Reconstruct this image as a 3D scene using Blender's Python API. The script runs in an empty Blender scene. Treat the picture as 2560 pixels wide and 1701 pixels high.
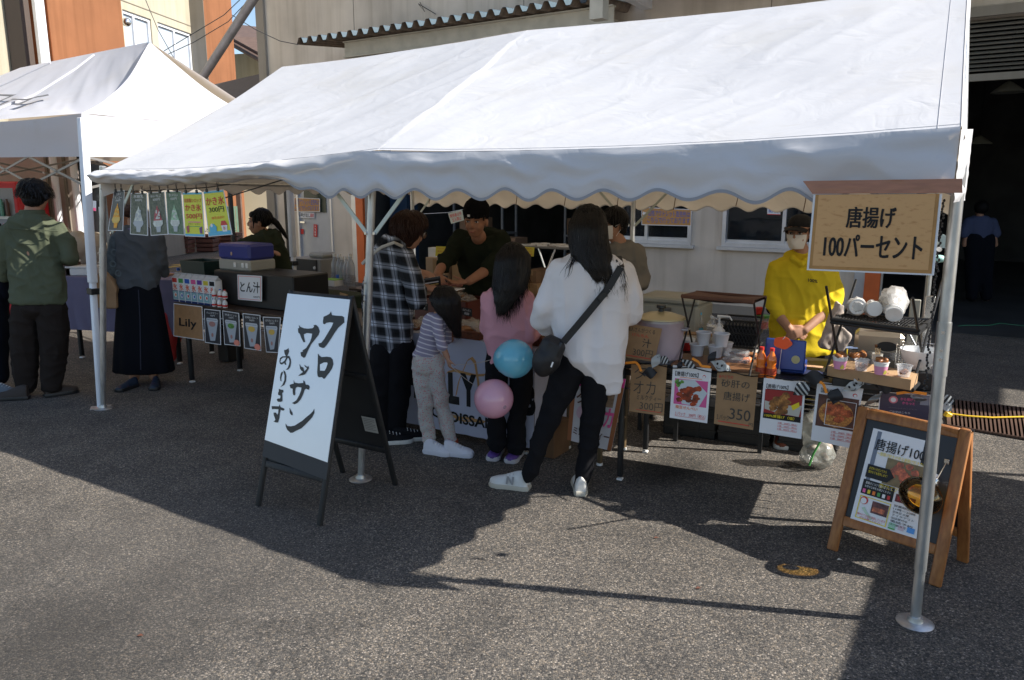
import bpy, math, random
from math import sin, cos
from mathutils import Vector, Matrix, noise
random.seed(7); UNI = random.uniform
V = Vector
R = math.radians
SC = bpy.context.scene
TR_ = Matrix.Translation; RO_ = Matrix.Rotation
COL = SC.collection

# ------------------------------------------------------------------ camera, sky, sun, exposure
PITCH = R(11.2); EYE = V((0.0,0.0,1.65)); FPX = 1913.0
cam = bpy.data.cameras.new('camera'); cam.lens = 36 * FPX / 2560; cam.sensor_width = 36
cam.clip_end = 500; cam.clip_start = 0.05
camo = bpy.data.objects.new('camera', cam); COL.objects.link(camo)
camo.location = EYE; camo.rotation_euler = (R(90) - PITCH, 0,0)
SC.camera = camo
SUN = V((1.22,-0.22,1.0)).normalized()
world = bpy.data.worlds.new('World'); SC.world = world; world.use_nodes = True
wn = world.node_tree; wn.nodes.clear()
sky = wn.nodes.new('ShaderNodeTexSky'); sky.sky_type = 'NISHITA'; sky.sun_disc = False
sky.sun_elevation = math.asin(SUN.z); sky.sun_rotation = math.atan2(SUN.x, SUN.y)
sky.air_density = 1.0; sky.dust_density = 0.6; sky.ozone_density = 1.0
bg = wn.nodes.new('ShaderNodeBackground'); bg.inputs[1].default_value = 0.097
wo = wn.nodes.new('ShaderNodeOutputWorld')
wn.links.new(sky.outputs[0], bg.inputs[0]); wn.links.new(bg.outputs[0], wo.inputs[0])
sl = bpy.data.lights.new('sun', 'SUN'); sl.energy = 4.4; sl.angle = R(0.5); sl.color = (1.0,0.95,0.87)
so = bpy.data.objects.new('sun', sl); COL.objects.link(so)
so.rotation_euler = (-SUN).to_track_quat('-Z', 'Y').to_euler(); so.location = (6,-2,8)
vs = SC.view_settings; vs.view_transform = 'Standard'; vs.look = 'None'; vs.exposure = 1.0; vs.gamma = 1; vs.use_curve_mapping = False
SC.cycles.max_bounces = 8; SC.cycles.transparent_max_bounces = 16
SC.cycles.caustics_refractive = True

# ------------------------------------------------------------------ geometry of the place: facade frame
CP, SP = cos(PITCH), sin(PITCH)
ANG = math.atan2(-0.536,0.844)
E_ = V((cos(ANG), sin(ANG), 0)); N_ = V((-sin(ANG), cos(ANG), 0)); Z_ = V((0,0,1))
O_ = V((-0.885,4.24,0))
def ray(px, py):
    a = (px - 1280) / FPX; b = (850.5 - py) / FPX
    return V((a, CP + b * SP, -SP + b * CP))
def F(s, t, z=0.0): return O_ + E_ * s + N_ * t + Z_ * z
def st(p): d = p - O_; return d.dot(E_), d.dot(N_)
def G(px, py, z=0.0):                 # where a sight line meets a horizontal plane
    d = ray(px, py); return EYE + d * ((z - EYE.z) / d.z)
def PT(px, py, t):                    # ... meets a plane parallel to the facade, t behind the tent's front poles
    d = ray(px, py); k = (t - (EYE - O_).dot(N_)) / d.dot(N_); return EYE + d * k
def W(px, py, y):                     # ... meets the plane at distance y
    d = ray(px, py); return EYE + d * (y / d.y)
def FR(p, rot=0.0): return TR_(p) @ RO_(ANG + R(rot), 4, 'Z')
def basis(o, x, y, z):
    m = Matrix.Identity(4)
    for i in range(3):
        m[i][0] = x[i]; m[i][1] = y[i]; m[i][2] = z[i]; m[i][3] = o[i]
    return m

# ------------------------------------------------------------------ materials
MATS = {}
def mat(name, col=(0.5,0.5,0.5), rough=0.6, metal=0.0, var=0.0, vscale=6.0, bump=0.0, bscale=60.0, trans=0.0, tcol=None,
        glass=0.0, emit=None, spec=0.5, stretch=None, col2=None, coat=0.0, alpha=1.0, bdist=0.003, c2thr=None, sheen=0.0):
    if name in MATS: return MATS[name]
    m = bpy.data.materials.new(name); m.use_nodes = True; nt = m.node_tree; N = nt.nodes; L = nt.links
    b = N['Principled BSDF']; b.inputs['Roughness'].default_value = rough; b.inputs['Metallic'].default_value = metal
    b.inputs['Specular IOR Level'].default_value = spec
    b.inputs['Base Color'].default_value = (*col, 1)
    if coat: b.inputs['Coat Weight'].default_value = coat
    if glass: b.inputs['Transmission Weight'].default_value = glass
    if alpha < 1: b.inputs['Alpha'].default_value = alpha
    if sheen: b.inputs['Sheen Weight'].default_value = sheen
    if emit: b.inputs['Emission Color'].default_value = (*emit[0], 1); b.inputs['Emission Strength'].default_value = emit[1]
    tc = N.new('ShaderNodeTexCoord'); mp = N.new('ShaderNodeMapping'); L.new(tc.outputs['Object'], mp.inputs[0])
    if stretch: mp.inputs['Scale'].default_value = stretch
    if var or col2:
        nz = N.new('ShaderNodeTexNoise'); nz.inputs['Scale'].default_value = vscale; nz.inputs['Detail'].default_value = 6
        L.new(mp.outputs[0], nz.inputs[0])
        rp = N.new('ShaderNodeValToRGB'); L.new(nz.outputs[0], rp.inputs[0])
        lo, hi = c2thr or (0.32,0.68)
        rp.color_ramp.elements[0].position = lo; rp.color_ramp.elements[1].position = hi
        c2 = col2 or tuple(min(1, c * (1 + var)) for c in col)
        c1 = col if col2 else tuple(c * (1 - var) for c in col)
        rp.color_ramp.elements[0].color = (*c1,1); rp.color_ramp.elements[1].color = (*c2,1)
        L.new(rp.outputs[0], b.inputs['Base Color'])
    if bump:
        n2 = N.new('ShaderNodeTexNoise'); n2.inputs['Scale'].default_value = bscale; n2.inputs['Detail'].default_value = 5
        L.new(mp.outputs[0], n2.inputs[0])
        bp = N.new('ShaderNodeBump'); bp.inputs['Strength'].default_value = bump; bp.inputs['Distance'].default_value = bdist
        L.new(n2.outputs[0], bp.inputs['Height']); L.new(bp.outputs[0], b.inputs['Normal'])
    if trans:
        td = N.new('ShaderNodeBsdfTranslucent'); td.inputs[0].default_value = (*(tcol or col), 1)
        mx = N.new('ShaderNodeMixShader'); mx.inputs[0].default_value = trans
        L.new(b.outputs[0], mx.inputs[1]); L.new(td.outputs[0], mx.inputs[2])
        L.new(mx.outputs[0], N['Material Output'].inputs[0])
    MATS[name] = m
    return m
def nodes_of(m): return m.node_tree.nodes, m.node_tree.links
def ramp(N, stops, interp='LINEAR'):
    r = N.new('ShaderNodeValToRGB'); cr = r.color_ramp; cr.interpolation = interp
    cr.elements[0].position = stops[0][0]; cr.elements[0].color = (*stops[0][1], 1)
    cr.elements[1].position = stops[1][0]; cr.elements[1].color = (*stops[1][1], 1)
    for p, c in stops[2:]:
        e = cr.elements.new(p); e.color = (*c, 1)
    return r
def math_node(N, L, op, a, b=None, clamp=False):
    n = N.new('ShaderNodeMath'); n.operation = op; n.use_clamp = clamp
    for i, x in enumerate((a, b)):
        if x is None: continue
        if isinstance(x, (int, float)): n.inputs[i].default_value = x
        else: L.new(x, n.inputs[i])
    return n.outputs[0]
def mixc(N, L, fac, a, b, blend='MIX'):
    n = N.new('ShaderNodeMix'); n.data_type = 'RGBA'; n.blend_type = blend
    for i, x in ((0, fac), (6, a), (7, b)):
        if isinstance(x, (int, float)): n.inputs[i].default_value = x
        elif isinstance(x, tuple): n.inputs[i].default_value = (*x, 1)
        else: L.new(x, n.inputs[i])
    return n.outputs[2]

# ------------------------------------------------------------------ mesh builder
class MB:
    def __init__(s): s.v = []; s.f = []
    def add(s, vs_, fs):
        k = len(s.v); s.v += [V(p) for p in vs_]; s.f += [tuple(i + k for i in f) for f in fs]; return s
    def box(s, M, sx, sy, sz, bev=0.0):
        hx, hy, hz = sx / 2, sy / 2, sz / 2
        if not bev:
            vv = [M @ V((x, y, z)) for x in (-hx, hx) for y in (-hy, hy) for z in (-hz, hz)]
            return s.add(vv, [(0,1,3,2), (4,6,7,5), (0,4,5,1), (2,3,7,6), (0,2,6,4), (1,5,7,3)])
        b = min(bev, hx * .9, hy * .9, hz * .9)
        vv = []; idx = {}
        for sxn in (-1,1):
            for syn in (-1,1):
                for szn in (-1,1):
                    for ax in range(3):
                        h = [hx - b, hy - b, hz - b]; h[ax] += b
                        idx[(sxn, syn, szn, ax)] = len(vv)
                        vv.append(M @ V((sxn * h[0], syn * h[1], szn * h[2])))
        ff = []
        I = lambda a, b_, c, ax: idx[(a, b_, c, ax)]
        for q in (-1,1):
            ff.append(tuple(I(q, a, c, 0) for a, c in ((-1,-1), (1,-1), (1,1), (-1,1))))
            ff.append(tuple(I(a, q, c, 1) for a, c in ((-1,-1), (1,-1), (1,1), (-1,1))))
            ff.append(tuple(I(a, c, q, 2) for a, c in ((-1,-1), (1,-1), (1,1), (-1,1))))
        for a in (-1,1):
            for c in (-1,1):
                ff.append((I(-1, a, c, 1), I(1, a, c, 1), I(1, a, c, 2), I(-1, a, c, 2)))
                ff.append((I(a, -1, c, 0), I(a, 1, c, 0), I(a, 1, c, 2), I(a, -1, c, 2)))
                ff.append((I(a, c, -1,0), I(a, c, 1,0), I(a, c, 1,1), I(a, c, -1,1)))
                for d in (-1,1): ff.append((I(a, c, d, 0), I(a, c, d, 1), I(a, c, d, 2)))
        s.add(vv, ff); return s
    def fbox(s, s0, s1, t0, t1, z0, z1):      # box in facade coordinates
        return s.box(FR(F((s0 + s1) / 2, (t0 + t1) / 2, (z0 + z1) / 2)), abs(s1 - s0), abs(t1 - t0), abs(z1 - z0))
    def ring(s, c, x, y, a, b, n, pw=1.0):
        out = []
        for i in range(n):
            t = 2 * math.pi * i / n; cx, cy = cos(t), sin(t)
            if pw != 1:
                cx = math.copysign(abs(cx) ** pw, cx); cy = math.copysign(abs(cy) ** pw, cy)
            out.append(c + x * (a * cx) + y * (b * cy))
        return out
    def loft(s, rings, cap=True):
        k = len(s.v); n = len(rings[0])
        for r in rings: s.v += [V(p) for p in r]
        for j in range(len(rings) - 1):
            for i in range(n):
                i2 = (i + 1) % n
                s.f.append((k + j * n + i, k + j * n + i2, k + (j + 1) * n + i2, k + (j + 1) * n + i))
        if cap:
            s.f.append(tuple(k + i for i in range(n))[::-1]); s.f.append(tuple(k + (len(rings) - 1) * n + i for i in range(n)))
        return s
    def tube(s, pts, r, n=8, cap=True):
        pts = [V(p) for p in pts]; rr = r if isinstance(r, (list, tuple)) else [r] * len(pts)
        rings = []; up = None
        for i, p in enumerate(pts):
            d = (pts[min(i + 1, len(pts) - 1)] - pts[max(i - 1,0)]).normalized()
            if up is None: up = V((0,0,1)) if abs(d.z) < .9 else V((1,0,0))
            x = d.cross(up).normalized(); y = x.cross(d).normalized(); up = y
            rings.append(s.ring(p, x, y, rr[i], rr[i], n))
        return s.loft(rings, cap)
    def lathe(s, M, prof, n=20, cap=True):
        return s.loft([[M @ V((r * cos(2 * math.pi * i / n), r * sin(2 * math.pi * i / n), z)) for i in range(n)] for r, z in prof], cap)
    def ell(s, M, a, b, c, nu=14, nv=9):
        rings = []
        for j in range(nv):
            ph = math.pi * (j + .5) / nv - math.pi / 2
            rings.append([M @ V((a * cos(ph) * cos(2 * math.pi * i / nu), b * cos(ph) * sin(2 * math.pi * i / nu), c * sin(ph))) for i in range(nu)])
        return s.loft(rings)
    def caps(s, pts, rad, n=12):              # tapered round-ended limb
        for i, p in enumerate(pts): s.ell(TR_(p), rad[i], rad[i], rad[i], n, 7)
        for i in range(len(pts) - 1):
            if (V(pts[i + 1]) - V(pts[i])).length > 1e-4: s.tube([pts[i], pts[i + 1]], [rad[i], rad[i + 1]], n)
        return s
    def prism(s, pts, M, d):                  # outline in the xy plane of M, thickness d along z (from 0 up)
        n = len(pts)
        vv = [M @ V((x, y, 0)) for x, y in pts] + [M @ V((x, y, d)) for x, y in pts]
        return s.add(vv, [tuple(range(n))[::-1], tuple(range(n, 2 * n))] + [(i, (i + 1) % n, n + (i + 1) % n, n + i) for i in range(n)])
    def grid(s, fn, nu, nv, th=None):         # sheet fn(u,v); th = thickness vector function
        k = len(s.v)
        for j in range(nv + 1):
            for i in range(nu + 1): s.v.append(V(fn(i / nu, j / nv)))
        for j in range(nv):
            for i in range(nu):
                a = k + j * (nu + 1) + i; s.f.append((a, a + 1, a + nu + 2, a + nu + 1))
        return s
    def build(s, name, material, parent=None, smooth=True, angle=35, sharp=True, fix=False):
        me = bpy.data.meshes.new(name)
        off = rootloc(parent) if parent else V((0,0,0))
        me.from_pydata([p - off for p in s.v], [], s.f); me.update()
        if fix:
            import bmesh
            bm = bmesh.new(); bm.from_mesh(me); bmesh.ops.recalc_face_normals(bm, faces=bm.faces); bm.to_mesh(me); bm.free()
        if smooth:
            me.polygons.foreach_set('use_smooth', [True] * len(me.polygons))
            if sharp: me.set_sharp_from_angle(angle=R(angle))
        if material: me.materials.append(material)
        o = bpy.data.objects.new(name, me); COL.objects.link(o)
        if parent: o.parent = parent
        return o
def rootloc(o):
    while o.parent: o = o.parent
    return V(o.location)
def thing(name, label, cat, loc, group=None):
    o = bpy.data.objects.new(name, None); o.empty_display_size = .1; COL.objects.link(o); o.location = loc
    o['label'] = label; o['category'] = cat
    if group: o['group'] = group
    return o
def tag(o, label, cat, group=None):
    o['label'] = label; o['category'] = cat
    if group: o['group'] = group
    return o
def struct(o): o['kind'] = 'structure'; return o
def solo(mb, name, m, label, cat, group=None, **k):   # a thing that is one mesh, origin at its base
    c = sum(mb.v, V((0,0,0))) / len(mb.v); zb = min(p.z for p in mb.v); off = V((c.x, c.y, zb))
    mb.v = [p - off for p in mb.v]
    o = mb.build(name, m, None, **k); o.location = off; return tag(o, label, cat, group)
def copy_tree(o, loc, label=None, rotz=None):
    def cp(x, parent):
        c = x.copy(); COL.objects.link(c)
        if parent: c.parent = parent
        for ch in list(x.children):
            if ch.name in BASE: cp(ch, c)
        return c
    BASE = set(ch.name for ch in all_children(o))
    c = cp(o, None); c.location = loc
    if rotz is not None: c.rotation_euler = (0,0, rotz)
    if label: c['label'] = label
    return c
def all_children(o):
    out = []
    for c in o.children: out.append(c); out += all_children(c)
    return out

# ------------------------------------------------------------------ text and flat print on quads
def text_geo(body, bold=0.0, vertical=False, spacing=1.0, shear=0.0):
    c = bpy.data.curves.new('lettering', 'FONT'); c.body = body; c.offset = bold; c.resolution_u = 3; c.shear = shear
    c.space_character = spacing; c.align_x = 'LEFT'
    o = bpy.data.objects.new('lettering', c); COL.objects.link(o)
    bpy.context.view_layer.update()
    me = bpy.data.meshes.new_from_object(o.evaluated_get(bpy.context.evaluated_depsgraph_get()))
    vs_ = [V(v.co) for v in me.vertices]; fs = [tuple(p.vertices) for p in me.polygons]
    bpy.data.objects.remove(o); bpy.data.curves.remove(c); bpy.data.meshes.remove(me)
    return vs_, fs
MB.b = MB.build
class Quad:
    """a flat sheet standing in the place: four corners, print laid on it"""
    def __init__(s, tl, tr, br, bl, flip=False):
        s.c = [V(tl), V(tr), V(br), V(bl)]
        s.n = (s.c[1] - s.c[0]).cross(s.c[0] - s.c[3]).normalized()
        s.w = ((s.c[1] - s.c[0]).length + (s.c[2] - s.c[3]).length) / 2
        s.h = ((s.c[3] - s.c[0]).length + (s.c[2] - s.c[1]).length) / 2
        s.lay = 0.0012
    def at(s, u, v, off=0.0):
        a = s.c[0].lerp(s.c[1], u); b = s.c[3].lerp(s.c[2], u); return a.lerp(b, v) + s.n * off
    def sheet(s, m, parent, name='sheet', th=0.002, inset=0.0, build=True):
        mb = MB(); a, b = inset, 1 - inset
        vv = [s.at(u, v, o) for o in (0,-th) for u, v in ((a, a), (b, a), (b, b), (a, b))]
        mb.add(vv, [(3,2,1,0), (4,5,6,7), (0,1,5,4), (1,2,6,5), (2,3,7,6), (3,0,4,7)])
        return mb.b(name, m, parent, smooth=0) if build else mb
    def poly(s, pts, m, parent, name='print', lay=1):
        mb = MB(); mb.add([s.at(u, v, s.lay * lay) for u, v in pts][::-1], [tuple(range(len(pts)))])
        return mb.b(name, m, parent, smooth=0)
    def rect(s, u0, v0, u1, v1, m, parent, name='print', lay=1):
        return s.poly([(u0, v0), (u1, v0), (u1, v1), (u0, v1)], m, parent, name, lay)
    def frame(s, u0, v0, u1, v1, wu, wv, m, parent, name='border', lay=1):
        mb = MB()
        for a, b, c, d in ((u0, v0, u1, v0 + wv), (u0, v1 - wv, u1, v1), (u0, v0 + wv, u0 + wu, v1 - wv), (u1 - wu, v0 + wv, u1, v1 - wv)):
            mb.add([s.at(u, v, s.lay * lay) for u, v in ((a, d), (c, d), (c, b), (a, b))], [(0,1,2,3)])
        return mb.b(name, m, parent, smooth=0)
    def blob(s, u, v, ru, rv, m, parent, name='print', lay=1, n=16, jit=0.0):
        return s.poly([(u + ru * cos(k * 2 * math.pi / n) * (1 + jit * UNI(-1,1)), v + rv * sin(k * 2 * math.pi / n) * (1 + jit * UNI(-1,1))) for k in range(n)], m, parent, name, lay)
    def dots(s, items, m, parent, name='print', lay=1, n=9, jit=.25):
        mb = MB()
        for u, v, ru, rv in items:
            pts = [(u + ru * cos(-k * 2 * math.pi / n) * (1 + jit * UNI(-1,1)), v + rv * sin(-k * 2 * math.pi / n) * (1 + jit * UNI(-1,1))) for k in range(n)]
            mb.add([s.at(a, b, s.lay * lay + UNI(0,.0004)) for a, b in pts], [tuple(range(n))])
        return mb.b(name, m, parent, smooth=0)
    def text(s, body, u0, v0, u1, v1, m, parent, bold=0.0, name='lettering', lay=2, keep=False, shear=0.0):
        vs_, fs = text_geo(body, min(bold, 0.0), shear=shear)
        if not vs_: return None
        x0 = min(p.x for p in vs_); x1 = max(p.x for p in vs_); y0 = min(p.y for p in vs_); y1 = max(p.y for p in vs_)
        if keep:                              # keep letter proportions inside the box
            asp = (x1 - x0) / (y1 - y0); bw = (u1 - u0) * s.w; bh = (v1 - v0) * s.h
            if bw / bh > asp: c = (u0 + u1) / 2; hw = bh * asp / s.w / 2; u0, u1 = c - hw, c + hw
            else: c = (v0 + v1) / 2; hh = bw / asp / s.h / 2; v0, v1 = c - hh, c + hh
        mb = MB(); k = 4 if bold > .015 else 2 if bold > .004 else 1
        kx = (u1 - u0) / (x1 - x0); ky = (v1 - v0) / (y1 - y0); d = bold * .75
        for i in range(k):                    # heavy print: the letter laid down with a slight spread
            dx, dy = ((0,0), (d, d * .3), (d * .5,-d * .8), (d * 1.5, d * .5))[i]
            mb.add([s.at(u0 + (p.x - x0 + dx) * kx, v1 - (p.y - y0 + dy) * ky, s.lay * lay + .00015 * i) for p in vs_], fs)
        return mb.b(name, m, parent, smooth=0)

# ------------------------------------------------------------------ soft shapes (bodies, clothes, bags): one closed skin round overlapping volumes
BLOBS = []
def blob(mb, name, m, parent, voxel=0.01, smooth=3, fold=0.0, ffreq=(9,9,5), fine=0.0, seed=0.0, wrinkle=0.0):
    o = mb.b(name, None, parent, smooth=0); BLOBS.append((o, m, voxel, smooth, fold, ffreq, fine, seed, wrinkle)); return o
def finish_blobs():
    for o, m, voxel, smooth, *_ in BLOBS:
        md = o.modifiers.new('r', 'REMESH'); md.mode = 'VOXEL'; md.voxel_size = voxel; md.use_smooth_shade = True
        if smooth: ms = o.modifiers.new('s', 'SMOOTH'); ms.iterations = smooth; ms.factor = .6
    bpy.context.view_layer.update(); dg = bpy.context.evaluated_depsgraph_get()
    new = [bpy.data.meshes.new_from_object(b[0].evaluated_get(dg)) for b in BLOBS]
    for me, (o, m, voxel, smooth, fold, ffreq, fine, seed, wrinkle) in zip(new, BLOBS):
        o.modifiers.clear(); old = o.data; o.data = me; bpy.data.meshes.remove(old); me.name = o.name
        if fold or fine or wrinkle:
            co = []
            for v in me.vertices:
                p = v.co; q = V((p.x * ffreq[0] + seed, p.y * ffreq[1], p.z * ffreq[2]))
                nq = noise.noise(q); d = fold * (nq + .5 * noise.noise(q * 2.1))
                if wrinkle:
                    w = noise.noise(V((p.x * 3 + seed * 3, p.y * 3, p.z * 3))) * .8
                    r1 = (1 - abs(noise.noise(V((p.x * 9 + p.z * 4 + seed + w, p.y * 9, p.z * 3.2 - p.x * 2 + w))))) ** 3.5
                    r2 = (1 - abs(noise.noise(V((p.x * 5 - p.z * 6 + seed * 2 + w, p.y * 6, p.z * 8 + p.x * 5))))) ** 4
                    d += wrinkle * (r1 * 1.1 + r2 * .7 - .6)
                if fine: d += fine * noise.noise(p * 40)
                c = p + v.normal * d; co += (c.x, c.y, c.z)
            me.vertices.foreach_set('co', co); me.update()
        me.polygons.foreach_set('use_smooth', [True] * len(me.polygons))
        me.materials.clear(); me.materials.append(m)

# ================================================================== materials of the place
def asphalt_mat():
    m = bpy.data.materials.new('asphalt'); m.use_nodes = True; N, L = nodes_of(m); b = N['Principled BSDF']
    tc = N.new('ShaderNodeTexCoord'); obj = tc.outputs['Object']
    wn_ = N.new('ShaderNodeTexNoise'); wn_.inputs['Scale'].default_value = 60; L.new(obj, wn_.inputs[0])
    v1 = N.new('ShaderNodeTexVoronoi'); v1.inputs['Scale'].default_value = 150; L.new(obj, v1.inputs['Vector'])
    sep = N.new('ShaderNodeSeparateColor'); L.new(v1.outputs['Color'], sep.inputs[0])
    stone = ramp(N, [(0.0, (.060,.061,.063)), (0.22, (.095,.094,.093)), (0.46, (.135,.13,.122)), (.72, (.175,.164,.152)), (.87, (.235,.205,.168)), (.95, (.31,.285,.26)), (1.0, (.38,.35,.32))])
    L.new(sep.outputs[0], stone.inputs[0])
    binder = ramp(N, [(0.0, (1,1,1)), (0.45, (1,1,1)), (.75, (.66,.66,.67))]); L.new(v1.outputs['Distance'], binder.inputs[0])
    sc = math_node(N, L, 'MULTIPLY', v1.outputs['Distance'], 1.35); L.new(sc, binder.inputs[0])
    c = mixc(N, L, 1.0, stone.outputs[0], binder.outputs[0], 'MULTIPLY')
    v2 = N.new('ShaderNodeTexVoronoi'); v2.inputs['Scale'].default_value = 260; L.new(obj, v2.inputs['Vector'])
    s2 = N.new('ShaderNodeSeparateColor'); L.new(v2.outputs['Color'], s2.inputs[0])
    g = ramp(N, [(0, (.68,.68,.69)), (.6, (1,.98,.95)), (1, (1.5,1.44,1.36))]); L.new(s2.outputs[1], g.inputs[0])
    c = mixc(N, L, 1.0, c, g.outputs[0], 'MULTIPLY')
    # broad wear: smoother darker swathes and pale dusty ones
    n1 = N.new('ShaderNodeTexNoise'); n1.inputs['Scale'].default_value = .55; n1.inputs['Detail'].default_value = 5; n1.inputs['Roughness'].default_value = .55; L.new(obj, n1.inputs[0])
    w = ramp(N, [(.3, (.82,.82,.82)), (.5, (1.0,1.0,1.0)), (.72, (1.16,1.15,1.13))]); L.new(n1.outputs[0], w.inputs[0])
    c = mixc(N, L, 1.0, c, w.outputs[0], 'MULTIPLY')
    n3 = N.new('ShaderNodeTexNoise'); n3.inputs['Scale'].default_value = 3.1; n3.inputs['Detail'].default_value = 7; L.new(obj, n3.inputs[0])
    w3 = ramp(N, [(.3, (.78,.78,.78)), (.62, (1.08,1.07,1.05))]); L.new(n3.outputs[0], w3.inputs[0])
    c = mixc(N, L, 1.0, c, w3.outputs[0], 'MULTIPLY')
    # an old oil spot and worn patch
    for (cx, cy), rad, dark in (((-.62 - 1.0,2.55), .55,.52), ((1.5 - .55,4.35), .30,.42), ((-2.6,3.1), .6,.75)):
        sub = N.new('ShaderNodeVectorMath'); sub.operation = 'DISTANCE'; L.new(obj, sub.inputs[0]); sub.inputs[1].default_value = (cx, cy, 0)
        dd = math_node(N, L, 'ADD', sub.outputs['Value'], math_node(N, L, 'MULTIPLY', n3.outputs[0], .35 * rad / .5))
        rr = ramp(N, [(0, (dark,) * 3), (1, (1,1,1))]); L.new(math_node(N, L, 'DIVIDE', dd, rad * 1.6), rr.inputs[0]); rr.color_ramp.elements[0].position = .35
        c = mixc(N, L, 1.0, c, rr.outputs[0], 'MULTIPLY')
    # a smooth swathe where the stones are worn and tarred over
    sub = N.new('ShaderNodeVectorMath'); sub.operation = 'DISTANCE'; L.new(obj, sub.inputs[0]); sub.inputs[1].default_value = (-1.75,3.05,0)
    dd = math_node(N, L, 'ADD', sub.outputs['Value'], math_node(N, L, 'MULTIPLY', n1.outputs[0], .9))
    sw = ramp(N, [(0, (1,1,1)), (1, (0,0,0))]); sw.color_ramp.elements[0].position = .40; sw.color_ramp.elements[1].position = .78; L.new(math_node(N, L, 'DIVIDE', dd, 2.3), sw.inputs[0])
    c = mixc(N, L, math_node(N, L, 'MULTIPLY', sw.outputs[0], .32), c, (.080,.076,.073))
    # fine cracks
    v3 = N.new('ShaderNodeTexVoronoi'); v3.feature = 'DISTANCE_TO_EDGE'; v3.inputs['Scale'].default_value = .55
    mixv = N.new('ShaderNodeVectorMath'); mixv.operation = 'ADD'; L.new(obj, mixv.inputs[0])
    n4 = N.new('ShaderNodeTexNoise'); n4.inputs['Scale'].default_value = 2.5; n4.inputs['Detail'].default_value = 6; L.new(obj, n4.inputs[0])
    L.new(n4.outputs['Color'], mixv.inputs[1]); L.new(mixv.outputs[0], v3.inputs['Vector'])
    cr = ramp(N, [(0, (.45,.45,.45)), (.006, (1,1,1))]); L.new(v3.outputs[0], cr.inputs[0])
    c = mixc(N, L, .45, c, mixc(N, L, 1.0, c, cr.outputs[0], 'MULTIPLY'))
    c = mixc(N, L, 1.0, c, (.93,.905,.875), 'MULTIPLY'); L.new(c, b.inputs['Base Color']); b.inputs['Roughness'].default_value = .9; b.inputs['Specular IOR Level'].default_value = .3
    bp = N.new('ShaderNodeBump'); bp.inputs['Strength'].default_value = .85; bp.inputs['Distance'].default_value = .0022
    hh = math_node(N, L, 'SUBTRACT', 1.0, v1.outputs['Distance']); L.new(math_node(N, L, 'ADD', hh, sep.outputs[1]), bp.inputs['Height']); L.new(bp.outputs[0], b.inputs['Normal'])
    return m
def canvas_mat(name, tf=.2, col=(.80,.80,.80), tcol=(.78,.62,.42), dirt=True, bumps=1.0):
    m = mat(name, col, .75, spec=.25, trans=tf, tcol=tcol); N, L = nodes_of(m); b = N['Principled BSDF']
    tc = N.new('ShaderNodeTexCoord'); obj = tc.outputs['Object']
    n1 = N.new('ShaderNodeTexNoise'); n1.inputs['Scale'].default_value = 1.7; n1.inputs['Detail'].default_value = 9; n1.inputs['Roughness'].default_value = .65; L.new(obj, n1.inputs[0])
    r1 = ramp(N, [(.30, (.95,.935,.90)), (.5, (1,1,1)), (.8, (1,1,1))]); L.new(n1.outputs[0], r1.inputs[0])
    mp = N.new('ShaderNodeMapping'); mp.inputs['Rotation'].default_value = (0,0,-ANG); L.new(obj, mp.inputs[0])
    mp2 = N.new('ShaderNodeMapping'); mp2.inputs['Scale'].default_value = (2.2,14,14); L.new(mp.outputs[0], mp2.inputs[0])
    n2 = N.new('ShaderNodeTexNoise'); n2.inputs['Scale'].default_value = 1.5; n2.inputs['Detail'].default_value = 6; L.new(mp2.outputs[0], n2.inputs[0])
    r2 = ramp(N, [(.22, (.90,.88,.84)), (.34, (1,1,1)), (.8, (1,1,1))]); L.new(n2.outputs[0], r2.inputs[0])
    c = mixc(N, L, 1.0, r1.outputs[0], r2.outputs[0], 'MULTIPLY')
    L.new(mixc(N, L, 1.0, c, col, 'MULTIPLY'), b.inputs['Base Color'])
    # creases of a folded canvas
    n3 = N.new('ShaderNodeTexNoise'); n3.inputs['Scale'].default_value = 3.2; n3.inputs['Detail'].default_value = 4; n3.inputs['Distortion'].default_value = 1.4; L.new(obj, n3.inputs[0])
    n5 = N.new('ShaderNodeTexNoise'); n5.inputs['Scale'].default_value = 16; n5.inputs['Detail'].default_value = 3; n5.inputs['Distortion'].default_value = 2; L.new(obj, n5.inputs[0])
    rid = math_node(N, L, 'ABSOLUTE', math_node(N, L, 'SUBTRACT', n3.outputs[0], .5))
    rid = math_node(N, L, 'ADD', math_node(N, L, 'MULTIPLY', rid, 1.0), math_node(N, L, 'MULTIPLY', n5.outputs[0], .03))
    bp = N.new('ShaderNodeBump'); bp.inputs['Strength'].default_value = 0.22 * bumps; bp.inputs['Distance'].default_value = .03; L.new(rid, bp.inputs['Height'])
    L.new(bp.outputs[0], b.inputs['Normal'])
    for nd in N:
        if nd.type == 'BSDF_TRANSLUCENT': L.new(bp.outputs[0], nd.inputs['Normal'])
    return m
ASPH = asphalt_mat()
CANVAS = canvas_mat('tent_canvas', .16, (.64,.64,.655))
CANVAS2 = canvas_mat('popup_canvas', .2, (.60,.60,.64), bumps=.25)
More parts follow.
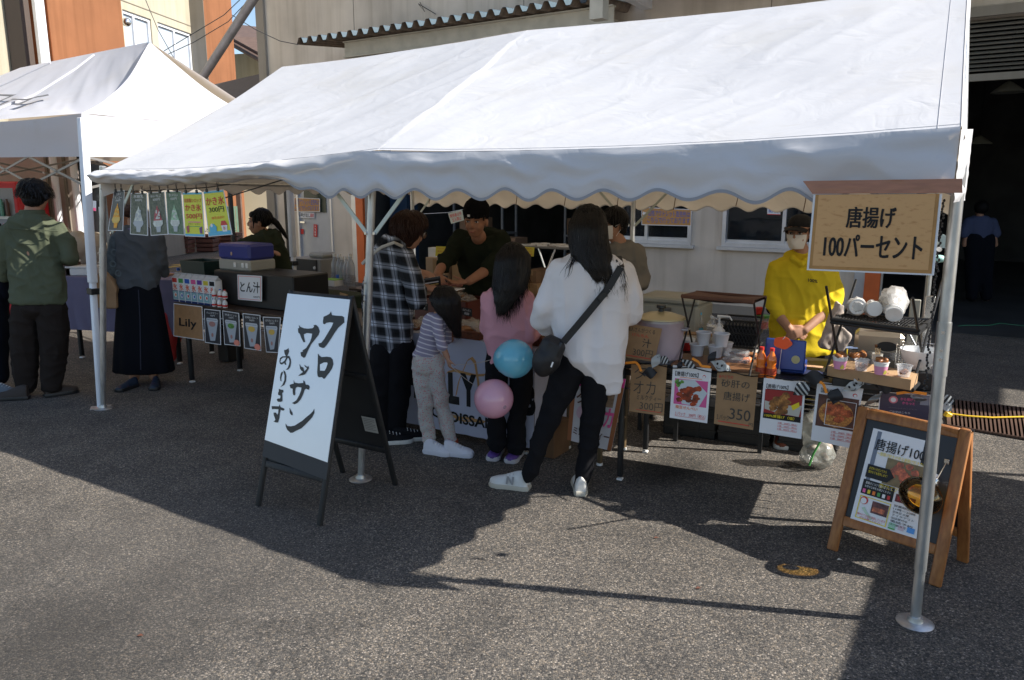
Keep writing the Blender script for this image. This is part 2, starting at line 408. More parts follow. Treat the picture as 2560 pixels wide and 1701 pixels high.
def stucco_mat(name, col, streak=.12, scale=90):
    m = mat(name, col, .9, spec=.2); N, L = nodes_of(m); b = N['Principled BSDF']
    tc = N.new('ShaderNodeTexCoord'); obj = tc.outputs['Object']
    n1 = N.new('ShaderNodeTexNoise'); n1.inputs['Scale'].default_value = 1.1; n1.inputs['Detail'].default_value = 8; L.new(obj, n1.inputs[0])
    mp = N.new('ShaderNodeMapping'); mp.inputs['Scale'].default_value = (7,7,.35); L.new(obj, mp.inputs[0])
    n2 = N.new('ShaderNodeTexNoise'); n2.inputs['Scale'].default_value = 1; n2.inputs['Detail'].default_value = 6; L.new(mp.outputs[0], n2.inputs[0])
    r1 = ramp(N, [(.3, (1 - streak,) * 3), (.65, (1 + streak * .4,) * 3)]); L.new(n1.outputs[0], r1.inputs[0])
    r2 = ramp(N, [(.3, (1 - streak, 1 - streak * 1.05,1 - streak * 1.2)), (.55, (1,1,1))]); L.new(n2.outputs[0], r2.inputs[0])
    c = mixc(N, L, 1.0, r1.outputs[0], r2.outputs[0], 'MULTIPLY'); L.new(mixc(N, L, 1.0, c, col, 'MULTIPLY'), b.inputs['Base Color'])
    n3 = N.new('ShaderNodeTexNoise'); n3.inputs['Scale'].default_value = scale; n3.inputs['Detail'].default_value = 4; L.new(obj, n3.inputs[0])
    bp = N.new('ShaderNodeBump'); bp.inputs['Strength'].default_value = .35; bp.inputs['Distance'].default_value = .004; L.new(n3.outputs[0], bp.inputs['Height']); L.new(bp.outputs[0], b.inputs['Normal'])
    return m
BEIGE = stucco_mat('beige_stucco', (.64,.565,.48), .2)
CREAM = stucco_mat('cream_siding', (.44,.40,.31))
ORANGE = stucco_mat('orange_stucco', (.26,.11,.052), .16,60)
SHADEDW = stucco_mat('shaded_orange_stucco', (.30,.10,.04), .16,60)
GREYW = stucco_mat('grey_stucco', (.30,.27,.23))
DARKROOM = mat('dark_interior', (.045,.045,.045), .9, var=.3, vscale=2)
STEEL = mat('galvanised_steel', (.55,.56,.56), .38, metal=.85, var=.18, vscale=30, bump=.15, bscale=90, stretch=(1,1,.3))
WPAINT = mat('white_paint', (.74,.75,.78), .4, var=.05)
BLACKM = mat('black_metal', (.012,.012,.013), .45, bump=.1, bscale=100)
BLACKP = mat('black_plastic', (.015,.015,.016), .4, bump=.1)
BLACKC = mat('black_cloth', (.012,.012,.014), .95, spec=.15, bump=.3, bscale=300)
CHROME = mat('steel_bright', (.7,.7,.7), .22, metal=1.0)
ALU = mat('aluminium', (.62,.63,.66), .35, metal=.6, var=.08)
GLASSM = mat('window_glass', (.02,.025,.03), .04, spec=.6, alpha=.55)
CLEAR = mat('clear_plastic', (.9,.93,.95), .12, alpha=.22, spec=.7)
WPLAST = mat('white_plastic', (.78,.78,.77), .35, var=.03)
PAPER = mat('white_paper', (.78,.78,.80), .55, var=.02)
CARD = mat('cardboard', (.40,.25,.13), .85, var=.12, vscale=8, bump=.15, bscale=120)
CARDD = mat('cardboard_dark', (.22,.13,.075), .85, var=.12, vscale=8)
INK = mat('black_ink', (.012,.012,.014), .5, spec=.3)
GREYINK = mat('grey_ink', (.16,.15,.14), .6)
RED = mat('red_print', (.62,.03,.025), .5)
ORNG = mat('orange_print', (.85,.20,.02), .5)
YEL = mat('yellow_print', (.80,.62,.02), .5)
YELN = mat('yellow_note', (.72,.60,.06), .6)
BLUE = mat('blue_print', (.03,.12,.50), .5)
PINK = mat('pink_print', (.80,.12,.32), .5)
GREEN = mat('green_print', (.08,.35,.08), .5)
CYAN = mat('cyan_print', (.10,.45,.65), .5)
WINK = mat('white_print', (.8,.8,.8), .5)

# ================================================================== setting
mb = MB(); mb.grid(lambda u, v: (-150 + 300 * u, -60 + 260 * v, 0), 30,26)
struct(mb.b('ground', ASPH, smooth=0))
# yellow parking lines far left, pale concrete strip by the planters
yl = mat('road_paint_yellow', (.55,.36,.05), .8, var=.25, vscale=9)
for k, (a, b) in enumerate((((400,672), (590,647)), ((430,664), (560,650)), ((400,690), (560,690)), ((450,702), (570,706)))):
    p, q = G(*a), G(*b); d = (q - p).normalized(); nn = V((-d.y, d.x, 0)) * .06
    mb = MB(); mb.add([p - nn + Z_ * .004, q - nn + Z_ * .004, q + nn + Z_ * .004, p + nn + Z_ * .004], [(0,1,2,3)])
    struct(mb.b('parking_line', yl, smooth=0))
CONC = mat('concrete', (.36,.33,.29), .9, var=.15, vscale=4, bump=.3, bscale=60)
mb = MB(); p0, p1 = G(330,628), G(600,622)
mb.add([p0 + Z_ * .0, p1, p1 + V((.3,3,0)), p0 + V((-.3,3,0)), p0 + Z_ * .12, p1 + Z_ * .12, p1 + V((.3,3,.12)), p0 + V((-.3,3,.12))], [(0,1,5,4), (4,5,6,7), (1,2,6,5), (0,4,7,3)])
struct(mb.b('pavement', CONC, smooth=0))

# ---- main factory building: facade at t = 7
TW = 7.0; BH = 5.6
bld = thing('factory_building', 'long beige factory building behind the big tent with sliding windows and open bays', 'building', F(0, TW, 0))
ops = [(-8.15,-7.25,0,2.05), (-6.45,-1.75,0,2.75), (-1.6,-.52,.9,1.95), (-.1,1.15,.9,1.95), (1.85,9.5,0,3.46)]
xs = sorted(set([-8.9,14] + [o[0] for o in ops] + [o[1] for o in ops])); mb = MB()
for a, b in zip(xs[:-1], xs[1:]):
    hit = [o for o in ops if o[0] <= a + 1e-6 and o[1] >= b - 1e-6]
    if not hit: mb.fbox(a, b, TW, TW + .2,0, BH)
    else:
        o = hit[0]
        if o[2] > 0: mb.fbox(a, b, TW, TW + .2,0, o[2])
        mb.fbox(a, b, TW, TW + .2, o[3], BH)
mb.b('wall', BEIGE, bld, smooth=0)
mb = MB(); mb.fbox(-8.9,-8.7, TW + .2,18,0, BH); mb.b('end_wall', BEIGE, bld, smooth=0)
mb = MB(); mb.fbox(-8.7,14, TW + .2,18, BH - .3, BH + .05); mb.b('roof', GREYW, bld, smooth=0)
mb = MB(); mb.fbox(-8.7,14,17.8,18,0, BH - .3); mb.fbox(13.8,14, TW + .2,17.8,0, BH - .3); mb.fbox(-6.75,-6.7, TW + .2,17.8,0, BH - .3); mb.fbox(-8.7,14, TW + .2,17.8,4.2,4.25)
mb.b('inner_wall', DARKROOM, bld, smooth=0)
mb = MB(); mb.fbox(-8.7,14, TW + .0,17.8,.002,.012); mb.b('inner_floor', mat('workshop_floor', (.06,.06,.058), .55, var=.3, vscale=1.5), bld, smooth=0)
# joints and trim on the facade
tr = mat('wall_joint', (.22,.19,.15), .9)
for s0 in (-7.0 + .45,-3.2,0.35):
    mb = MB(); mb.fbox(s0, s0 + .012, TW - .003, TW, 2.76 if s0 < 1 else 3.5, BH); mb.b('wall_joint', tr, bld, smooth=0)
mb = MB(); mb.fbox(-8.93,-8.72, TW - .05, TW, 0, BH); mb.b('corner_trim', GREYW, bld, smooth=0)
for a_, b_ in ((-8.72,-8.16), (-7.24,-6.5), (-1.7,1.5)): mb = MB(); mb.fbox(a_, b_, TW - .03, TW, 0,.12); mb.b('plinth', GREYW, bld, smooth=0)
# orange guards at the opening jambs and pale jamb strips
OG = mat('orange_guard', (.62,.13,.03), .5, var=.08)
for s0, s1, z1 in ((-6.62,-6.45,2.1), (1.68,1.85,2.2)):
    mb = MB(); mb.fbox(s0, s1, TW - .06, TW - .003,0, z1); mb.b('jamb_guard', OG, bld, smooth=0)
    mb = MB(); mb.fbox(s0 - .12, s0 - .003, TW - .04, TW - .003,0,2.7); mb.b('jamb_strip', ALU, bld, smooth=0)
# door with notices
dm = mat('door_paint', (.50,.50,.50), .5, var=.04)
mb = MB(); mb.fbox(-8.11,-7.29, TW + .03, TW + .08,.02,2.01); door = mb.b('door', dm, bld, smooth=0)
mb = MB(); mb.fbox(-8.15,-8.11, TW - .02, TW + .1,0,2.05); mb.fbox(-7.29,-7.25, TW - .02, TW + .1,0,2.05); mb.fbox(-8.11,-7.29, TW - .02, TW + .1,2.01,2.05); mb.b('door_frame', ALU, bld, smooth=0)
mb = MB(); mb.fbox(-8.04,-8.0, TW - .05, TW + .03,1.02,1.05); mb.fbox(-8.04,-7.92, TW - .06, TW - .04,1.02,1.05); mb.b('handle', CHROME, door, smooth=0)
mb = MB(); mb.fbox(-7.98,-7.42, TW + .015, TW + .028,1.22,1.72); mb.b('window_pane', mat('dark_green_glass', (.03,.045,.035), .2), door, smooth=0)
def fq(s0, s1, z1, z0, t): return Quad(F(s0, t, z1), F(s1, t, z1), F(s1, t, z0), F(s0, t, z0))
def pq(x0, y0, x1, y1, x2, y2, x3, y3, t): return Quad(PT(x0, y0, t), PT(x1, y1, t), PT(x2, y2, t), PT(x3, y3, t))
mb = None
OBROWN = mat('kraft_notice', (.52,.27,.09), .6, var=.1, vscale=20)
n = thing('paper_notice', 'brown paper notice taped across the top of the grey door', 'notice', PT(770,530, TW - .01))
q = pq(735,494,800,497,800,530,735,530, TW - .01); q.sheet(OBROWN, n); q.text('山枝アウトレット直売所は', .05,.1,.95,.5, BLUE, n, .01); q.text('こちらで行っております', .05,.55,.95,.92, BLUE, n, .01)
q.frame(0,0,1,1,.02,.04, PAPER, n)
n = thing('paper_notice', 'white notice with black and red letters on the door window', 'notice', PT(768,540, TW + .005))
q = pq(750,531,786,532,786,546,750,545, TW + .005); q.sheet(PAPER, n); q.text('呼び出し', .05,.15,.7,.85, INK, n, .02); q.text('厳禁', .72,.15,.97,.85, RED, n, .02)
n = thing('warning_sticker', 'square red sticker on the grey door', 'sticker', PT(752,580, TW + .012))
q = pq(745,572,759,573,759,586,745,585, TW + .012); q.sheet(RED, n)
n = thing('warning_sticker', 'narrow upright red strip with white letters on the grey door', 'sticker', PT(789,577, TW + .012))
q = pq(784,561,793,562,793,593,784,592, TW + .012); q.sheet(RED, n)
for k, ch in enumerate('火気厳禁'): q.text(ch, .2,.05 + k * .23,.8,.25 + k * .23, WINK, n, .01, keep=True)
# windows
def window(s0, s1, z0, z1, bars):
    fr = MB(); w = .05
    for a, b, c, d in ((s0, s1, z0, z0 + w), (s0, s1, z1 - w, z1), (s0, s0 + w, z0 + w, z1 - w), (s1 - w, s1, z0 + w, z1 - w)): fr.fbox(a, b, TW - .03, TW + .09, c, d)
    f = fr.b('window_frame', ALU, bld, smooth=0)
    for x in bars:
        mb = MB(); mb.fbox(x - .022, x + .022, TW, TW + .05, z0 + w, z1 - w); mb.fbox(s0 + w, s1 - w, TW + .012, TW + .045, z0 + w, z0 + w + .04); mb.b('sash', ALU, f, smooth=0)
    mb = MB(); mb.fbox(s0 + w, s1 - w, TW + .055, TW + .061, z0 + w, z1 - w); mb.b('pane', GLASSM, f, smooth=0)
    mb = MB(); mb.fbox(s0 - .05, s1 + .05, TW - .07, TW - .003, z0 - .045, z0 - .003); mb.b('sill', ALU, f, smooth=0)
window(-1.6,-.52,.9,1.95, (-1.18,))
window(-.1,1.15,.9,1.95, (.68,))
n = thing('paper_notice', 'kraft notice with blue letters and white arrow taped inside the sliding window', 'notice', PT(1667,545, TW - .035))
q = pq(1604,518,1729,524,1728,566,1604,563, TW - .035); q.sheet(OBROWN, n); q.text('山枝アウトレット直売所は', .14,.14,.97,.48, BLUE, n, .012); q.text('こちらで行っております', .12,.52,.97,.86, BLUE, n, .012)
q.poly([(.02,.35), (.05,.2), (.05,.28), (.1,.28), (.1,.44), (.05,.44), (.05,.52)], WINK, n); q.frame(0,0,1,1,.012,.04, PAPER, n)
n = thing('paper_notice', 'small white notice edged in red at the top of the right-hand sliding window', 'notice', PT(1935,530, TW - .01))
q = pq(1918,515,1951,516,1951,538,1918,537, TW + .05); q.sheet(PAPER, n); q.text('案内中', .1,.2,.9,.8, BLUE, n, .01); q.rect(0,.92,1,1, RED, n)

# interior things seen through the bays
SHELFG = mat('shelf_grey', (.13,.14,.15), .6)
blu = mat('blue_steel', (.015,.06,.25), .45, var=.1)
mb = MB(); mb.fbox(.62,.8, TW + 1.8, TW + 2.0,.012,4.2); tag(mb.b('steel_column', blu, smooth=0), 'blue steel column standing inside behind the right-hand window', 'column')
mb = MB(); mb.fbox(-6.4,-6.0, TW + .6, TW + .9,.012,2.3); tag(mb.b('blue_banner', mat('blue_cloth', (.006,.03,.07), .8, var=.1), smooth=0), 'tall dark blue panel inside the open bay by the orange jamb', 'panel')
def rack(p, w, d, h, shelves, label, m=SHELFG):
    t = thing('steel_shelf', label, 'shelf', p); M0 = FR(p)
    for sx in (-1,1):
        for sy in (-1,1):
            b = MB(); b.box(M0 @ TR_((sx * (w / 2 - .02), sy * (d / 2 - .02), h / 2)), .035,.035, h); b.b('post', m, t, smooth=0)
    for k in range(shelves):
        b = MB(); b.box(M0 @ TR_((0,0,.15 + k * (h - .2) / (shelves - 1))), w - .002, d - .002,.03); b.b('shelf_board', m, t, smooth=0)
    return t
def carton(p, w, d, h, rot, label, m=CARDD, grp=None):
    t = thing('carton', label, 'box', p, grp); M0 = FR(p, rot)
    b = MB(); b.box(M0 @ TR_((0,0, h / 2)), w, d, h, .004); b.b('box_body', m, t)
    b = MB(); b.box(M0 @ TR_((0,0, h + .0012)), w * .98,.05,.002); b.box(M0 @ TR_((0,-d / 2 - .0012, h * .78)), .05,.002, h * .4); b.b('tape', mat('packing_tape', (.33,.2,.1), .3), t, smooth=0)
    return t
rack(F(-5.0, TW + 1.6,.012), 1.1,.5,2.3,4, 'grey steel shelving at the left of the dark workshop bay')
rack(F(-2.9, TW + 2.2,.012), 1.3,.5,2.2,4, 'grey steel shelving loaded with cartons in the middle of the workshop bay')
rack(F(-2.15, TW + .75,.012), .6,.4,2.2,3, 'narrow grey shelving just inside the right end of the workshop bay')
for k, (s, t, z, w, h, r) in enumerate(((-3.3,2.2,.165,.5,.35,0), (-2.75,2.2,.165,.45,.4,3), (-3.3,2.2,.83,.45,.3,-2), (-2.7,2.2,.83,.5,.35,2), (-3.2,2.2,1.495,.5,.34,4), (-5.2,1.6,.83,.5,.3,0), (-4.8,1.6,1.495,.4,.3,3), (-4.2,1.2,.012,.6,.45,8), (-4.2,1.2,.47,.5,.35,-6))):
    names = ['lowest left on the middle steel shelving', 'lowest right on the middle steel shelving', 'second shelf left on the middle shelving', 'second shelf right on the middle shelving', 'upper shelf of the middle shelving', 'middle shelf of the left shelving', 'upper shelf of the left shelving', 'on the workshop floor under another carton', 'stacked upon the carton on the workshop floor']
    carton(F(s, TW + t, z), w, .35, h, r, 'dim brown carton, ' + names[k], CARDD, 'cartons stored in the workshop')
n = thing('hanging_notice', 'tilted white notice with red letters strung inside the bay beside the beanie', 'notice', PT(1138,543, TW + .3))
q = pq(1120,534,1155,524,1160,551,1128,560, TW + .3); q.sheet(mat('notice_cream', (.5,.5,.38), .6), n); q.text('関係者以外', .08,.15,.92,.48, RED, n, .02); q.text('立入禁止', .15,.55,.85,.88, RED, n, .02)
mb = MB(); mb.tube([PT(1040,536, TW + .31), PT(1119,532, TW + .31), PT(1157,524, TW + .31), PT(1260,500, TW + .31)], .004,5); mb.b('string', WPAINT, n)
# roller shutter, lamps and beams in the right bay
mb = None
sh = mat('shutter_slat', (.20,.185,.16), .5, metal=.1, var=.1)
rs = thing('roller_shutter', 'half lowered slatted shutter under the lintel of the open bay', 'shutter', F(5, TW + .1,3))
for k in range(12):
    b = MB(); z = 3.44 - k * .042; b.box(FR(F(5.6, TW + .12 + k * .035, z)) @ RO_(R(38), 4, 'X'), 7.4,.034,.012); b.b('slat', sh, rs, smooth=0)
mb = MB(); mb.fbox(1.86,9.3, TW + .52, TW + .58,2.86,2.94); mb.b('bottom_rail', GREYW, rs, smooth=0)
for s0 in (3.4,):
    mb = MB(); mb.box(FR(F(s0, TW + .3,3.17)) @ RO_(R(-40), 4, 'X'), .1,.03,.62); mb.b('chain_bracket', BLACKM, rs, smooth=0)
mb = MB(); mb.fbox(1.85,9.5, TW - .05, TW - .003,3.46,3.56); mb.b('lintel_trim', GREYW, bld, smooth=0)
mb = MB(); mb.fbox(1.85,9.5, TW - .035, TW - .003,3.7,3.73); mb.b('lintel_line', GREYW, bld, smooth=0)
for k, (px, py, t) in enumerate(((2520,232,11.0), (2447,361,14.5))):
    p = PT(px, py, t); l = thing('pendant_lamp', ['wide round lamp hanging high inside the dark bay', 'small farther lamp hanging lower in the dark bay'][k], 'lamp', p)
    b = MB(); b.lathe(TR_(p), [(.02,.16), (.06,.14), (.22,.02), (.23,0), (.2,.005)], 20); b.b('shade', mat('lamp_shade', (.35,.35,.3), .5), l)
    b = MB(); b.tube([p + Z_ * .16, V((p.x, p.y, 4.2))], .008,5); b.b('cord', BLACKM, l)
# wall sign inside
n = thing('wall_sign', 'grey board with large dark characters on the far workshop wall', 'sign', F(7,15,2))
q = fq(4.5,8.5,3.0,2.5,15.2); q.sheet(mat('dim_board', (.06,.06,.065), .7), n); q.text('整理整頓', .03,.1,.97,.9, INK, n, .02)

# corrugated canopy over the wall, with beam
cg = thing('corrugated_awning', 'corrugated metal awning with blue top jutting from the beige wall', 'awning', F(-3, TW, 3.9))
cu = mat('awning_blue', (.045,.085,.115), .5, var=.12, vscale=10); cd = mat('awning_rust', (.20,.15,.11), .8, var=.25, vscale=14)
def corr(u, zoff):
    per = .21; x = (u / per) % 1.0
    h = 0 if x < .18 else (x - .18) / .2 if x < .38 else 1 if x < .68 else 1 - (x - .68) / .2 if x < .88 else 0
    return h * .085 + zoff
S0, S1 = -6.62,-1.45
for nm, mt, zo in (('underside', cd, 0.0), ('top_sheet', cu, .008)):
    mb = MB(); nn = 420
    def fn(u, v):
        s = S0 + (S1 - S0) * u; return F(s, TW - 1.25 + 1.25 * v, 3.86 + .12 * v + corr(s - S0, zo))
    mb.grid(fn, nn, 3)
    mb.b(nm, mt, cg, angle=20)
mb = MB(); mb.fbox(-5.85,-1.3, TW - 1.0, TW - .9,3.63,3.65); mb.fbox(-5.85,-1.3, TW - .96, TW - .94,3.65,3.86); mb.fbox(-5.85,-1.3, TW - 1.0, TW - .9,3.85,3.868)
mb.b('beam', mat('beam_paint', (.42,.39,.32), .6, var=.12), cg, smooth=0)
for a_, b_ in ((-5.85,-5.75), (-1.75,-1.6)): mb = MB(); mb.fbox(a_, b_, TW - .9, TW, 3.65,3.85); mb.b('bracket', MATS['beam_paint'], cg, smooth=0)
mb = MB(); mb.fbox(-6.0,-5.92, TW - .16, TW - .02,3.55,3.7); tag(mb.b('beacon_lamp', OG, smooth=0), 'small orange beacon under the awning on the beige wall', 'lamp')
mb = MB(); mb.fbox(-5.97,-5.95, TW - .05, TW - .02,2.6,3.55); tag(mb.b('conduit', GREYW, smooth=0), 'thin conduit running down the wall below the orange beacon', 'pipe')
# white steel canopy structure at top of the picture
wc = thing('steel_canopy', 'white painted steel canopy beams above the tent ridge by the awning end', 'canopy', F(0, TW - 1,3.8))
mb = MB(); mb.fbox(-1.32,8, TW - 1.5, TW - 1.35,3.98,4.2); mb.fbox(-1.32,-1.2, TW - 1.35, TW, 3.98,4.2); mb.b('beam', WPAINT, wc, smooth=0)
mb = MB(); mb.fbox(-1.32,8, TW - 1.62, TW - .0,4.21,4.26); mb.b('roof_sheet', WPAINT, wc, smooth=0)
mb = MB(); mb.fbox(-1.34,-1.17, TW - 1.54, TW - 1.38,3.6,3.97)
mb.b('bracket', MATS['beam_paint'], wc, smooth=0)
mb = MB(); mb.tube([PT(1050,6, TW - .05), PT(1062,30, TW - .05), PT(1046,10, TW - .05), PT(1090,36, TW - .05)], .006,5); tag(mb.b('loose_wire', BLACKM), 'loose wire loop on the upper beige wall above the awning', 'wire')

# ---- orange and cream building on the left, long wall receding
wdir = V((.141,.99,0)).normalized(); wnrm = V((.99,-.141,0)).normalized(); wo_ = V((-8.44,21.6,0))
def LB(d, o=0.0, z=0.0): return wo_ + wdir * d + wnrm * o + Z_ * z
ANG2 = math.atan2(wdir.y, wdir.x)
def lbox(mb, d0, d1, o0, o1, z0, z1): return mb.box(TR_(LB((d0 + d1) / 2, (o0 + o1) / 2, (z0 + z1) / 2)) @ RO_(ANG2,4, 'Z'), abs(d1 - d0), abs(o1 - o0), abs(z1 - z0))
def lpx(px, py, o=0.0):                       # point of the wall plane seen at a pixel
    d = ray(px, py); k = (LB(0, o) - EYE).dot(wnrm) / d.dot(wnrm); return EYE + d * k
def ld(px, py, o=0.0): return (lpx(px, py, o) - wo_).dot(wdir)
lb = thing('school_building', 'cream building with orange pilasters and tall windows at the upper left', 'building', LB(0))
dA, dB, dC, dD, dE = ld(309,60), ld(378,60), ld(394,60), ld(480,100), ld(600,100)
zt, zm, zb_ = 5.66,4.49,2.4; dEnd = ld(587,100,.3)
mb = MB()
lbox(mb, -14, dA, -.3,0,0,12); lbox(mb, dB, dC, -.3,0,0,12); lbox(mb, dD, dEnd, -.3,0,0,12)
for a, b in ((dA, dB), (dC, dD)): lbox(mb, a, b, -.3,0,0, zb_); lbox(mb, a, b, -.3,0, zt, 12)
mb.b('wall', CREAM, lb, smooth=0)
mb = MB(); lbox(mb, -14, dEnd, -8,-7.8,0,12); lbox(mb, -14,-13.8,-7.8,-.3,0,12); lbox(mb, dEnd - .2, dEnd, -7.8,-.3,0,12); lbox(mb, -14, dEnd, -7.8,-.3,11.8,12); mb.b('rear_wall', CREAM, lb, smooth=0)
mb = MB(); lbox(mb, -14, dEnd, .001,.012,5.84,5.86); lbox(mb, -14, dEnd, .001,.012,3.5,3.52); mb.b('wall_joint', tr, lb, smooth=0)
for (a, b), bars in (((dA, dB), (.42,)), ((dC, dD), (.5,))):
    f = MB(); w = .07
    for z0, z1 in ((zt - w, zt), (zm, zm + .1), (zb_, zb_ + w)): lbox(f, a, b, -.12,-.04, z0, z1)
    for x in (a, b - w): lbox(f, x, x + w, -.12,-.04, zb_ + w, zt - w)
    for x in bars: xx = a + (b - a) * x; lbox(f, xx - .03, xx + .03,-.121,-.039, zb_ + w, zt - w)
    ff = f.b('window', WPAINT, lb, smooth=0)
    g = MB(); lbox(g, a + w, b - w, -.1,-.09, zm + .1, zt - w); g.b('pane', mat('white_glass', (.42,.47,.53), .12, spec=.7), ff, smooth=0)
    g = MB(); lbox(g, a + w, b - w, -.1,-.09, zb_ + w, zm); g.b('pane', GLASSM, ff, smooth=0)
# pilasters
pb = ld(310,60,.56); pa = ld(124,60,.56); pm_ = ld(208,60,.56)
mb = MB(); lbox(mb, pa, pm_, .0,.56,0,12); mb.b('pilaster', ORANGE, lb, smooth=0)
mb = MB(); lbox(mb, pm_ + .003, pb, .0,.53,0,12); mb.b('pilaster', ORANGE, lb, smooth=0)
mb = MB(); lbox(mb, pa - .014, pa - .003,0,.558,0,12); mb.b('pilaster_shade_side', SHADEDW, lb, smooth=0)  # shaded camera-facing side of the orange pilaster, put into a slab's colour
pc = ld(515,100,.40); pd = ld(584,100,.40)
mb = MB(); lbox(mb, pc, pd, 0,.40,0,12); mb.b('pilaster', ORANGE, lb, smooth=0)
mb = MB(); lbox(mb, pc - .012, pc - .002,.0,.398,0,12); mb.b('pilaster_shade_side', GREYW, lb, smooth=0)  # grey slab paints the shaded side of this orange pilaster
p = lpx(105,100,.68)
mb = MB(); mb.tube([V((p.x, p.y, 0)), V((p.x, p.y, 12))], .10,10); mb.b('downpipe', WPAINT, lb)
p = lpx(52,100,.15); mb = MB(); mb.box(TR_((p.x, p.y, 6)), .28,.28,12); mb.b('corner_post', mat('dark_trim', (.09,.07,.06), .7), lb, smooth=0)
p = lpx(316,56,.3); mb = MB(); mb.ell(TR_(p), .10,.10,.10); mb.b('dome_camera', CHROME, lb)
mb = MB(); lbox(mb, pb + .3, pc - .05,.01,.35,0,2.3); mb.b('ground_floor_band', GREYW, lb, smooth=0)
# far house between the buildings
fh = thing('brown_roofed_house', 'low cream house with brown roof in the gap between the buildings', 'house', (-9,28,0))
mb = MB(); mb.box(TR_((-8.4,30.6,3.1)) @ RO_(R(-18), 4, 'Z'), 9,6,6.2); mb.b('wall', CREAM, fh, smooth=0)
RB = mat('brown_roof', (.12,.075,.055), .7, var=.2)
pts = [W(575,92,27), W(668,143,25)]
mb = MB(); a, b = pts; mb.add([a, b, b + V((2,6,1.6)), a + V((-2,6,1.6)), a - Z_ * .22, b - Z_ * .22, b + V((2,6,1.0)), a + V((-2,6,1.0))], [(0,1,2,3), (4,7,6,5), (0,4,5,1), (1,5,6,2), (3,2,6,7), (0,3,7,4)]); mb.b('roof', RB, fh, smooth=0)
mb = MB(); mb.tube([a + V((0,-.15,-.2)), b + V((0,-.15,-.2))], .09,8); mb.b('gutter', RB, fh)
lr = MB(); a, b, c, d = W(520,215,17), W(680,178,15.5), W(690,250,13.8), W(545,262,15)
lr.add([a, b, c, d, a - Z_ * .25, b - Z_ * .25, c - Z_ * .25, d - Z_ * .25], [(0,1,2,3), (4,7,6,5), (0,4,5,1), (1,5,6,2), (2,6,7,3), (3,7,4,0)])
lt = thing('lean_to_roof', 'dark grey lean-to roof between the orange pilaster and the beige wall', 'roof', V((a.x, a.y, 0)))
lr.b('roof_panel', mat('dark_roof', (.06,.06,.065), .7, var=.1), lt, smooth=0)
for p in (c, d):
    mb = MB(); mb.tube([V((p.x, p.y + .3,0)), V((p.x, p.y + .3, p.z - .2))], .05,8); mb.b('post', BLACKM, lt)
# diagonal steel strut and cables
mb = MB(); mb.tube([W(480,235,10.5), W(655,-35,9.5)], .055,12); tag(mb.b('steel_strut', mat('strut_paint', (.26,.24,.23), .5, metal=.4, var=.15)), 'thick grey steel strut slanting across the sky gap', 'strut')
cm = mat('cable', (.03,.03,.03), .6)
for k, (pp, lab) in enumerate(((((410,128), (470,92), (560,38), (605,-5)), 'upper dark cable curving in front of the tall windows'), (((420,136), (485,106), (570,55), (625,-3)), 'lower dark cable curving in front of the tall windows'), (((362,-5), (395,75), (440,155)), 'thin cable slanting down over the tall windows'), (((580,38), (640,75), (700,103), (745,112)), 'thin cable sagging from the strut to the awning'))):
    mb = MB(); mb.tube([W(x, y, 9.8) for x, y in pp], .005,5); tag(mb.b('overhead_cable', cm), lab, 'cable')

# ---- low things in the left distance
gf = thing('green_fence', 'pale green corrugated fence behind the planters in the left distance', 'fence', G(460,626))
a, b = G(330,630), G(600,622)
gm = mat('green_fence', (.16,.26,.19), .6, var=.08); gd = (b - a)
nn = 46
for k in range(nn):
    p = a + gd * ((k + .5) / nn); mb = MB(); mb.box(TR_((p.x, p.y + (.02 if k % 2 else 0), .62)) @ RO_(math.atan2(gd.y, gd.x), 4, 'Z'), gd.length / nn * .96,.03,1.1); mb.b('panel', gm, gf, smooth=0)
pm = mat('planter_brown', (.12,.045,.03), .7, var=.15)
leafm = mat('leaf_green', (.03,.07,.02), .6, var=.4, vscale=20)
for k, (px, py) in enumerate(((434,634), (496,630), (556,624))):
    p = G(px, py); p.z = 0; pl = thing('planter', ['brown slatted planter with red flower at the left of the row', 'brown slatted planter in the middle of the row', 'brown slatted planter nearest the white shade pole'][k], 'planter', p, 'slatted planters by the green fence')
    for j in range(4):
        mb = MB(); mb.box(TR_((p.x, p.y, .07 + j * .115)), .95 + j * .02,.42 + j * .02,.095,.01); mb.b('slat', pm, pl)
    mb = MB()
    for j in range(60):
        c = V((p.x + UNI(-.42,.42), p.y + UNI(-.15,.15), .5 + UNI(0,.09))); d = V((UNI(-1,1), UNI(-1,1), UNI(0,1))).normalized() * .04; e = d.cross(V((random.random(), random.random(), .3))).normalized() * .025
        mb.add([c - d, c + e, c + d, c - e], [(0,1,2,3)])
    mb.b('plant', leafm, pl, smooth=0)
far = thing('cream_annex', 'sunlit cream annex wall far behind the ponytailed vendor', 'building', W(625,540,24) * V((1,1,0)))
mb = MB(); p = W(625,540,24); mb.box(TR_((p.x - .5, p.y + 2,1.9)), 3.4,4,3.8); mb.b('wall', mat('bright_cream', (.74,.66,.48), .8), far, smooth=0)
mb = MB(); p = W(600,540,21.9); mb.box(TR_((p.x, p.y, 1.6)), .12,.12,3.2); mb.b('downpipe', RB, far, smooth=0)

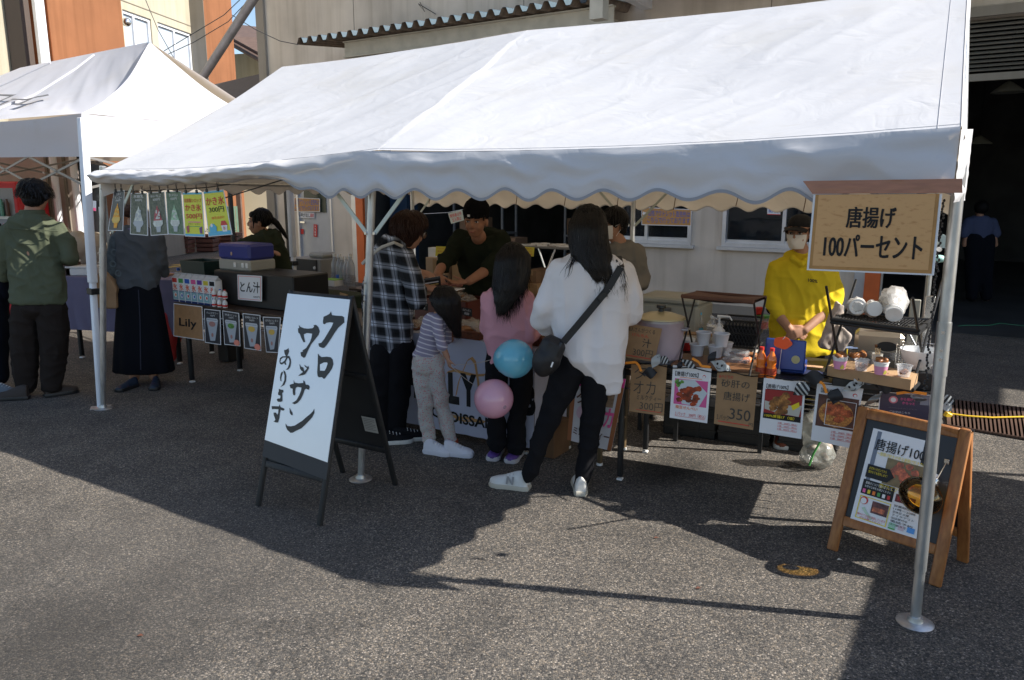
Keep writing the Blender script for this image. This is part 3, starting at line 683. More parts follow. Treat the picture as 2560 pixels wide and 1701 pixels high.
# ================================================================== the big tent
EZ = 1.85
tent = thing('market_tent', 'large white canvas market tent with scalloped valance over the food stalls', 'tent', F(0,0,0))
def P2(p): return st(p)
RL = PT(705,168,1.8); RM = PT(1318,76,1.8); RR = PT(2420,-42,1.8)
EL = PT(250,428,-.05); EM = PT(943,376,-.05); ER = PT(2402,318,-.05)
BL_, BM_, BR_ = F(-2.6,3.65,1.74), F(.05,3.65,1.74), F(2.72,3.65,1.74)
def lerp3(a, b, c, u, um=.47):
    return a.lerp(b, u / um) if u < um else b.lerp(c, (u - um) / (1 - um))
def roofpt(u, v, front=True):
    # u along the tent, v from eave (0) to ridge (1)
    e = lerp3(EL, EM, ER, u) if front else lerp3(BL_, BM_, BR_, u); r = lerp3(RL, RM, RR, u)
    p = e.lerp(r, v)
    ub = u; bay = (u / .47) if u < .47 else (u - .47) / .53
    sag = -.055 * sin(math.pi * bay) * (1 - v) ** 1.0 * (.35 + v) * 1.6 - (.03 if u >= .47 else .045 - .03 * bay) * sin(math.pi * v)
    sag -= .018 * sin(math.pi * bay) * v
    # drawn wrinkles: diagonal from the ridge ends, soft ripples
    x = u * 5.4; y = v * 2
    w = .016 * noise.noise(V((x * 1.2 - y * 1.7, x * .35 + y * .4,3 if front else 8))) * 2
    w += .013 * (1 - abs(noise.noise(V((x * 3.2 - y * 3.4, x * .5 + y * .6,11))))) ** 3 * (.4 + .6 * abs(sin(x)))
    w += .004 * noise.noise(V((x * 7 - y * 6, x * 2 + y * 1.5,5)))
    edge = min(1,8 * v, 8 * (1 - v), 12 * u, 12 * (1 - u)) if True else 1
    p = p + Z_ * (sag + w * max(edge, .12))
    return p
mb = MB(); mb.grid(lambda u, v: roofpt(u, v), 260,90); mb.b('front_roof', CANVAS, tent, sharp=False)
mb = MB(); mb.grid(lambda u, v: roofpt(u, 1 - v, False), 120,40); mb.b('back_roof', CANVAS, tent, sharp=False)
# rolled soft hem along the ridge and the eave, and the bay seam
mb = MB(); mb.tube([roofpt(i / 60,1) - Z_ * .014 for i in range(61)], .012,8); mb.b('ridge_fold', CANVAS, tent)
for uu in (.47,.986): mb = MB(); mb.tube([roofpt(uu, i / 60) + Z_ * .0004 for i in range(61)], .0016,5); mb.b('seam', mat('stitching', (.36,.36,.38), .8), tent)
for vv in (.012,): mb = MB(); mb.tube([roofpt(i / 200, vv) + Z_ * .0004 for i in range(201)], .0012,5); mb.b('seam', MATS['stitching'], tent)
mb = MB(); mb.grid(lambda u, v: roofpt(1.0, v) + E_ * (.001 + .012 * 0) + Z_ * (-.045 * u + .003) + E_ * .045 * u * .4,2,60); mb.b('gable_hem', CANVAS, tent)
# front valance: full drop on the right, tucked up on the left
SE0, SE1 = P2(EL)[0], P2(ER)[0]
def eave(s):
    u = (s - SE0) / (SE1 - SE0); return roofpt(min(max(u, 0), 1), 0)
PER = .252
def vbot(s):
    e = eave(s).z
    full = 1.618 + .022 * cos((s - .30) / PER * 2 * math.pi + 1.3 * noise.noise(V((s * 1.1,5,0)))) * (1 + .5 * noise.noise(V((s * 2.3,9,0)))) + .006 * noise.noise(V((s * 2,0,3)))
    k = min(1, max(0, (-.08 - s) / .55)); k = k * k * (3 - 2 * k)
    tuck = e - .085 + .01 * noise.noise(V((s * 5,1,0)))
    return full * (1 - k) + tuck * k, k
def valpt(s, v):
    top = eave(s); b, k = vbot(s); z = top.z + (b - top.z) * v
    f = .010 * noise.noise(V((s * 2.3 + v * .8, v * 3.0,7))) * 2 + .006 * noise.noise(V((s * 7 - v * 3, v * 2,2)))
    rightpull = max(0, (s - 2.0) / .9)
    f += .018 * rightpull * sin((s * 9 - v * 7)) * v + .007 * (1 - abs(noise.noise(V((s * 3.1 - v * 1.4, v * 2.2,21))))) ** 4
    out = -.028 * sin(min(1, v * 3) * math.pi / 2) - f * min(1, v * 4)
    out -= k * .06 * sin(math.pi * v) ** .7
    if k > .02: z += k * .012 * noise.noise(V((s * 9, v * 4,2)))
    q = F(s, 0,0); t0 = P2(top)[1]
    return F(s, t0 + out, z)
mb = MB(); mb.grid(lambda u, v: valpt(SE0 + (SE1 - SE0) * u, 1 - v), 420,16); mb.b('front_valance', CANVAS, tent, sharp=False)
GH = mat('grey_hem', (.30,.30,.32), .7)
mb = MB()
sa = -.62
pts = [valpt(sa + (SE1 - sa) * i / 300,1) - N_ * .004 for i in range(301)]
mb.grid(lambda u, v: pts[round(u * 300)] + Z_ * (.0135 * v - .002) - N_ * .002,300,1); mb.b('hem', GH, tent)
# the tucked part: underside roll and the valance swept up behind it
mb = MB(); mb.tube([F(SE0 + (-.35 - SE0) * i / 50,.0 + .015 * noise.noise(V((i * .3,0,0))), eave(SE0 + (-.35 - SE0) * i / 50).z - .055 + .008 * sin(i * .7)) for i in range(51)], [.035 + .012 * noise.noise(V((i * .25,3,0))) for i in range(51)], 12); mb.b('rolled_valance', CANVAS, tent)
mb = MB()
def lc(u, v):
    s = SE0 - .02 + .05 * v; return F(s, -.06 + .5 * u, EL.z - .005 - (.17 - .10 * u) * v + .01 * sin(u * 9))
mb.grid(lc, 20,8); mb.b('corner_flap', CANVAS, tent)
# side valance on the right, back valance, left side valance
def strip(name, p0, p1, z0, drop, nrm, n=160, ph=0, per=PER):
    def fn(u, v):
        p = p0.lerp(p1, u); L_ = (p1 - p0).length * u
        b = drop + .022 * cos(L_ / per * 2 * math.pi + ph + 1.2 * noise.noise(V((L_ * 1.1, ph, 5))))
        return p - Z_ * (b * (1 - v)) + nrm * (.012 * noise.noise(V((L_ * 3, v * 2, ph))) * (1 - v) + .012 * (1 - v))
    mb = MB(); mb.grid(fn, n, 6); o = mb.b(name, CANVAS, tent, sharp=False)
    h = MB(); h.grid(lambda u, v: fn(u, 0) + Z_ * (.013 * v) + nrm * .002, n, 1); h.b('hem', mat('brown_hem', (.22,.16,.11), .8), o)
strip('side_valance', roofpt(1,0) + E_ * .0, BR_, 0,.235, E_, 160,1.0)
strip('back_valance', BL_ + E_ * -.02, BR_, 0,.27, N_, 260,0)
strip('side_valance', roofpt(0,0), BL_, 0,.14,-E_, 120,2.0)
# closed gable triangles at both ends
for uu, nm in ((1.0, E_), (0.0,-E_)):
    mb = MB()
    fr_ = [roofpt(uu, i / 16) - Z_ * .004 for i in range(17)]; bk_ = [roofpt(uu, i / 16, False) - Z_ * .004 for i in range(17)]
    mb.grid(lambda u, v: fr_[round(v * 16)].lerp(bk_[round(v * 16)], u) + nm * (.012 * sin(math.pi * u) * sin(math.pi * v)), 24,16); mb.b('gable_panel', CANVAS, tent, sharp=False)
# corner wrap, seen as a bright strip at the right end
mb = MB()
def cw(u, v):
    p = roofpt(1,0); z = p.z - .012 + (1.615 - p.z) * (1 - v)
    return F(P2(p)[0] + .004 + .03 * u + .012 * noise.noise(V((u, v * 7,4))) * (1 - v), P2(p)[1] - .03 + .10 * u, z + .006 * u)
mb.grid(cw, 6,30); mb.b('corner_wrap', CANVAS, tent)
# frame
def pole(bpx, tpx, t, base=True, r=.0235, parent=tent, foot=None):
    b = foot if foot else G(*bpx); tp = PT(tpx[0], tpx[1], t) if len(tpx) == 2 else V(tpx)
    d = (tp - b)
    mb = MB(); mb.tube([b + Z_ * .006, b.lerp(tp, .14)], r * .80,16); mb.tube([b.lerp(tp, .135), b.lerp(tp, .62)], r * .93,16); o = mb.b('pole', STEEL, parent)
    mb = MB(); mb.tube([b.lerp(tp, .60), b.lerp(tp, .72)], r + .001,16); mb.b('sleeve', STEEL, o)
    mb = MB(); mb.tube([b.lerp(tp, .70), tp + d.normalized() * .10], r * .92,16); mb.b('upper_tube', STEEL, o)
    if base:
        mb = MB(); M0 = TR_(b); mb.lathe(M0, [(.0,.0), (.066,.0), (.068,.004), (.060,.009), (.03,.012), (.027,.03), (0,.03)], 24); mb.b('foot_plate', STEEL, o)
    for f in (.66,.70,.64):
        mb = MB(); p = b.lerp(tp, f); mb.tube([p - N_ * (r + .006), p - N_ * (r + .013)], .006,8); mb.b('bolt', CHROME, o)
    return b, tp
PB0, PT0 = pole((2287,1558), (2394,478), 0)
PB1, PT1 = pole((902,1199), (930,478), 0)
PB2, PT2 = pole((258,1022), (257,452), 0)
for s, lab in ((-2.55,0), (.1,0), (2.58,0)):
    pole(None, F(s, 3.6,1.66), 0, foot=F(s, 3.6,0))
def pipe(name, a, b, r=.019, m=STEEL, parent=tent, n=10):
    mb = MB(); mb.tube([a, b], r, n); return mb.b(name, m, parent)
zl = lambda p: p
tops = [F(-2.35,0,1.70), F(.165,0,1.765), F(2.87,0,1.80)]
pipe('eave_pipe', tops[0] - E_ * .02, tops[1]); pipe('eave_pipe', tops[1], tops[2])
bt = [F(-2.55,3.6,1.66), F(.1,3.6,1.66), F(2.58,3.6,1.66)]
pipe('eave_pipe', bt[0], bt[1]); pipe('eave_pipe', bt[1], bt[2])
rt = [RL - Z_ * .06, RM - Z_ * .06, RR - Z_ * .06]
pipe('ridge_pipe', rt[0], rt[1]); pipe('ridge_pipe', rt[1], rt[2])
for a, b, c in zip(tops, rt, bt):
    pipe('rafter', a + Z_ * .02, b, .017); pipe('rafter', c + Z_ * .02, b, .017); pipe('cross_pipe', a, c, .015)
FLAT = mat('painted_steel_pale', (.52,.56,.50), .5, metal=.3)
def brace(a, b):
    M = MB(); d = (b - a); x = d.normalized(); z = N_; y = z.cross(x)
    M.box(basis((a + b) / 2, x, y, z), d.length, .022,.006); o = M.b('brace', FLAT, tent, smooth=0)
    for q in (a, b):
        m2 = MB(); m2.tube([q - N_ * .012, q + N_ * .006], .009,8); m2.b('bolt', CHROME, o)
for k, (t0, y) in enumerate(((tops[1], 0), (bt[1], 0))):
    low = t0 - Z_ * .35
    brace(low - E_ * .03 - N_ * .02, t0 - E_ * .36 - Z_ * .02 - N_ * .02); brace(low + E_ * .03 - N_ * .02, t0 + E_ * .36 - Z_ * .02 - N_ * .02)
brace(tops[0] - Z_ * .36 + E_ * .03, tops[0] + E_ * .36); brace(tops[2] - Z_ * .36 - E_ * .03, tops[2] - E_ * .36)
brace(bt[2] - Z_ * .36 - E_ * .03, bt[2] - E_ * .36); brace(bt[0] - Z_ * .36 + E_ * .03, bt[0] + E_ * .36)
# gusset on the right front pole
g = MB(); p = PB0.lerp(PT0,.83); g.box(basis(p + N_ * .02, E_, N_, Z_), .004,.05,.09); g.b('gusset', FLAT, tent, smooth=0)
# ties knotted round the rear eave pipe
TIE = mat('tie_string', (.14,.085,.05), .9)
for i in range(10):
    s = -2.3 + i * .56; p = F(s, 3.6,1.655); mb = MB()
    mb.tube([p + V((0,0,.02)), p - N_ * .02 - Z_ * .01, p - N_ * .018 - Z_ * .09 + E_ * .012, p - N_ * .02 - Z_ * (.15 + .05 * random.random())], .004,5)
    mb.tube([p - N_ * .022, p - N_ * .024 + E_ * .03 - Z_ * .01, p - N_ * .022 + E_ * .012 - Z_ * .022], .0035,5)
    mb.tube([p - N_ * .022, p - N_ * .024 - E_ * .03 - Z_ * .008, p - N_ * .022 - E_ * .012 - Z_ * .024], .0035,5); mb.b('tie', TIE, tent)
# clips hanging under the valance in the bay
mb = MB(); mb.tube([PT(557,497,.02), PT(700,452,.06), PT(905,418,.1)], .004,5); tag(mb.b('cord', cm), 'black cord strung under the left half of the tent eave', 'cord')

# ================================================================== pop-up tent on the left
pop = thing('popup_tent', 'white pop-up tent with hipped roof and printed characters at the left', 'tent', G(252,1020))
A0 = G(252,1020); AT = W(204,284, A0.y); AV = W(207,392, A0.y)
pk = W(374,105,7.55); pk2 = W(50,170,9.6); FLt = W(-420,330,10.2); FLv = W(-420,398,10.2)
BRt = W(716,330,7.75); BRv = W(716,398,7.75)
BLt = FLt + (BRt - AT)
def tri(name, fn, nu, nv, parent=pop):
    mb = MB(); mb.grid(fn, nu, nv); return mb.b(name, CANVAS2, parent, sharp=False)
def hang(p0, p1, u, v, amt): return p0.lerp(p1, u) - Z_ * amt * sin(math.pi * u) * (1 - v)
def rp(u, v):
    e = AT.lerp(FLt, u); r = pk.lerp(pk2, u)
    p = e.lerp(r, v); p -= Z_ * (.16 * sin(math.pi * v) * max(0,1 - 2.2 * u) + .04 * sin(math.pi * v))
    p += Z_ * (.012 * noise.noise(V((u * 18 - v * 5, v * 3,2))) + .003 * noise.noise(V((u * 50 - v * 14, v * 6,5)))) * min(1, v * 6) * min(1,6 * (1 - v))
    return p
tri('front_roof', rp, 140,50)
def rs_(u, v):
    e = BRt.lerp(AT, u); p = e.lerp(pk, v); p -= Z_ * (.10 * sin(math.pi * v)) * (abs(2 * u - 1) ** 1.5)
    p += Z_ * .008 * noise.noise(V((u * 8, v * 4,9))); return p
tri('end_roof', rs_, 40,40)
tri('back_roof', lambda u, v: BRt.lerp(BLt, 1 - u).lerp(pk.lerp(pk2,1 - u), v), 30,20)
tri('front_valance', lambda u, v: AV.lerp(FLv, u).lerp(AT.lerp(FLt, u), v) - V((0,.02 * noise.noise(V((u * 14, v * 2,1))), .02 * sin(math.pi * min(1, u * 3)) * v)), 90,8)
tri('end_valance', lambda u, v: BRv.lerp(AV, u).lerp(BRt.lerp(AT, u), v) + V((.0 + .02 * noise.noise(V((u * 6, v * 2,1))), 0,0)), 40,8)
tri('back_valance', lambda u, v: (BRt - Z_ * .3).lerp(BLt - Z_ * .3,1 - u).lerp(BRt.lerp(BLt, 1 - u), v), 40,4)
for f in (.335,.66):
    mb = MB(); mb.tube([rp(f, .02 + .94 * i / 20) + Z_ * .004 for i in range(21)], .014,8); mb.b('roof_rib', CANVAS2, pop)
# characters printed on the roof
vs_, fs = text_geo('ャコイ', .02); x0 = min(p.x for p in vs_); x1 = max(p.x for p in vs_); y0 = min(p.y for p in vs_); y1 = max(p.y for p in vs_)
mb = MB(); mb.add([rp(.60 - .36 * (p.x - x0) / (x1 - x0), .26 + .20 * (p.y - y0) / (y1 - y0)) + Z_ * .03 - V((0,.02,0)) for p in vs_], fs); mb.b('lettering', mat('roof_ink', (.12,.12,.13), .6), pop, smooth=0)
# legs
def leg(b, tp, parent=pop, r=.026):
    m = MB(); d = tp - b; z = d.normalized(); x = E_; y = z.cross(x).normalized(); x = y.cross(z)
    m.box(basis((b.lerp(tp, .45) + tp) / 2, x, y, z), r * 2, r * 2, d.length * .55,.003); o = m.b('leg', WPAINT, parent, angle=50)
    m = MB(); m.box(basis((b + b.lerp(tp, .5)) / 2, x, y, z), r * 1.5, r * 1.5, d.length * .5,.003); m.b('inner_leg', WPAINT, o, angle=50)
    m = MB(); m.box(basis(b.lerp(tp, .42), x, y, z), r * 2.6, r * 2.6,.045,.004); m.b('latch', BLACKP, o)
    m = MB(); m.box(TR_(b + Z_ * .004) @ RO_(.4,4, 'Z'), .14,.09,.006); m.b('foot', BLACKP if False else STEEL, o)
leg(A0, AT - Z_ * .03)
leg(V((BRt.x, BRt.y, 0)), BRt - Z_ * .03); leg(V((FLt.x, FLt.y, 0)), FLt - Z_ * .03)
mid = AT.lerp(FLt, .5); leg(V((mid.x, mid.y + .1,0)) + N_ * 0, mid)
# scissor truss under the valance
def bar(a, b, w=.017):
    m = MB(); d = b - a; x = d.normalized(); y = V((0,0,1)).cross(x).normalized(); z = x.cross(y); m.box(basis((a + b) / 2, x, y, z), d.length, w * .5, w); m.b('truss_bar', mat('truss_grey', (.24,.23,.22), .5, metal=.4), pop, smooth=0)
def truss(a, b, n, dz=.28):
    for k in range(n):
        p = a.lerp(b, k / n); q = a.lerp(b, (k + 1) / n)
        bar(p, q - Z_ * dz); bar(p - Z_ * dz, q)
        mm = MB(); mm.box(TR_(q - Z_ * dz), .06,.06,.05); mm.b('joint', BLACKP, pop, smooth=0)
dn = V((0,0,-.30))
truss(AT + dn, FLt + dn, 7,.22); truss(AT + dn, BRt + dn, 2,.22); truss(BRt + dn, BLt + dn, 7,.22); truss(AT.lerp(FLt, .33) + dn, BRt.lerp(BLt, .33) + dn, 2,.22)
pl_ = MB(); pl_.tube([V((pk.x, pk.y, 2.1)), pk], .02,8); pl_.b('peak_post', ALU, pop)
bar(AT + dn, V((pk.x, pk.y, 2.2))); bar(BRt + dn, V((pk.x, pk.y, 2.2)))

# ================================================================== neighbour tent just outside the frame on the right (it shades the right foreground)
nt_ = thing('neighbour_tent', 'white pop-up tent pitched right of the wooden menu board', 'tent', F(6.6,1.0,0))
s0, s1, t0, t1 = 5.02,8.0,-2.2,2.8
cs = [F(s0, t0,2.02), F(s1, t0,2.02), F(s1, t1,2.02), F(s0, t1,2.02)]; ap = F((s0 + s1) / 2, (t0 + t1) / 2,2.75)
mb = MB(); mb.add(cs + [ap], [(0,1,4), (1,2,4), (2,3,4), (3,0,4)]); mb.b('roof', CANVAS2, nt_, smooth=0)
mb = MB(); mb.add(cs + [p - Z_ * .28 for p in cs], [(i, (i + 1) % 4,4 + (i + 1) % 4,4 + i) for i in range(4)]); mb.b('valance', CANVAS2, nt_, smooth=0)
for p in cs:
    mb = MB(); mb.box(TR_((p.x, p.y, 1.0)), .04,.04,2.0); mb.b('leg', WPAINT, nt_, smooth=0)

# ================================================================== sandwich boards
def aboard(label, fl, fr, rr, rl, ht, frame_m, board_m, fw, cross, lipw, group=None, panel_top=.0, panel_bot=.8, rear_m=None):
    """two leaning frames hinged at the top; fl.. = feet, ht = height"""
    cl = (fl + rl) / 2 + Z_ * ht; cr = (fr + rr) / 2 + Z_ * ht
    t = thing('sandwich_board', label, 'sign board', (fl + fr + rr + rl) / 4)
    out = {}
    for nm, a, b, off in (('front', fl, fr, 0), ('rear', rl, rr, 1)):
        xx = (b - a).normalized(); up = (cl - a).normalized(); nrm = xx.cross(up).normalized()
        if nrm.y > 0 and not off: nrm = -nrm
        sgn = 1 if not off else -1
        th = .022
        for p, q in ((a, cl), (b, cr)):
            d = (q - p); x = xx; z = d.normalized(); y = z.cross(x).normalized(); x = y.cross(z)
            sh_ = fw / 2 if p is a else -fw / 2
            m = MB(); m.box(basis((p + q) / 2 + x * sh_, x, y, z), fw, th, d.length, .003); m.b('leg', frame_m, t, angle=50)
        for v, w in cross:
            pa = a.lerp(cl, v) + xx * fw; pb_ = b.lerp(cr, v) - xx * fw; d = pb_ - pa; z = (cl - a).normalized(); y = z.cross(xx).normalized()
            m = MB(); m.box(basis((pa + pb_) / 2, xx, y, z), d.length, th * .96, w, .003); m.b('crossbar', frame_m, t, angle=50)
        y = (cl - a).normalized().cross(xx).normalized()
        v0, v1 = panel_bot, panel_top
        qa = Quad(a.lerp(cl, 1 - v1) + xx * fw * .9, b.lerp(cr, 1 - v1) - xx * fw * .9, b.lerp(cr, 1 - v0) - xx * fw * .9, a.lerp(cl, 1 - v0) + xx * fw * .9)
        qa.sheet(board_m, t, 'panel', .006)
        out[nm] = (a, b, cl, cr, xx, y, qa)
    for c in (cl, cr):
        m = MB(); m.tube([c - (cr - cl).normalized() * .006, c + (cr - cl).normalized() * .006], .006,8); m.b('hinge', BLACKM, t)
    return t, out
WORNB = mat('worn_black_wood', (.012,.012,.012), .55, col2=(.035,.03,.025), vscale=60, stretch=(1,1,.2), c2thr=(.55,.75), bump=.3, bscale=80)
fl, fr, rr, rl = G(641,1264), G(804,1316), G(993,1214), G(853,1180)
ht = 1.115
t, o = aboard('tall black sandwich board with white sheet of brushed black characters', fl, fr, rr, rl, ht, WORNB, mat('black_panel', (.018,.018,.018), .6, var=.2), .028, ((.985,.03), (.60,.03), (.20,.035)), 0, panel_top=.02, panel_bot=.80)
a, b, cl, cr, xx, yy, qa = o['front']
yo = -yy if yy.y > 0 else yy
tl, tr_ = a.lerp(cl, .985) + yo * .014, b.lerp(cr, .985) + yo * .014
bl, br = a.lerp(cl, .305) + yo * .014, b.lerp(cr, .275) + yo * .014
BQ = Quad(tl, tr_ - xx * .008, br - xx * .008, bl)
SHEETW = mat('glossy_sheet', (.84,.87,.90), .22, spec=.9, coat=.5, var=.02)
BQ.sheet(SHEETW, t, 'white_sheet', .003)
Quad(bl + Z_ * -.002, br - Z_ * .002, b.lerp(cr, .20) + yo * .014, a.lerp(cl, .23) + yo * .014).sheet(mat('charcoal_skirt', (.03,.031,.034), .6), t, 'lower_panel', .003)
# strokes traced in the sheet's own coordinates (crop px of the sheet -> u,v)
def inv(px, py):
    # sheet corners in the same trace units
    TLc, TRc, BRc, BLc = V((245,0)), V((822,45)), V((585,1528)), V((20,1380))
    p = V((px, py)); u, v = .5, py / 1450
    for _ in range(25):
        q = (TLc.lerp(TRc, u)).lerp(BLc.lerp(BRc, u), v); e = p - q
        du = (TRc - TLc).lerp(BRc - BLc, v); dv = (BLc.lerp(BRc, u)) - (TLc.lerp(TRc, u))
        det = du.x * dv.y - du.y * dv.x; u += .6 * (e.x * dv.y - e.y * dv.x) / det; v += .6 * (du.x * e.y - du.y * e.x) / det; u = min(1, max(0, u)); v = min(1, max(0, v))
    return u, v
STROKES = [
 [(578,250),(585,210),(615,195),(640,180),(652,158),(662,192),(700,196),(752,197),(768,208),(770,255),(745,278),(715,305),(680,355),(650,405),(610,465),(585,495),(570,498),(540,487),(532,458),(560,450),(590,410),(625,350),(655,300),(672,262),(640,258),(608,265),(595,278),(580,275)],
 [(527,550),(542,570),(560,582),(605,575),(640,578),(658,600),(663,640),(650,680),(625,720),(600,752),(585,775),(572,778),(560,765),(530,768),(520,755),(517,720),(524,640)],
 [(345,325),(358,322),(353,293),(368,310),(400,322),(440,325),(485,318),(497,300),(490,290),(515,287),(535,305),(547,345),(535,380),(500,425),(465,470),(435,530),(410,590),(395,597),(372,580),(367,548),(392,538),(385,530),(420,505),(455,450),(470,410),(478,370),(430,365),(400,378),(403,410),(412,450),(395,452),(375,410),(362,375),(348,365)],
 [(355,655),(370,680),(390,685),(395,705),(402,722),(415,705),(425,690),(408,678),(400,660),(418,672),(430,680),(438,667),(442,690),(425,720),(405,750),(370,760),(342,768),(365,745),(388,728),(372,715),(362,700)],
 [(262,855),(275,848),(300,840),(300,805),(308,830),(345,835),(390,828),(388,803),(402,815),(410,842),(435,843),(447,860),(440,888),(425,885),(415,878),(400,890),(385,935),(360,985),(330,1018),(305,1030),(280,1020),(300,1010),(325,990),(350,945),(368,900),(372,872),(335,868),(318,878),(312,905),(312,945),(295,948),(290,920),(290,888),(270,885)],
 [(258,1065),(270,1085),(285,1110),(288,1130),(275,1132),(262,1115)],
 [(220,1213),(238,1235),(270,1235),(305,1225),(340,1200),(375,1175),(410,1140),(450,1105),(472,1080),(485,1055),(485,1095),(465,1135),(440,1165),(400,1210),(365,1245),(320,1270),(285,1292),(265,1295),(235,1270),(222,1240)],
 [(213,530),(222,533),(245,522),(253,513),(260,545),(250,570),(240,590),(228,590),(218,570),(213,550)],
 [(166,640),(172,610),(195,592),(228,590),(260,585),(275,615),(277,650),(268,690),(248,714),(225,716),(245,698),(258,665),(263,635),(255,608),(232,602),(200,604),(182,620),(174,648),(190,652),(215,632),(230,605),(240,590),(246,605),(225,645),(232,668),(222,672),(212,655),(190,670),(172,665)],
 [(190,735),(200,740),(188,775),(182,810),(185,827),(174,822),(171,790),(178,755)],
 [(205,720),(222,735),(232,775),(228,820),(212,858),(172,882),(195,855),(212,815),(215,770),(205,738)],
 [(160,897),(178,903),(200,905),(203,925),(190,935),(193,960),(192,1010),(178,1018),(150,1018),(138,1000),(150,988),(172,985),(175,960),(152,955),(152,935),(158,925)],
 [(90,1063),(110,1062),(160,1060),(165,1040),(175,1065),(205,1075),(212,1085),(200,1098),(175,1090),(168,1120),(162,1170),(150,1210),(130,1212),(106,1203),(120,1195),(125,1185),(110,1145),(108,1122),(130,1120),(145,1140),(152,1120),(155,1088),(115,1088),(93,1092)],
]
HOLES = [[(545,650),(580,630),(610,628),(613,640),(600,680),(585,705),(545,706)]]
mb = MB()
for k, s in enumerate(STROKES):
    uv = [inv(*p) for p in s]; mb.add([BQ.at(u, v, .0012) for u, v in uv][::-1], [tuple(range(len(uv)))])
mb.b('brush_lettering', mat('brush_ink', (.018,.018,.02), .45), t, smooth=0)
mb = MB()
for s in HOLES: mb.add([BQ.at(*inv(*p), .0022) for p in s][::-1], [tuple(range(len(s)))])
mb.b('lettering_gap', SHEETW, t, smooth=0)
# maker's paper on the inside of the rear leaf
a, b, cl2, cr2, xx2, yy2, q2 = o['rear']
fa = q2.n if q2.n.y < 0 else -q2.n
pa = b.lerp(cr2,.30) - xx2 * .13 + fa * .014; pb_ = b.lerp(cr2,.30) - xx2 * .035 + fa * .014; upv = (cl2 - a).normalized() * .095
lq = Quad(pa + upv, pb_ + upv, pb_, pa); lq.sheet(mat('aged_label', (.45,.43,.38), .7), t, 'paper_label', .001)
mb = MB()
for k in range(7): mb.add([lq.at(u, v, .001) for u, v in ((.08,.12 + k * .115), (.08,.15 + k * .115), (.9 - .2 * (k % 3 == 2), .15 + k * .115), (.9 - .2 * (k % 3 == 2), .12 + k * .115))], [(0,1,2,3)])
mb.b('small_print', GREYINK, t, smooth=0)

WOOD = mat('warm_wood', (.36,.15,.045), .45, col2=(.23,.085,.025), vscale=7, stretch=(9,9,1.2), bump=.25, bscale=30, spec=.4)
fl, fr, rr, rl = G(2068,1371), G(2352,1470), G(2421,1408), G(2165,1318)
t, o = aboard('wooden sandwich board with black panel and fried chicken flyer behind the pole', fl, fr, rr, rl, .655, WOOD, mat('chalkboard', (.012,.014,.02), .5, var=.2), .047, ((.965,.045), (.22,.045)), 0, panel_top=.03, panel_bot=.80)
a, b, cl, cr, xx, yy, qa = o['front']; yo = -yy if yy.y > 0 else yy
def bq(px, py):                                # sheet point on the front leaf under a pixel
    d = ray(px, py); n = yo; k = (a + yo * .012 - EYE).dot(n) / d.dot(n); return EYE + d * k
c6 = lambda x, y: bq(2100 + x / 3.919,1020 + y / 3.919)
FQ = Quad(c6(328,198), c6(1040,370), c6(800,1325), c6(100,1085))
FQ.sheet(PAPER, t, 'flyer', .0015)
FOOD = None
def food_mat(name, c1, c2, c3, scale=38):
    m = mat(name, c1,.35, spec=.5); N, L = nodes_of(m); b = N['Principled BSDF']; tc = N.new('ShaderNodeTexCoord')
    v = N.new('ShaderNodeTexVoronoi'); v.inputs['Scale'].default_value = scale; v.feature = 'SMOOTH_F1'; L.new(tc.outputs['Object'], v.inputs['Vector'])
    r = ramp(N, [(0, c1), (.35, c2), (.75, c3)]); L.new(v.outputs['Distance'], r.inputs[0])
    n = N.new('ShaderNodeTexNoise'); n.inputs['Scale'].default_value = scale * 3; n.inputs['Detail'].default_value = 4; L.new(tc.outputs['Object'], n.inputs[0])
    r2 = ramp(N, [(.3, (.5,.5,.5)), (.7, (1.3,1.3,1.3))]); L.new(n.outputs[0], r2.inputs[0])
    L.new(mixc(N, L, 1.0, r.outputs[0], r2.outputs[0], 'MULTIPLY'), b.inputs['Base Color']); return m
PH_ORANGE = food_mat('photo_orange_chicken', (.75,.20,.08), (.55,.12,.04), (.16,.04,.02), 45)
PH_RED = food_mat('photo_red_chicken', (.55,.09,.02), (.36,.05,.015), (.10,.02,.01), 42)
PH_BROWN = food_mat('photo_brown_chicken', (.55,.26,.07), (.38,.16,.04), (.10,.04,.015), 40)
PH_NOODLE = food_mat('photo_noodles', (.75,.45,.12), (.6,.25,.06), (.25,.09,.03), 90)
PH_GREEN = food_mat('photo_salad', (.25,.5,.10), (.12,.32,.05), (.03,.12,.02), 60)
OLIVE = mat('photo_tray', (.20,.15,.07), .5, var=.2, vscale=30)
FQ.rect(.075,.02,.135,.62, mat('slate_bar', (.16,.19,.25), .5), t); FQ.rect(.87,.04,.93,.62, MATS['slate_bar'], t)
FQ.text('唐揚げ100％', .09,.09,.92,.215, INK, t, .018, lay=3)
FQ.text('〜唐揚げ好きが作る唐揚げ好きの為の〜', .14,.225,.9,.265, YEL, t, .01)
FQ.rect(.30,.265,.84,.54, OLIVE, t)
FQ.dots([(random.gauss(.58,.09), random.gauss(.40,.05), .055,.035) for _ in range(16)], PH_ORANGE, t, lay=2.5)
FQ.poly([(.06,.38), (.37,.38), (.45,.45), (.37,.52), (.06,.52)], INK, t, lay=4)
FQ.text('注文をいただいてから', .09,.4,.34,.43, YEL, t, .01, lay=5); FQ.text('揚げたてを提供します！', .09,.44,.36,.47, YEL, t, .01, lay=5)
FQ.text('揚げたてプライド', .28,.545,.68,.59, YEL, t, .02)
FQ.rect(.05,.545,.50,.70, INK, t, lay=1.5)
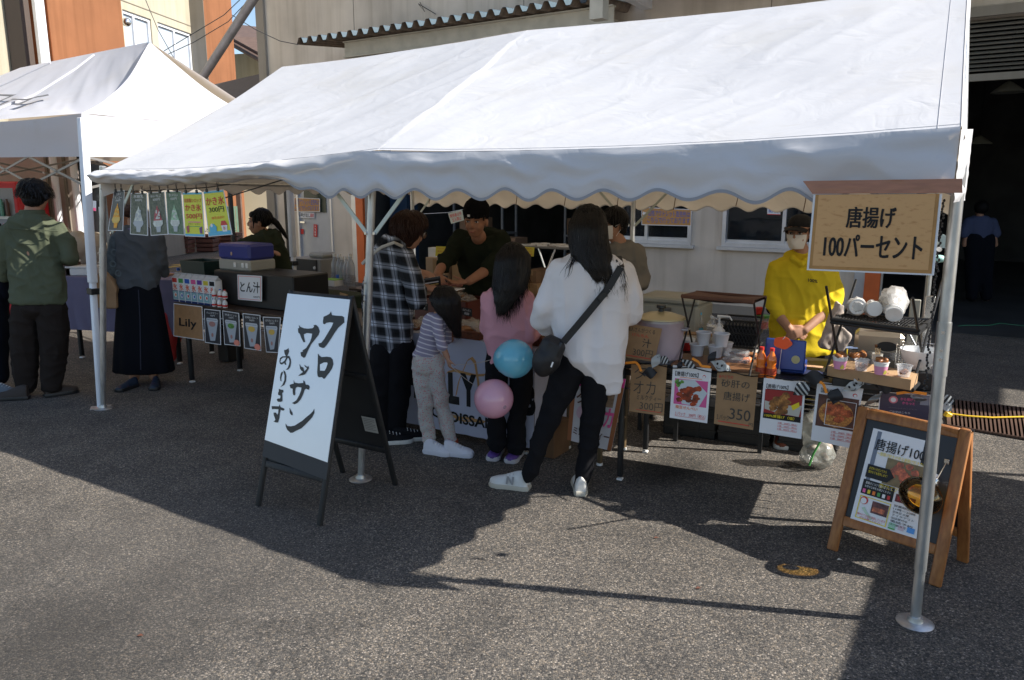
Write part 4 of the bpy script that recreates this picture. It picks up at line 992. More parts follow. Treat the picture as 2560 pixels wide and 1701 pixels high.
FQ.text('唐揚げにつけて食べるソース', .09,.56,.46,.59, WINK, t, .01, lay=3); FQ.text('お好きな味をお選びください', .09,.60,.46,.625, WINK, t, .01, lay=3)
for k, mm in enumerate((PINK, YEL, ORNG, GREEN, WINK, RED)): FQ.rect(.075 + k * .07,.645,.115 + k * .07,.685, mm, t, lay=3)
FQ.rect(.53,.60,.8,.68, mat('dark_red_print', (.12,.01,.015), .5), t); FQ.text('営業時間', .56,.62,.74,.66, RED, t, .02, lay=3)
FQ.frame(.06,.72,.50,.965,.012,.008, YEL, t, lay=2)
FQ.blob(.13,.765,.055,.042, RED, t, lay=2.5); FQ.blob(.125,.77,.042,.032, WINK, t, lay=3.5)
FQ.rect(.25,.745,.48,.87, mat('photo_shopfront', (.10,.03,.03), .5, var=.6, vscale=60), t, lay=3); FQ.rect(.27,.80,.44,.85, PH_ORANGE, t, lay=4)
FQ.poly([(.12,.85), (.16,.83), (.2,.87), (.3,.93), (.28,.945), (.18,.89)], mat('map_green', (.5,.65,.5), .6), t, lay=2.5)
FQ.text('揚げたての店を目指しています', .08,.905,.48,.93, RED, t, .01, lay=3); FQ.text('ぜひお越しください', .12,.935,.44,.957, RED, t, .01, lay=3)
for k in range(7): FQ.text(['営業時間', '11時〜20時', '定休日 火曜', 'テイクアウト', '出店受付中', '電話予約', '店内飲食可'][k], .54,.71 + k * .032,.54 + (.3 if k % 2 else .22), .733 + k * .032, INK, t, .01)
FQ.rect(.53,.90,.625,.95, mat('pale_green', (.35,.6,.45), .5), t, lay=2); FQ.rect(.53,.953,.625,.968, GREEN, t, lay=2)
FQ.rect(.66,.90,.74,.95, mat('pale_pink', (.65,.5,.55), .5), t, lay=2); FQ.rect(.78,.89,.88,.945, mat('sky_print', (.08,.3,.7), .5), t, lay=2)
# clip and hanging amber ball
cp_ = c6(1055,530); mb = MB(); mb.box(basis(cp_ + yo * .01, xx, yo, Z_), .022,.012,.022,.002); mb.b('clip', CHROME, t)
ball = thing('amber_ball', 'amber glass ball ornament hanging from the wooden board behind the pole', 'ornament', bq(2321,1245) + yo * .05)
AMB = bpy.data.materials.new('amber_glass'); AMB.use_nodes = True; _N, _L = nodes_of(AMB)
_lw = _N.new('ShaderNodeLayerWeight'); _lw.inputs[0].default_value = .45
_r = ramp(_N, [(0, (1,.80,.30)), (.55, (.98,.62,.12)), (1, (.85,.34,.03))]); _L.new(_lw.outputs['Facing'], _r.inputs[0])
_t = _N.new('ShaderNodeBsdfTransparent'); _L.new(_r.outputs[0], _t.inputs[0]); _g = _N.new('ShaderNodeBsdfGlossy'); _g.inputs['Roughness'].default_value = .04; _g.inputs['Color'].default_value = (1,.85,.6,1)
_f = _N.new('ShaderNodeFresnel'); _f.inputs[0].default_value = 1.7; _m = _N.new('ShaderNodeMixShader'); _L.new(_f.outputs[0], _m.inputs[0]); _L.new(_t.outputs[0], _m.inputs[1]); _L.new(_g.outputs[0], _m.inputs[2]); _L.new(_m.outputs[0], _N['Material Output'].inputs[0])
bc = bq(2321,1240) + yo * .10; cap_ = c6(985,720) + yo * .075
ax = (cap_ - bc).normalized(); xq = ax.orthogonal().normalized(); yq = ax.cross(xq)
mb = MB(); Rb = .088
mb.ell(basis(bc, xq, yq, ax), Rb, Rb, Rb * .86,32,20); mb.b('glass_body', AMB, ball)
mb = MB(); mb.lathe(basis(bc + ax * Rb * .84, xq, yq, ax), [(.0,-.006), (.022,-.004), (.024,.004), (.017,.008), (.016,.022), (.006,.026), (0,.027)], 16); mb.b('metal_cap', CHROME, ball)
mb = MB(); mb.tube([bc + ax * (Rb * .84 + .025), cp_ + yo * .012], .002,5); mb.b('string', CHROME, ball)

# ================================================================== tables
def table(label, fl_, dirv, L_, D_, h, top_m, leg_m, legt=.035, legs=True, skirt=None, rails=False):
    y = V((-dirv.y, dirv.x, 0)); M0 = basis(fl_, dirv, y, Z_)
    t = thing('folding_table', label, 'table', V((fl_ + dirv * L_ / 2 + y * D_ / 2).xy.to_3d()))
    m = MB(); m.box(M0 @ TR_((L_ / 2, D_ / 2, h - .0125)), L_, D_, .025,.004); m.b('tabletop', top_m, t)
    if legs:
        for lx in (.09, L_ - .09):
            for ly in (.05, D_ - .05):
                m = MB(); m.box(M0 @ TR_((lx, ly, (h - .025) / 2 + .01)), legt, legt, h - .047,.003); lo = m.b('leg', leg_m, t, angle=50)
                m = MB(); m.box(M0 @ TR_((lx, ly, .006)), legt * 1.1, legt * 1.1,.012,.002); m.b('foot_cap', WPLAST, lo)
        m = MB()
        for ly in (.05, D_ - .05): m.box(M0 @ TR_((L_ / 2, ly, h - .06)), L_ - .2,.018,.03)
        m.b('rail', leg_m, t, smooth=0)
        if rails:
            for k in range(4):
                m = MB(); m.tube([M0 @ V((.09,.08 + k * .1, h - .16)), M0 @ V((L_ - .09,.08 + k * .1, h - .16))], .004,6); m.b('shelf_wire', CHROME, t)
    return t, M0
TBLK = mat('black_table', (.014,.013,.013), .45, var=.2, bump=.1)
TBRN = mat('dark_brown_table', (.05,.028,.018), .35, var=.25, vscale=14, stretch=(1,6,6))
# right stall
RA = V((.52,4.175,0)); RD = V((1.308,-.635,0)).normalized()
tR, MR = table('black folding table of the fried chicken stall hung with food posters', RA, RD, 1.66,.62,.70, TBLK, BLACKM, .03, rails=True)
NR = V((-RD.y, RD.x, 0))
# middle stall with white cloth
CA = F(-.5,.80,0); tM, MM = table('folding table under the white croissant cloth', CA, E_, 1.2,.6,.695, TBRN, BLACKM)
# left stall
LA = F(-2.87,.80,0); tL, ML = table('black folding table of the shaved ice stall behind the sandwich board', LA, E_, 2.2,.6,.70, TBRN, BLACKM, rails=True)
# rear table with microwave and bottles
BA = F(-2.3,2.3,0); tB, MBk = table('dark rear table carrying the microwave and water bottles', BA, E_, 1.75,.6,.70, TBRN, BLACKM)
# lavender table left
VA = F(-4.9,1.75,0)
tV, MV = table('table under a lavender cloth between the green jacket and the tent pole', W(150,660,7.4) * V((1,1,0)), V((.97,-.243,0)).normalized(), 1.3,.6,.80, WPLAST, BLACKM)
LAV = mat('lavender_cloth', (.17,.155,.25), .9, bump=.3, bscale=300, var=.08)
WCL = mat('white_cloth', (.50,.51,.62), .85, bump=.25, bscale=250, var=.05, trans=.1)
def cloth(name, M0, L_, D_, h, drop, m, label, wav=.012, sl=0, right=True, left=True):
    mb = MB(); nu = 90
    def fn(u, v):
        x = -.012 + (L_ + .024) * u; w = wav * noise.noise(V((x * 7, v * 1.5,3 + sl))) * (1 - v) * 2.2 + wav * .5 * sin(x * 21) * (1 - v)
        return M0 @ V((x, -.014 - abs(w) - .03 * (1 - v) * sl, h + .004 - (drop + .015 * noise.noise(V((x * 2,0,1)))) * (1 - v)))
    mb.grid(fn, nu, 24)
    def fr_(u, v):
        y = -.014 + (D_ * .95) * u; w = wav * sin(y * 17) * (1 - v)
        return M0 @ V((L_ + .012 + abs(w), y, h + .004 - drop * (1 - v)))
    if right: mb.grid(fr_, 30,24)
    def fl__(u, v):
        y = D_ * .95 - (D_ * .95) * u - .014 * u; w = wav * sin(y * 15) * (1 - v)
        return M0 @ V((-.012 - abs(w), y, h + .004 - drop * (1 - v)))
    if left: mb.grid(fl__, 30,24)
    mb.grid(lambda u, v: M0 @ V((-.012 + (L_ + .024) * u, -.014 + D_ * v, h + .004)), 10,6)
    o_ = mb.b(name, m, None, sharp=False)
    zb = M0 @ V((L_ / 2, D_ / 2,0))
    for v in o_.data.vertices: v.co -= zb
    o_.location = zb
    return tag(o_, label, 'tablecloth'), fn
clo, cfn = cloth('tablecloth', MM, 1.2,.6,.70,.64, WCL, 'white cloth printed HOLY and CROISSANT hanging over the middle table')
cloth('tablecloth', MV, 1.3,.6,.81,.52, LAV, 'plain lavender cloth on the table between the two tents')
# print on the cloth, following its folds
def clothtext(body, u0, v0, u1, v1, m, bold, arc=0.0, shear=0):
    vs_, fs = text_geo(body, bold, shear=shear); x0 = min(p.x for p in vs_); x1 = max(p.x for p in vs_); y0 = min(p.y for p in vs_); y1 = max(p.y for p in vs_)
    mb = MB(); pts = []
    for p in vs_:
        f = (p.x - x0) / (x1 - x0); u = u0 + (u1 - u0) * f; v = v0 + (v1 - v0) * (p.y - y0) / (y1 - y0) + arc * (1 - (2 * f - 1) ** 2)
        pts.append(cfn(u, v) - N_ * .002)
    mb.add(pts, fs); return mb.b('lettering', m, clo, smooth=0)
def cs_uv(px, py):
    p = PT(px, py, .78); l = MM.inverted() @ p; return (l.x + .012) / 1.224, (l.z - .064) / .64
cu_ = lambda x, y: cs_uv(980 + x / 3.409,720 + y / 3.409)
SERIF = INK
a_, b_ = cu_(105,925), cu_(215,672); clothtext('H', a_[0], a_[1], b_[0], b_[1], INK, .05)
a_, b_ = cu_(255,945), cu_(400,690); clothtext('O', a_[0], a_[1], b_[0], b_[1], INK, .05)
a_, b_ = cu_(480,985), cu_(570,733); clothtext('L', a_[0], a_[1], b_[0], b_[1], INK, .06)
a_, b_ = cu_(585,1005), cu_(715,745); clothtext('Y', a_[0], a_[1], b_[0], b_[1], INK, .06)
a_, b_ = cu_(1110,1085), cu_(1225,830); clothtext('B', a_[0], a_[1], b_[0], b_[1], INK, .06)
a_, b_ = cu_(330,1090), cu_(960,1060); a2 = cu_(330,1090)[1]; clothtext('CROISSANT', a_[0], a_[1], b_[0], a_[1] + .115, INK, .03, arc=-.03)
OL = mat('ochre_line', (.50,.27,.10), .8)
def clothline(pts, w):
    q = [cu_(*p) for p in pts]; mb = MB(); P_ = []
    for i in range(len(q) - 1):
        for k in range(8): f = k / 8; P_.append((q[i][0] + (q[i + 1][0] - q[i][0]) * f, q[i][1] + (q[i + 1][1] - q[i][1]) * f))
    mb.grid(lambda u, v: cfn(P_[round(u * (len(P_) - 1))][0] + (v - .5) * w * .4, P_[round(u * (len(P_) - 1))][1] + (v - .5) * w) - N_ * .0012, len(P_) - 1,1); mb.b('drawn_line', OL, clo, smooth=0)
clothline([(545,920), (570,800), (640,620), (675,600), (705,640), (730,800), (735,850)], .03)
clothline([(440,770), (470,720), (540,705), (620,730), (700,750), (800,745)], .03)
clothline([(490,1085), (560,1110), (650,1115), (720,1135), (800,1150)], .03)
clothline([(540,1120), (620,1140), (700,1138), (780,1155)], .02)

# ================================================================== posters of the right stall
def poster(label, tl, tr_, br, bl, m=PAPER, off=.035, cat='poster', par=None, name='poster'):
    """sheet hanging at the right table's front edge; corners are sight-line points"""
    p0 = RA - NR * off
    def on(px, py):
        d = ray(px, py); k = (p0 - EYE).dot(NR) / d.dot(NR); return EYE + d * k
    q = Quad(on(*tl), on(*tr_), on(*br), on(*bl)); t = thing(name, label, cat, q.at(.5,1)); q.sheet(m, t, 'sheet', .0015); return t, q
s2 = lambda x, y: (1540 + x / 3.137,740 + y / 3.137)
s4 = lambda x, y: (2000 + x / 4.356,700 + y / 4.356)
PENC = mat('pen_line', (.05,.045,.04), .6)
KCARD = mat('kraft_card', (.33,.20,.10), .8, var=.1, vscale=15, bump=.1)
t, q = poster('brown cardboard price sign in marker for milk tea at 300', s2(120,535), s2(400,545), s2(375,943), s2(103,905), KCARD)
q.text('タ', .1,.03,.45,.3, PENC, t, -.012); q.text('オカ', .1,.34,.72,.6, PENC, t, -.008); q.text('ミルクティー', .2,.62,.9,.73, PENC, t, .0)
q.text('300円', .3,.76,.95,.93, PENC, t, -.01); q.rect(.2,.935,.92,.945, RED, t)
t, q = poster('white menu poster with red fried crackers on a pink ground, second in the row', s2(447,543), s2(750,572), s2(715,1000), s2(420,955))
q.text('【唐揚げ100%】', .08,.1,.68,.19, INK, t, .02); q.rect(.2,.205,.78,.215, ORNG, t)
q.blob(.83,.155,.04,.028, RED, t); q.blob(.83,.16,.03,.02, WINK, t, lay=2)
q.rect(.08,.24,.94,.72, mat('pink_ground', (.65,.10,.30), .5), t, lay=.8); q.poly([(.1,.26), (.6,.24), (.94,.45), (.75,.72), (.3,.7)], mat('photo_plate', (.55,.62,.66), .4), t, lay=1.4)
q.dots([(UNI(.12,.3), UNI(.27,.37), .05,.03) for _ in range(8)], PH_GREEN, t, lay=2); q.dots([(random.gauss(.5,.15), random.gauss(.47,.09), .09,.045) for _ in range(26)], PH_RED, t, lay=2.6)
q.text('梅豆せんべい', .14,.735,.72,.80, ORNG, t, .02); q.text('１パック　300円（税込）', .14,.86,.94,.93, RED, t, .012); q.rect(.14,.94,.93,.946, RED, t)
t, q = poster('brown cardboard price sign in marker for gizzard karaage at 350', s2(795,590), s2(1115,615), s2(1075,1053), s2(768,1003), KCARD)
q.text('あべどりの', .05,.06,.4,.12, RED, t, .01); q.text('砂肝の', .12,.14,.82,.28, PENC, t, .0); q.text('唐揚げ', .2,.36,.85,.52, PENC, t, .0)
q.text('350', .38,.66,.9,.86, PENC, t, .012); q.text('１パック', .06,.8,.38,.9, PENC, t, .0); q.text('円', .88,.88,.98,.95, PENC, t, 0); q.rect(.1,.925,.9,.94, RED, t)
t, q = poster('white menu poster with brown salted chicken on red, fourth in the row', s2(1160,645), s2(1490,675), s2(1453,1123), s2(1122,1070))
q.text('【唐揚げ100%】', .08,.09,.6,.17, INK, t, .02); q.rect(.1,.18,.72,.19, INK, t)
q.rect(.06,.19,.95,.72, mat('red_ground', (.30,.02,.02), .5), t, lay=.8); q.poly([(.07,.4), (.5,.45), (.95,.42), (.9,.62), (.4,.6), (.08,.55)], mat('photo_paper', (.5,.48,.42), .5), t, lay=1.4)
q.rect(.06,.62,.95,.72, INK, t, lay=1.6); q.dots([(random.gauss(.45,.12), random.gauss(.42,.08), .1,.05) for _ in range(20)], PH_BROWN, t, lay=2.2); q.poly([(.7,.44), (.88,.36), (.9,.44), (.75,.52)], YEL, t, lay=3)
q.text('100%唐揚げ（塩）', .1,.635,.8,.69, YEL, t, .02, lay=4)
for k in range(3): q.text(['３個　350円（税込）', '５個　500円（税込）', '８個　800円（税込）'][k], .42,.755 + k * .055,.88,.785 + k * .055, RED, t, .015); q.rect(.42,.79 + k * .055,.88,.794 + k * .055, RED, t)
t, q = poster('white menu poster with chicken and noodles photo, fifth in the row', s4(190,1105), s4(693,1180), (2130,1122), (2027,1100))
q.c[2] = q.c[1] + (q.c[3] - q.c[0]) * 1.0 ; q.c[2] = q.c[2]
q.text('【唐揚げ100%】', .1,.09,.5,.17, INK, t, .02); q.blob(.84,.14,.05,.03, RED, t); q.blob(.845,.145,.035,.022, WINK, t, lay=2)
q.rect(.06,.2,.94,.74, mat('photo_dark', (.10,.04,.03), .5, var=.3, vscale=40), t, lay=.8); q.blob(.48,.5,.38,.22, PH_NOODLE, t, lay=1.5, n=20)
q.dots([(random.gauss(.5,.14), random.gauss(.45,.07), .1,.05) for _ in range(18)], PH_ORANGE, t, lay=2.4); q.frame(.25,.26,.9,.70,.012,.008, PAPER, t, lay=3)
for k in range(3): q.text(['３個　350円（税込）', '５個　500円（税込）', '８個　800円（税込）'][k], .42,.78 + k * .055,.9,.81 + k * .055, RED, t, .015); q.rect(.42,.815 + k * .055,.9,.819 + k * .055, RED, t)
t, q = poster('dark slate poster with pink logo behind the wooden sandwich board', s4(870,1215), s4(1425,1255), s4(1405,1660), s4(835,1600), mat('slate_print', (.055,.05,.085), .45))
q.frame(0,0,1,1,.02,.02, PAPER, t); q.blob(.28,.2,.09,.1, mat('logo_pink', (.7,.2,.25), .5), t, lay=2); q.blob(.28,.2,.055,.065, WINK, t, lay=3)
q.text('から揚げや', .42,.12,.72,.2, PINK, t, .02); q.text('からっと', .46,.23,.7,.3, PINK, t, .03); q.text('店内仕込みのこだわり', .2,.4,.75,.44, mat('dim_print', (.2,.18,.2), .6), t, .01); q.text('ご注文はこちら', .22,.5,.62,.56, WINK, t, .01)
q.rect(.8,.03,.97,.28, mat('note_grey', (.25,.25,.3), .6), t, lay=2)
# cardboard sign leaning against the pot
t, q = poster('brown cardboard price sign in marker for soup leaning on the big pot', s2(60,215), s2(362,258), s2(300,520), s2(58,478), KCARD, off=.02)
q.text('職人さんがつくる', .1,.06,.85,.2, PENC, t, 0); q.text('けんちん', .25,.24,.7,.33, RED, t, .01); q.text('汁', .55,.36,.8,.62, PENC, t, 0); q.text('300円', .3,.68,.9,.9, PENC, t, -.005); q.rect(.1,.92,.88,.94, RED, t)
# poster on the tent valance with its tape
HS = lambda x, y: (1980 + x / 4.069,430 + y / 4.069)
q = Quad(PT(*HS(218,232), -.12), PT(*HS(1527,224), -.12), PT(*HS(1443,1055), -.10), PT(*HS(150,1000), -.10))
t = thing('hanging_sign', 'large kraft sign with bold black characters taped to the tent valance', 'sign', q.at(.5,1)); q.sheet(PAPER, t, 'sheet', .002)
PARCH = mat('parchment', (.66,.37,.155), .5, col2=(.46,.21,.065), vscale=38, stretch=(1,1,2.4), c2thr=(.55,.8), spec=.5)
q.rect(.018,.0,.982,.978, mat('parchment_edge', (.46,.235,.075), .5, var=.12, vscale=20), t); q.rect(.045,.0,.955,.935, PARCH, t, lay=2)
q.text('唐揚げ', .29,.155,.67,.42, INK, t, .02, lay=3); q.text('唐揚げ', .296,.157,.676,.422, INK, t, .02, lay=3.3); q.text('100パーセント', .125,.51,.89,.80, INK, t, .02, lay=3); q.text('100パーセント', .131,.512,.896,.802, INK, t, .02, lay=3.3)
TAPE = mat('brown_tape', (.38,.16,.085), .38, var=.12, vscale=14, stretch=(1,1,6), bump=.4, bscale=14)
tq = Quad(PT(*HS(113,95), -.115), PT(*HS(1733,72), -.115), PT(*HS(1735,216), -.122), PT(*HS(210,226), -.122))
mb = MB(); mb.grid(lambda u, v: tq.at(u, 1 - v, .004 + .003 * noise.noise(V((u * 9, v * 3,1)))), 40,6); mb.b('tape', TAPE, t, sharp=False)

# posters clipped on the line under the tent, left stall
LIN = [(262,480), (330,483), (414,474), (455,470), (562,468)]
mb = MB(); mb.tube([PT(x, y - 1,.02) for x, y in ((250,478), (300,480), (380,478), (455,474), (520,470), (575,462))], .0035,5); tag(mb.b('string_line', cm), 'black cord carrying the shaved ice posters at the left bay', 'cord')
s3 = lambda x, y: (240 + x / 3.015,440 + y / 3.015)
def hung(label, tl, tr_, br, bl, base, tt=.0):
    q = Quad(PT(*s3(*tl), tt), PT(*s3(*tr_), tt), PT(*s3(*br), tt - .02), PT(*s3(*bl), tt - .02)); t = thing('hanging_poster', label, 'poster', q.at(.5,1), 'posters clipped to the cord at the left bay'); q.sheet(PAPER, t, 'sheet', .0015); q.rect(.035,.015,.965,.985, base, t, lay=.7)
    for u in (.2,.75):
        m = MB(); p = q.at(u, -.01,.004); m.box(basis(p, E_, N_, Z_), .02,.008,.022,.002); m.tube([p + Z_ * .01, p + Z_ * .045 + E_ * .008, p + Z_ * .045 - E_ * .008, p + Z_ * .01], .0018,5); m.b('binder_clip', BLACKM, t)
    return t, q
NAVY = mat('poster_black', (.025,.028,.04), .35)
def cone(t, q, c1, c2, base_m):
    q.poly([(.35,.46), (.45,.38), (.5,.30), (.55,.38), (.63,.46), (.72,.62), (.78,.72), (.68,.8), (.3,.8), (.2,.72), (.28,.6)], c1, t, lay=2); q.poly([(.25,.66), (.78,.66), (.78,.74), (.68,.8), (.3,.8), (.2,.73)], c2, t, lay=3); q.poly([(.36,.8), (.64,.8), (.6,.93), (.4,.93)], base_m, t, lay=2.5)
    q.dots([(random.gauss(.5,.07), UNI(.42,.62), .05,.025) for _ in range(10)], c2, t, lay=3.5)
MANGO = mat('mango_ice', (.85,.36,.02), .5, var=.25, vscale=60); MANGO2 = mat('mango_pale', (.75,.5,.12), .5)
ICE = mat('white_ice', (.62,.64,.58), .5, var=.2, vscale=60); ICE2 = mat('grey_ice', (.45,.48,.5), .5)
BERRY = mat('berry_ice', (.45,.08,.10), .5, var=.4, vscale=60); MINT = mat('mint_ice', (.35,.55,.35), .5, var=.3, vscale=60)
FOL = mat('photo_foliage', (.05,.07,.045), .5, col2=(.16,.17,.12), vscale=60)
FOL2 = mat('photo_foliage_green', (.06,.14,.07), .5, col2=(.16,.22,.14), vscale=60)
t, q = hung('narrow poster of orange mango shaved ice, leftmost on the cord', (135,115), (215,108), (203,415), (90,413), NAVY); cone(t, q, MANGO, MANGO2, MANGO); q.text('生搾り', .3,.06,.7,.12, WINK, t, .01); q.text('マンゴー', .2,.14,.8,.2, WINK, t, .01); q.text('700円', .3,.22,.7,.27, WINK, t, .01)
t, q = hung('poster of plain white shaved ice, second on the cord', (262,130), (383,130), (392,452), (256,440), FOL); cone(t, q, ICE, ICE2, ICE2); q.text('氷練乳', .2,.04,.8,.12, WINK, t, .01); q.text('600円', .3,.14,.7,.2, WINK, t, .01)
t, q = hung('poster of shaved ice with red berry sauce, third on the cord', (392,128), (515,118), (545,442), (413,452), FOL); cone(t, q, BERRY, ICE, ICE2); q.text('氷いちご', .15,.06,.8,.12, WINK, t, .01); q.text('600円', .3,.14,.7,.2, WINK, t, .01)
t, q = hung('poster of pale green shaved ice, fourth on the cord', (525,118), (642,115), (668,448), (545,440), FOL2); cone(t, q, MINT, ICE, ICE2); q.text('氷メロン', .2,.05,.8,.12, WINK, t, .01); q.text('600円', .3,.14,.7,.2, WINK, t, .01)
YP = mat('poster_yellow', (.66,.66,.02), .4)
t, q = hung('yellow poster pricing shaved ice at 500, fifth on the cord', (652,125), (800,122), (822,462), (672,456), YP)
q.rect(.035,.015,.965,.05, CYAN, t, lay=2); q.rect(.035,.94,.965,.985, CYAN, t, lay=2)
q.text('自家製シロップ', .08,.14,.94,.23, RED, t, .02); q.text('かき氷', .1,.27,.9,.42, RED, t, .035); q.text('500円', .12,.48,.9,.60, RED, t, .035); q.rect(.2,.66,.85,.68, PINK, t); q.text('いちご・レモン', .2,.69,.8,.73, INK, t, .01); q.rect(.25,.76,.8,.775, GREEN, t)
q.poly([(.1,.78), (.25,.74), (.25,.9), (.15,.92)], BERRY, t, lay=2); q.poly([(.75,.8), (.9,.76), (.9,.93), (.78,.92)], mat('purple_print', (.15,.05,.2), .5), t, lay=2)
t, q = hung('yellow poster pricing shaved ice at 300, rightmost on the cord', (808,118), (962,103), (1028,443), (848,460), YP)
q.rect(.035,.015,.965,.05, CYAN, t, lay=2); q.rect(.035,.90,.965,.985, CYAN, t, lay=2)
q.text('かき氷', .08,.14,.92,.32, RED, t, .035); q.text('300円', .18,.36,.85,.48, INK, t, .025); q.text('練乳無料!!', .25,.57,.8,.63, ORNG, t, .015)
q.poly([(.12,.78), (.3,.72), (.42,.8), (.4,.92), (.1,.92)], CYAN, t, lay=3); q.poly([(.62,.78), (.88,.78), (.84,.92), (.66,.92)], WINK, t, lay=3); q.poly([(.6,.78), (.66,.68), (.82,.68), (.9,.78)], RED, t, lay=3); q.text('氷', .7,.8,.8,.88, RED, t, .02, lay=5)
q.blob(.22,.76,.05,.04, WINK, t, lay=4)

# posters along the left table's front edge
TLF = .77
def lposter(label, tl, tr_, br, bl, m=PAPER, grp=None):
    q = Quad(PT(*s3(*tl), TLF), PT(*s3(*tr_), TLF), PT(*s3(*br), TLF - .01), PT(*s3(*bl), TLF - .01)); t = thing('poster', label, 'poster', q.at(.5,1), grp); q.sheet(m, t, 'sheet', .002); return t, q
t, q = lposter('brown kraft sign lettered Lily at the left end of the black table', (585,960), (800,985), (813,1242), (585,1208)); q.rect(.02,.02,.98,.98, mat('lily_kraft', (.36,.19,.085), .4, var=.1, vscale=20, spec=.6), t); q.text('Lily', .2,.42,.78,.72, INK, t, .035, lay=2.5)
CUPM = mat('photo_cup', (.42,.45,.5), .4);
for k, (cs_, lab, fm) in enumerate((((815,1002), (937,1015), (942,1275), (822,1257)), 'black drink poster with clear fizzy cup, first after the kraft sign', mat('photo_plum', (.4,.2,.18), .4)) if False else (x) for x in (
    (((815,1002), (937,1015), (942,1275), (822,1257)), 'black drink poster with clear fizzy cup, first after the kraft sign', mat('photo_plum', (.4,.2,.18), .4)),
    (((952,1015), (1078,1035), (1088,1285), (968,1272)), 'black drink poster with green leafed cup, second after the kraft sign', PH_GREEN),
    (((1105,1035), (1238,1050), (1245,1320), (1118,1300)), 'black drink poster with lemon slice and red dot, third after the kraft sign', mat('photo_lemon', (.65,.42,.08), .4)),
    (((1257,1062), (1393,1068), (1375,1335), (1283,1330)), 'black drink poster with lemon slice beside the white brushed sheet', MATS.get('photo_lemon') or mat('photo_lemon', (.65,.42,.08), .4)))):
    t, q = lposter(lab, *cs_, PAPER, 'drink posters on the black table'); q.rect(.04,.02,.96,.98, NAVY, t)
    q.text(['ラムネサワー', '抹茶ミント', '自家製レモネード', 'はちみつレモン'][k], .15,.07,.88,.13, WINK, t, .01, lay=2); q.text('500円', .38,.15,.66,.2, WINK, t, .01, lay=2)
    q.poly([(.14,.3), (.2,.25), (.8,.25), (.86,.3), (.66,.9), (.36,.92)], CUPM, t, lay=2); q.frame(.17,.26,.83,.34,.02,.012, PAPER, t, lay=4); q.blob(.5,.42,.2,.08, fm, t, lay=3); q.blob(.5,.74,.07,.06, MATS['photo_plum'], t, lay=3)
    if k in (1,2): q.blob(.82,.9,.18,.09, mat('coral_dot', (.8,.25,.18), .5), t, lay=5)

# ================================================================== goods on the right stall table
TZ = .70
def on_t(px, py, z=TZ): return G(px, py, z + .001)
def frm(p, rot=0): return TR_(p) @ RO_(math.atan2(RD.y, RD.x) + R(rot), 4, 'Z')
def pxm(p): return (p - EYE).y / CP / FPX * 1.0         # metres per source pixel near p
# big soup pot
p = on_t(1648,903) ; k = pxm(p)
t = thing('soup_pot', 'big aluminium soup pot with cream lid and black knob', 'pot', p); M0 = frm(p)
potm = mat('pot_aluminium', (.5,.48,.5), .4, metal=.7, var=.12, vscale=8)
rp_ = .125; hp = .24
mb = MB(); mb.lathe(M0, [(rp_ * .97,0), (rp_, .01), (rp_, hp), (rp_ + .008, hp + .004), (rp_ - .004, hp)], 32); mb.b('pot_body', potm, t)
mb = MB(); mb.lathe(M0, [(rp_ + .012, hp + .005), (rp_ + .010, hp + .012), (rp_ * .6, hp + .032), (.02, hp + .042), (0, hp + .043)], 32); mb.b('lid', mat('cream_lid', (.55,.46,.26), .35, metal=.3), t)
mb = MB(); mb.lathe(M0, [(.016, hp + .04), (.014, hp + .055), (.026, hp + .062), (.024, hp + .078), (0, hp + .08)], 16); mb.b('knob', BLACKP, t)
mb = MB(); mb.lathe(M0, [(rp_ + .0015,.03), (rp_ + .0015, hp - .01)], 32, cap=False); o_ = mb.b('paper_wrap', mat('pinkish_paper', (.42,.33,.36), .6, var=.1), t)
for sx in (-1,1):
    mb = MB(); mb.tube([M0 @ V((sx * rp_, -.03, hp * .8)), M0 @ V((sx * (rp_ + .03), -.025, hp * .8)), M0 @ V((sx * (rp_ + .03), .025, hp * .8)), M0 @ V((sx * rp_, .03, hp * .8))], .006,6); mb.b('handle', potm, t)
# camping shelf, brown cloth top on crossing black legs
p = on_t(1793,898); t = thing('folding_shelf', 'low folding shelf with brown top over the white bowls', 'shelf', p)
BR = mat('brown_canvas_top', (.12,.05,.028), .8, var=.1, bump=.2, bscale=200)
def onpl(px, py, y): return W(px, py, y)
ys = (RA + RD * .75).y + .22
tc_ = [W(1705,737,4.05), W(1741,728,4.35), W(1915,741,4.02), W(1885,752,3.72)]
mb = MB(); mb.grid(lambda u, v: tc_[0].lerp(tc_[3], u).lerp(tc_[1].lerp(tc_[2], u), v) - Z_ * .012 * sin(math.pi * u), 14,6); mb.grid(lambda u, v: tc_[0].lerp(tc_[3], u).lerp(tc_[1].lerp(tc_[2], u), 1 - v) - Z_ * (.012 * sin(math.pi * u) + .014), 14,6)
mb.tube([tc_[0] - Z_ * .008, tc_[3] - Z_ * .008], .011,8); mb.tube([tc_[1] - Z_ * .008, tc_[2] - Z_ * .008], .011,8); mb.b('top', BR, t)
bl_ = [V((q.x, q.y, TZ + .03)) for q in tc_]
for a, b in ((0,1), (1,0), (3,2), (2,3)):
    mb = MB(); mb.tube([tc_[a] - Z_ * .01, bl_[b]], .0055,6); mb.b('leg', BLACKM, t)
sb = MB(); cc = sum(bl_, V((0,0,0))) / 4; sb.box(frm(cc - Z_ * .008), .46,.30,.014,.003); sb.b('lower_shelf', mat('oak_slats', (.17,.075,.03), .5, var=.2, vscale=20, stretch=(1,8,8)), t)
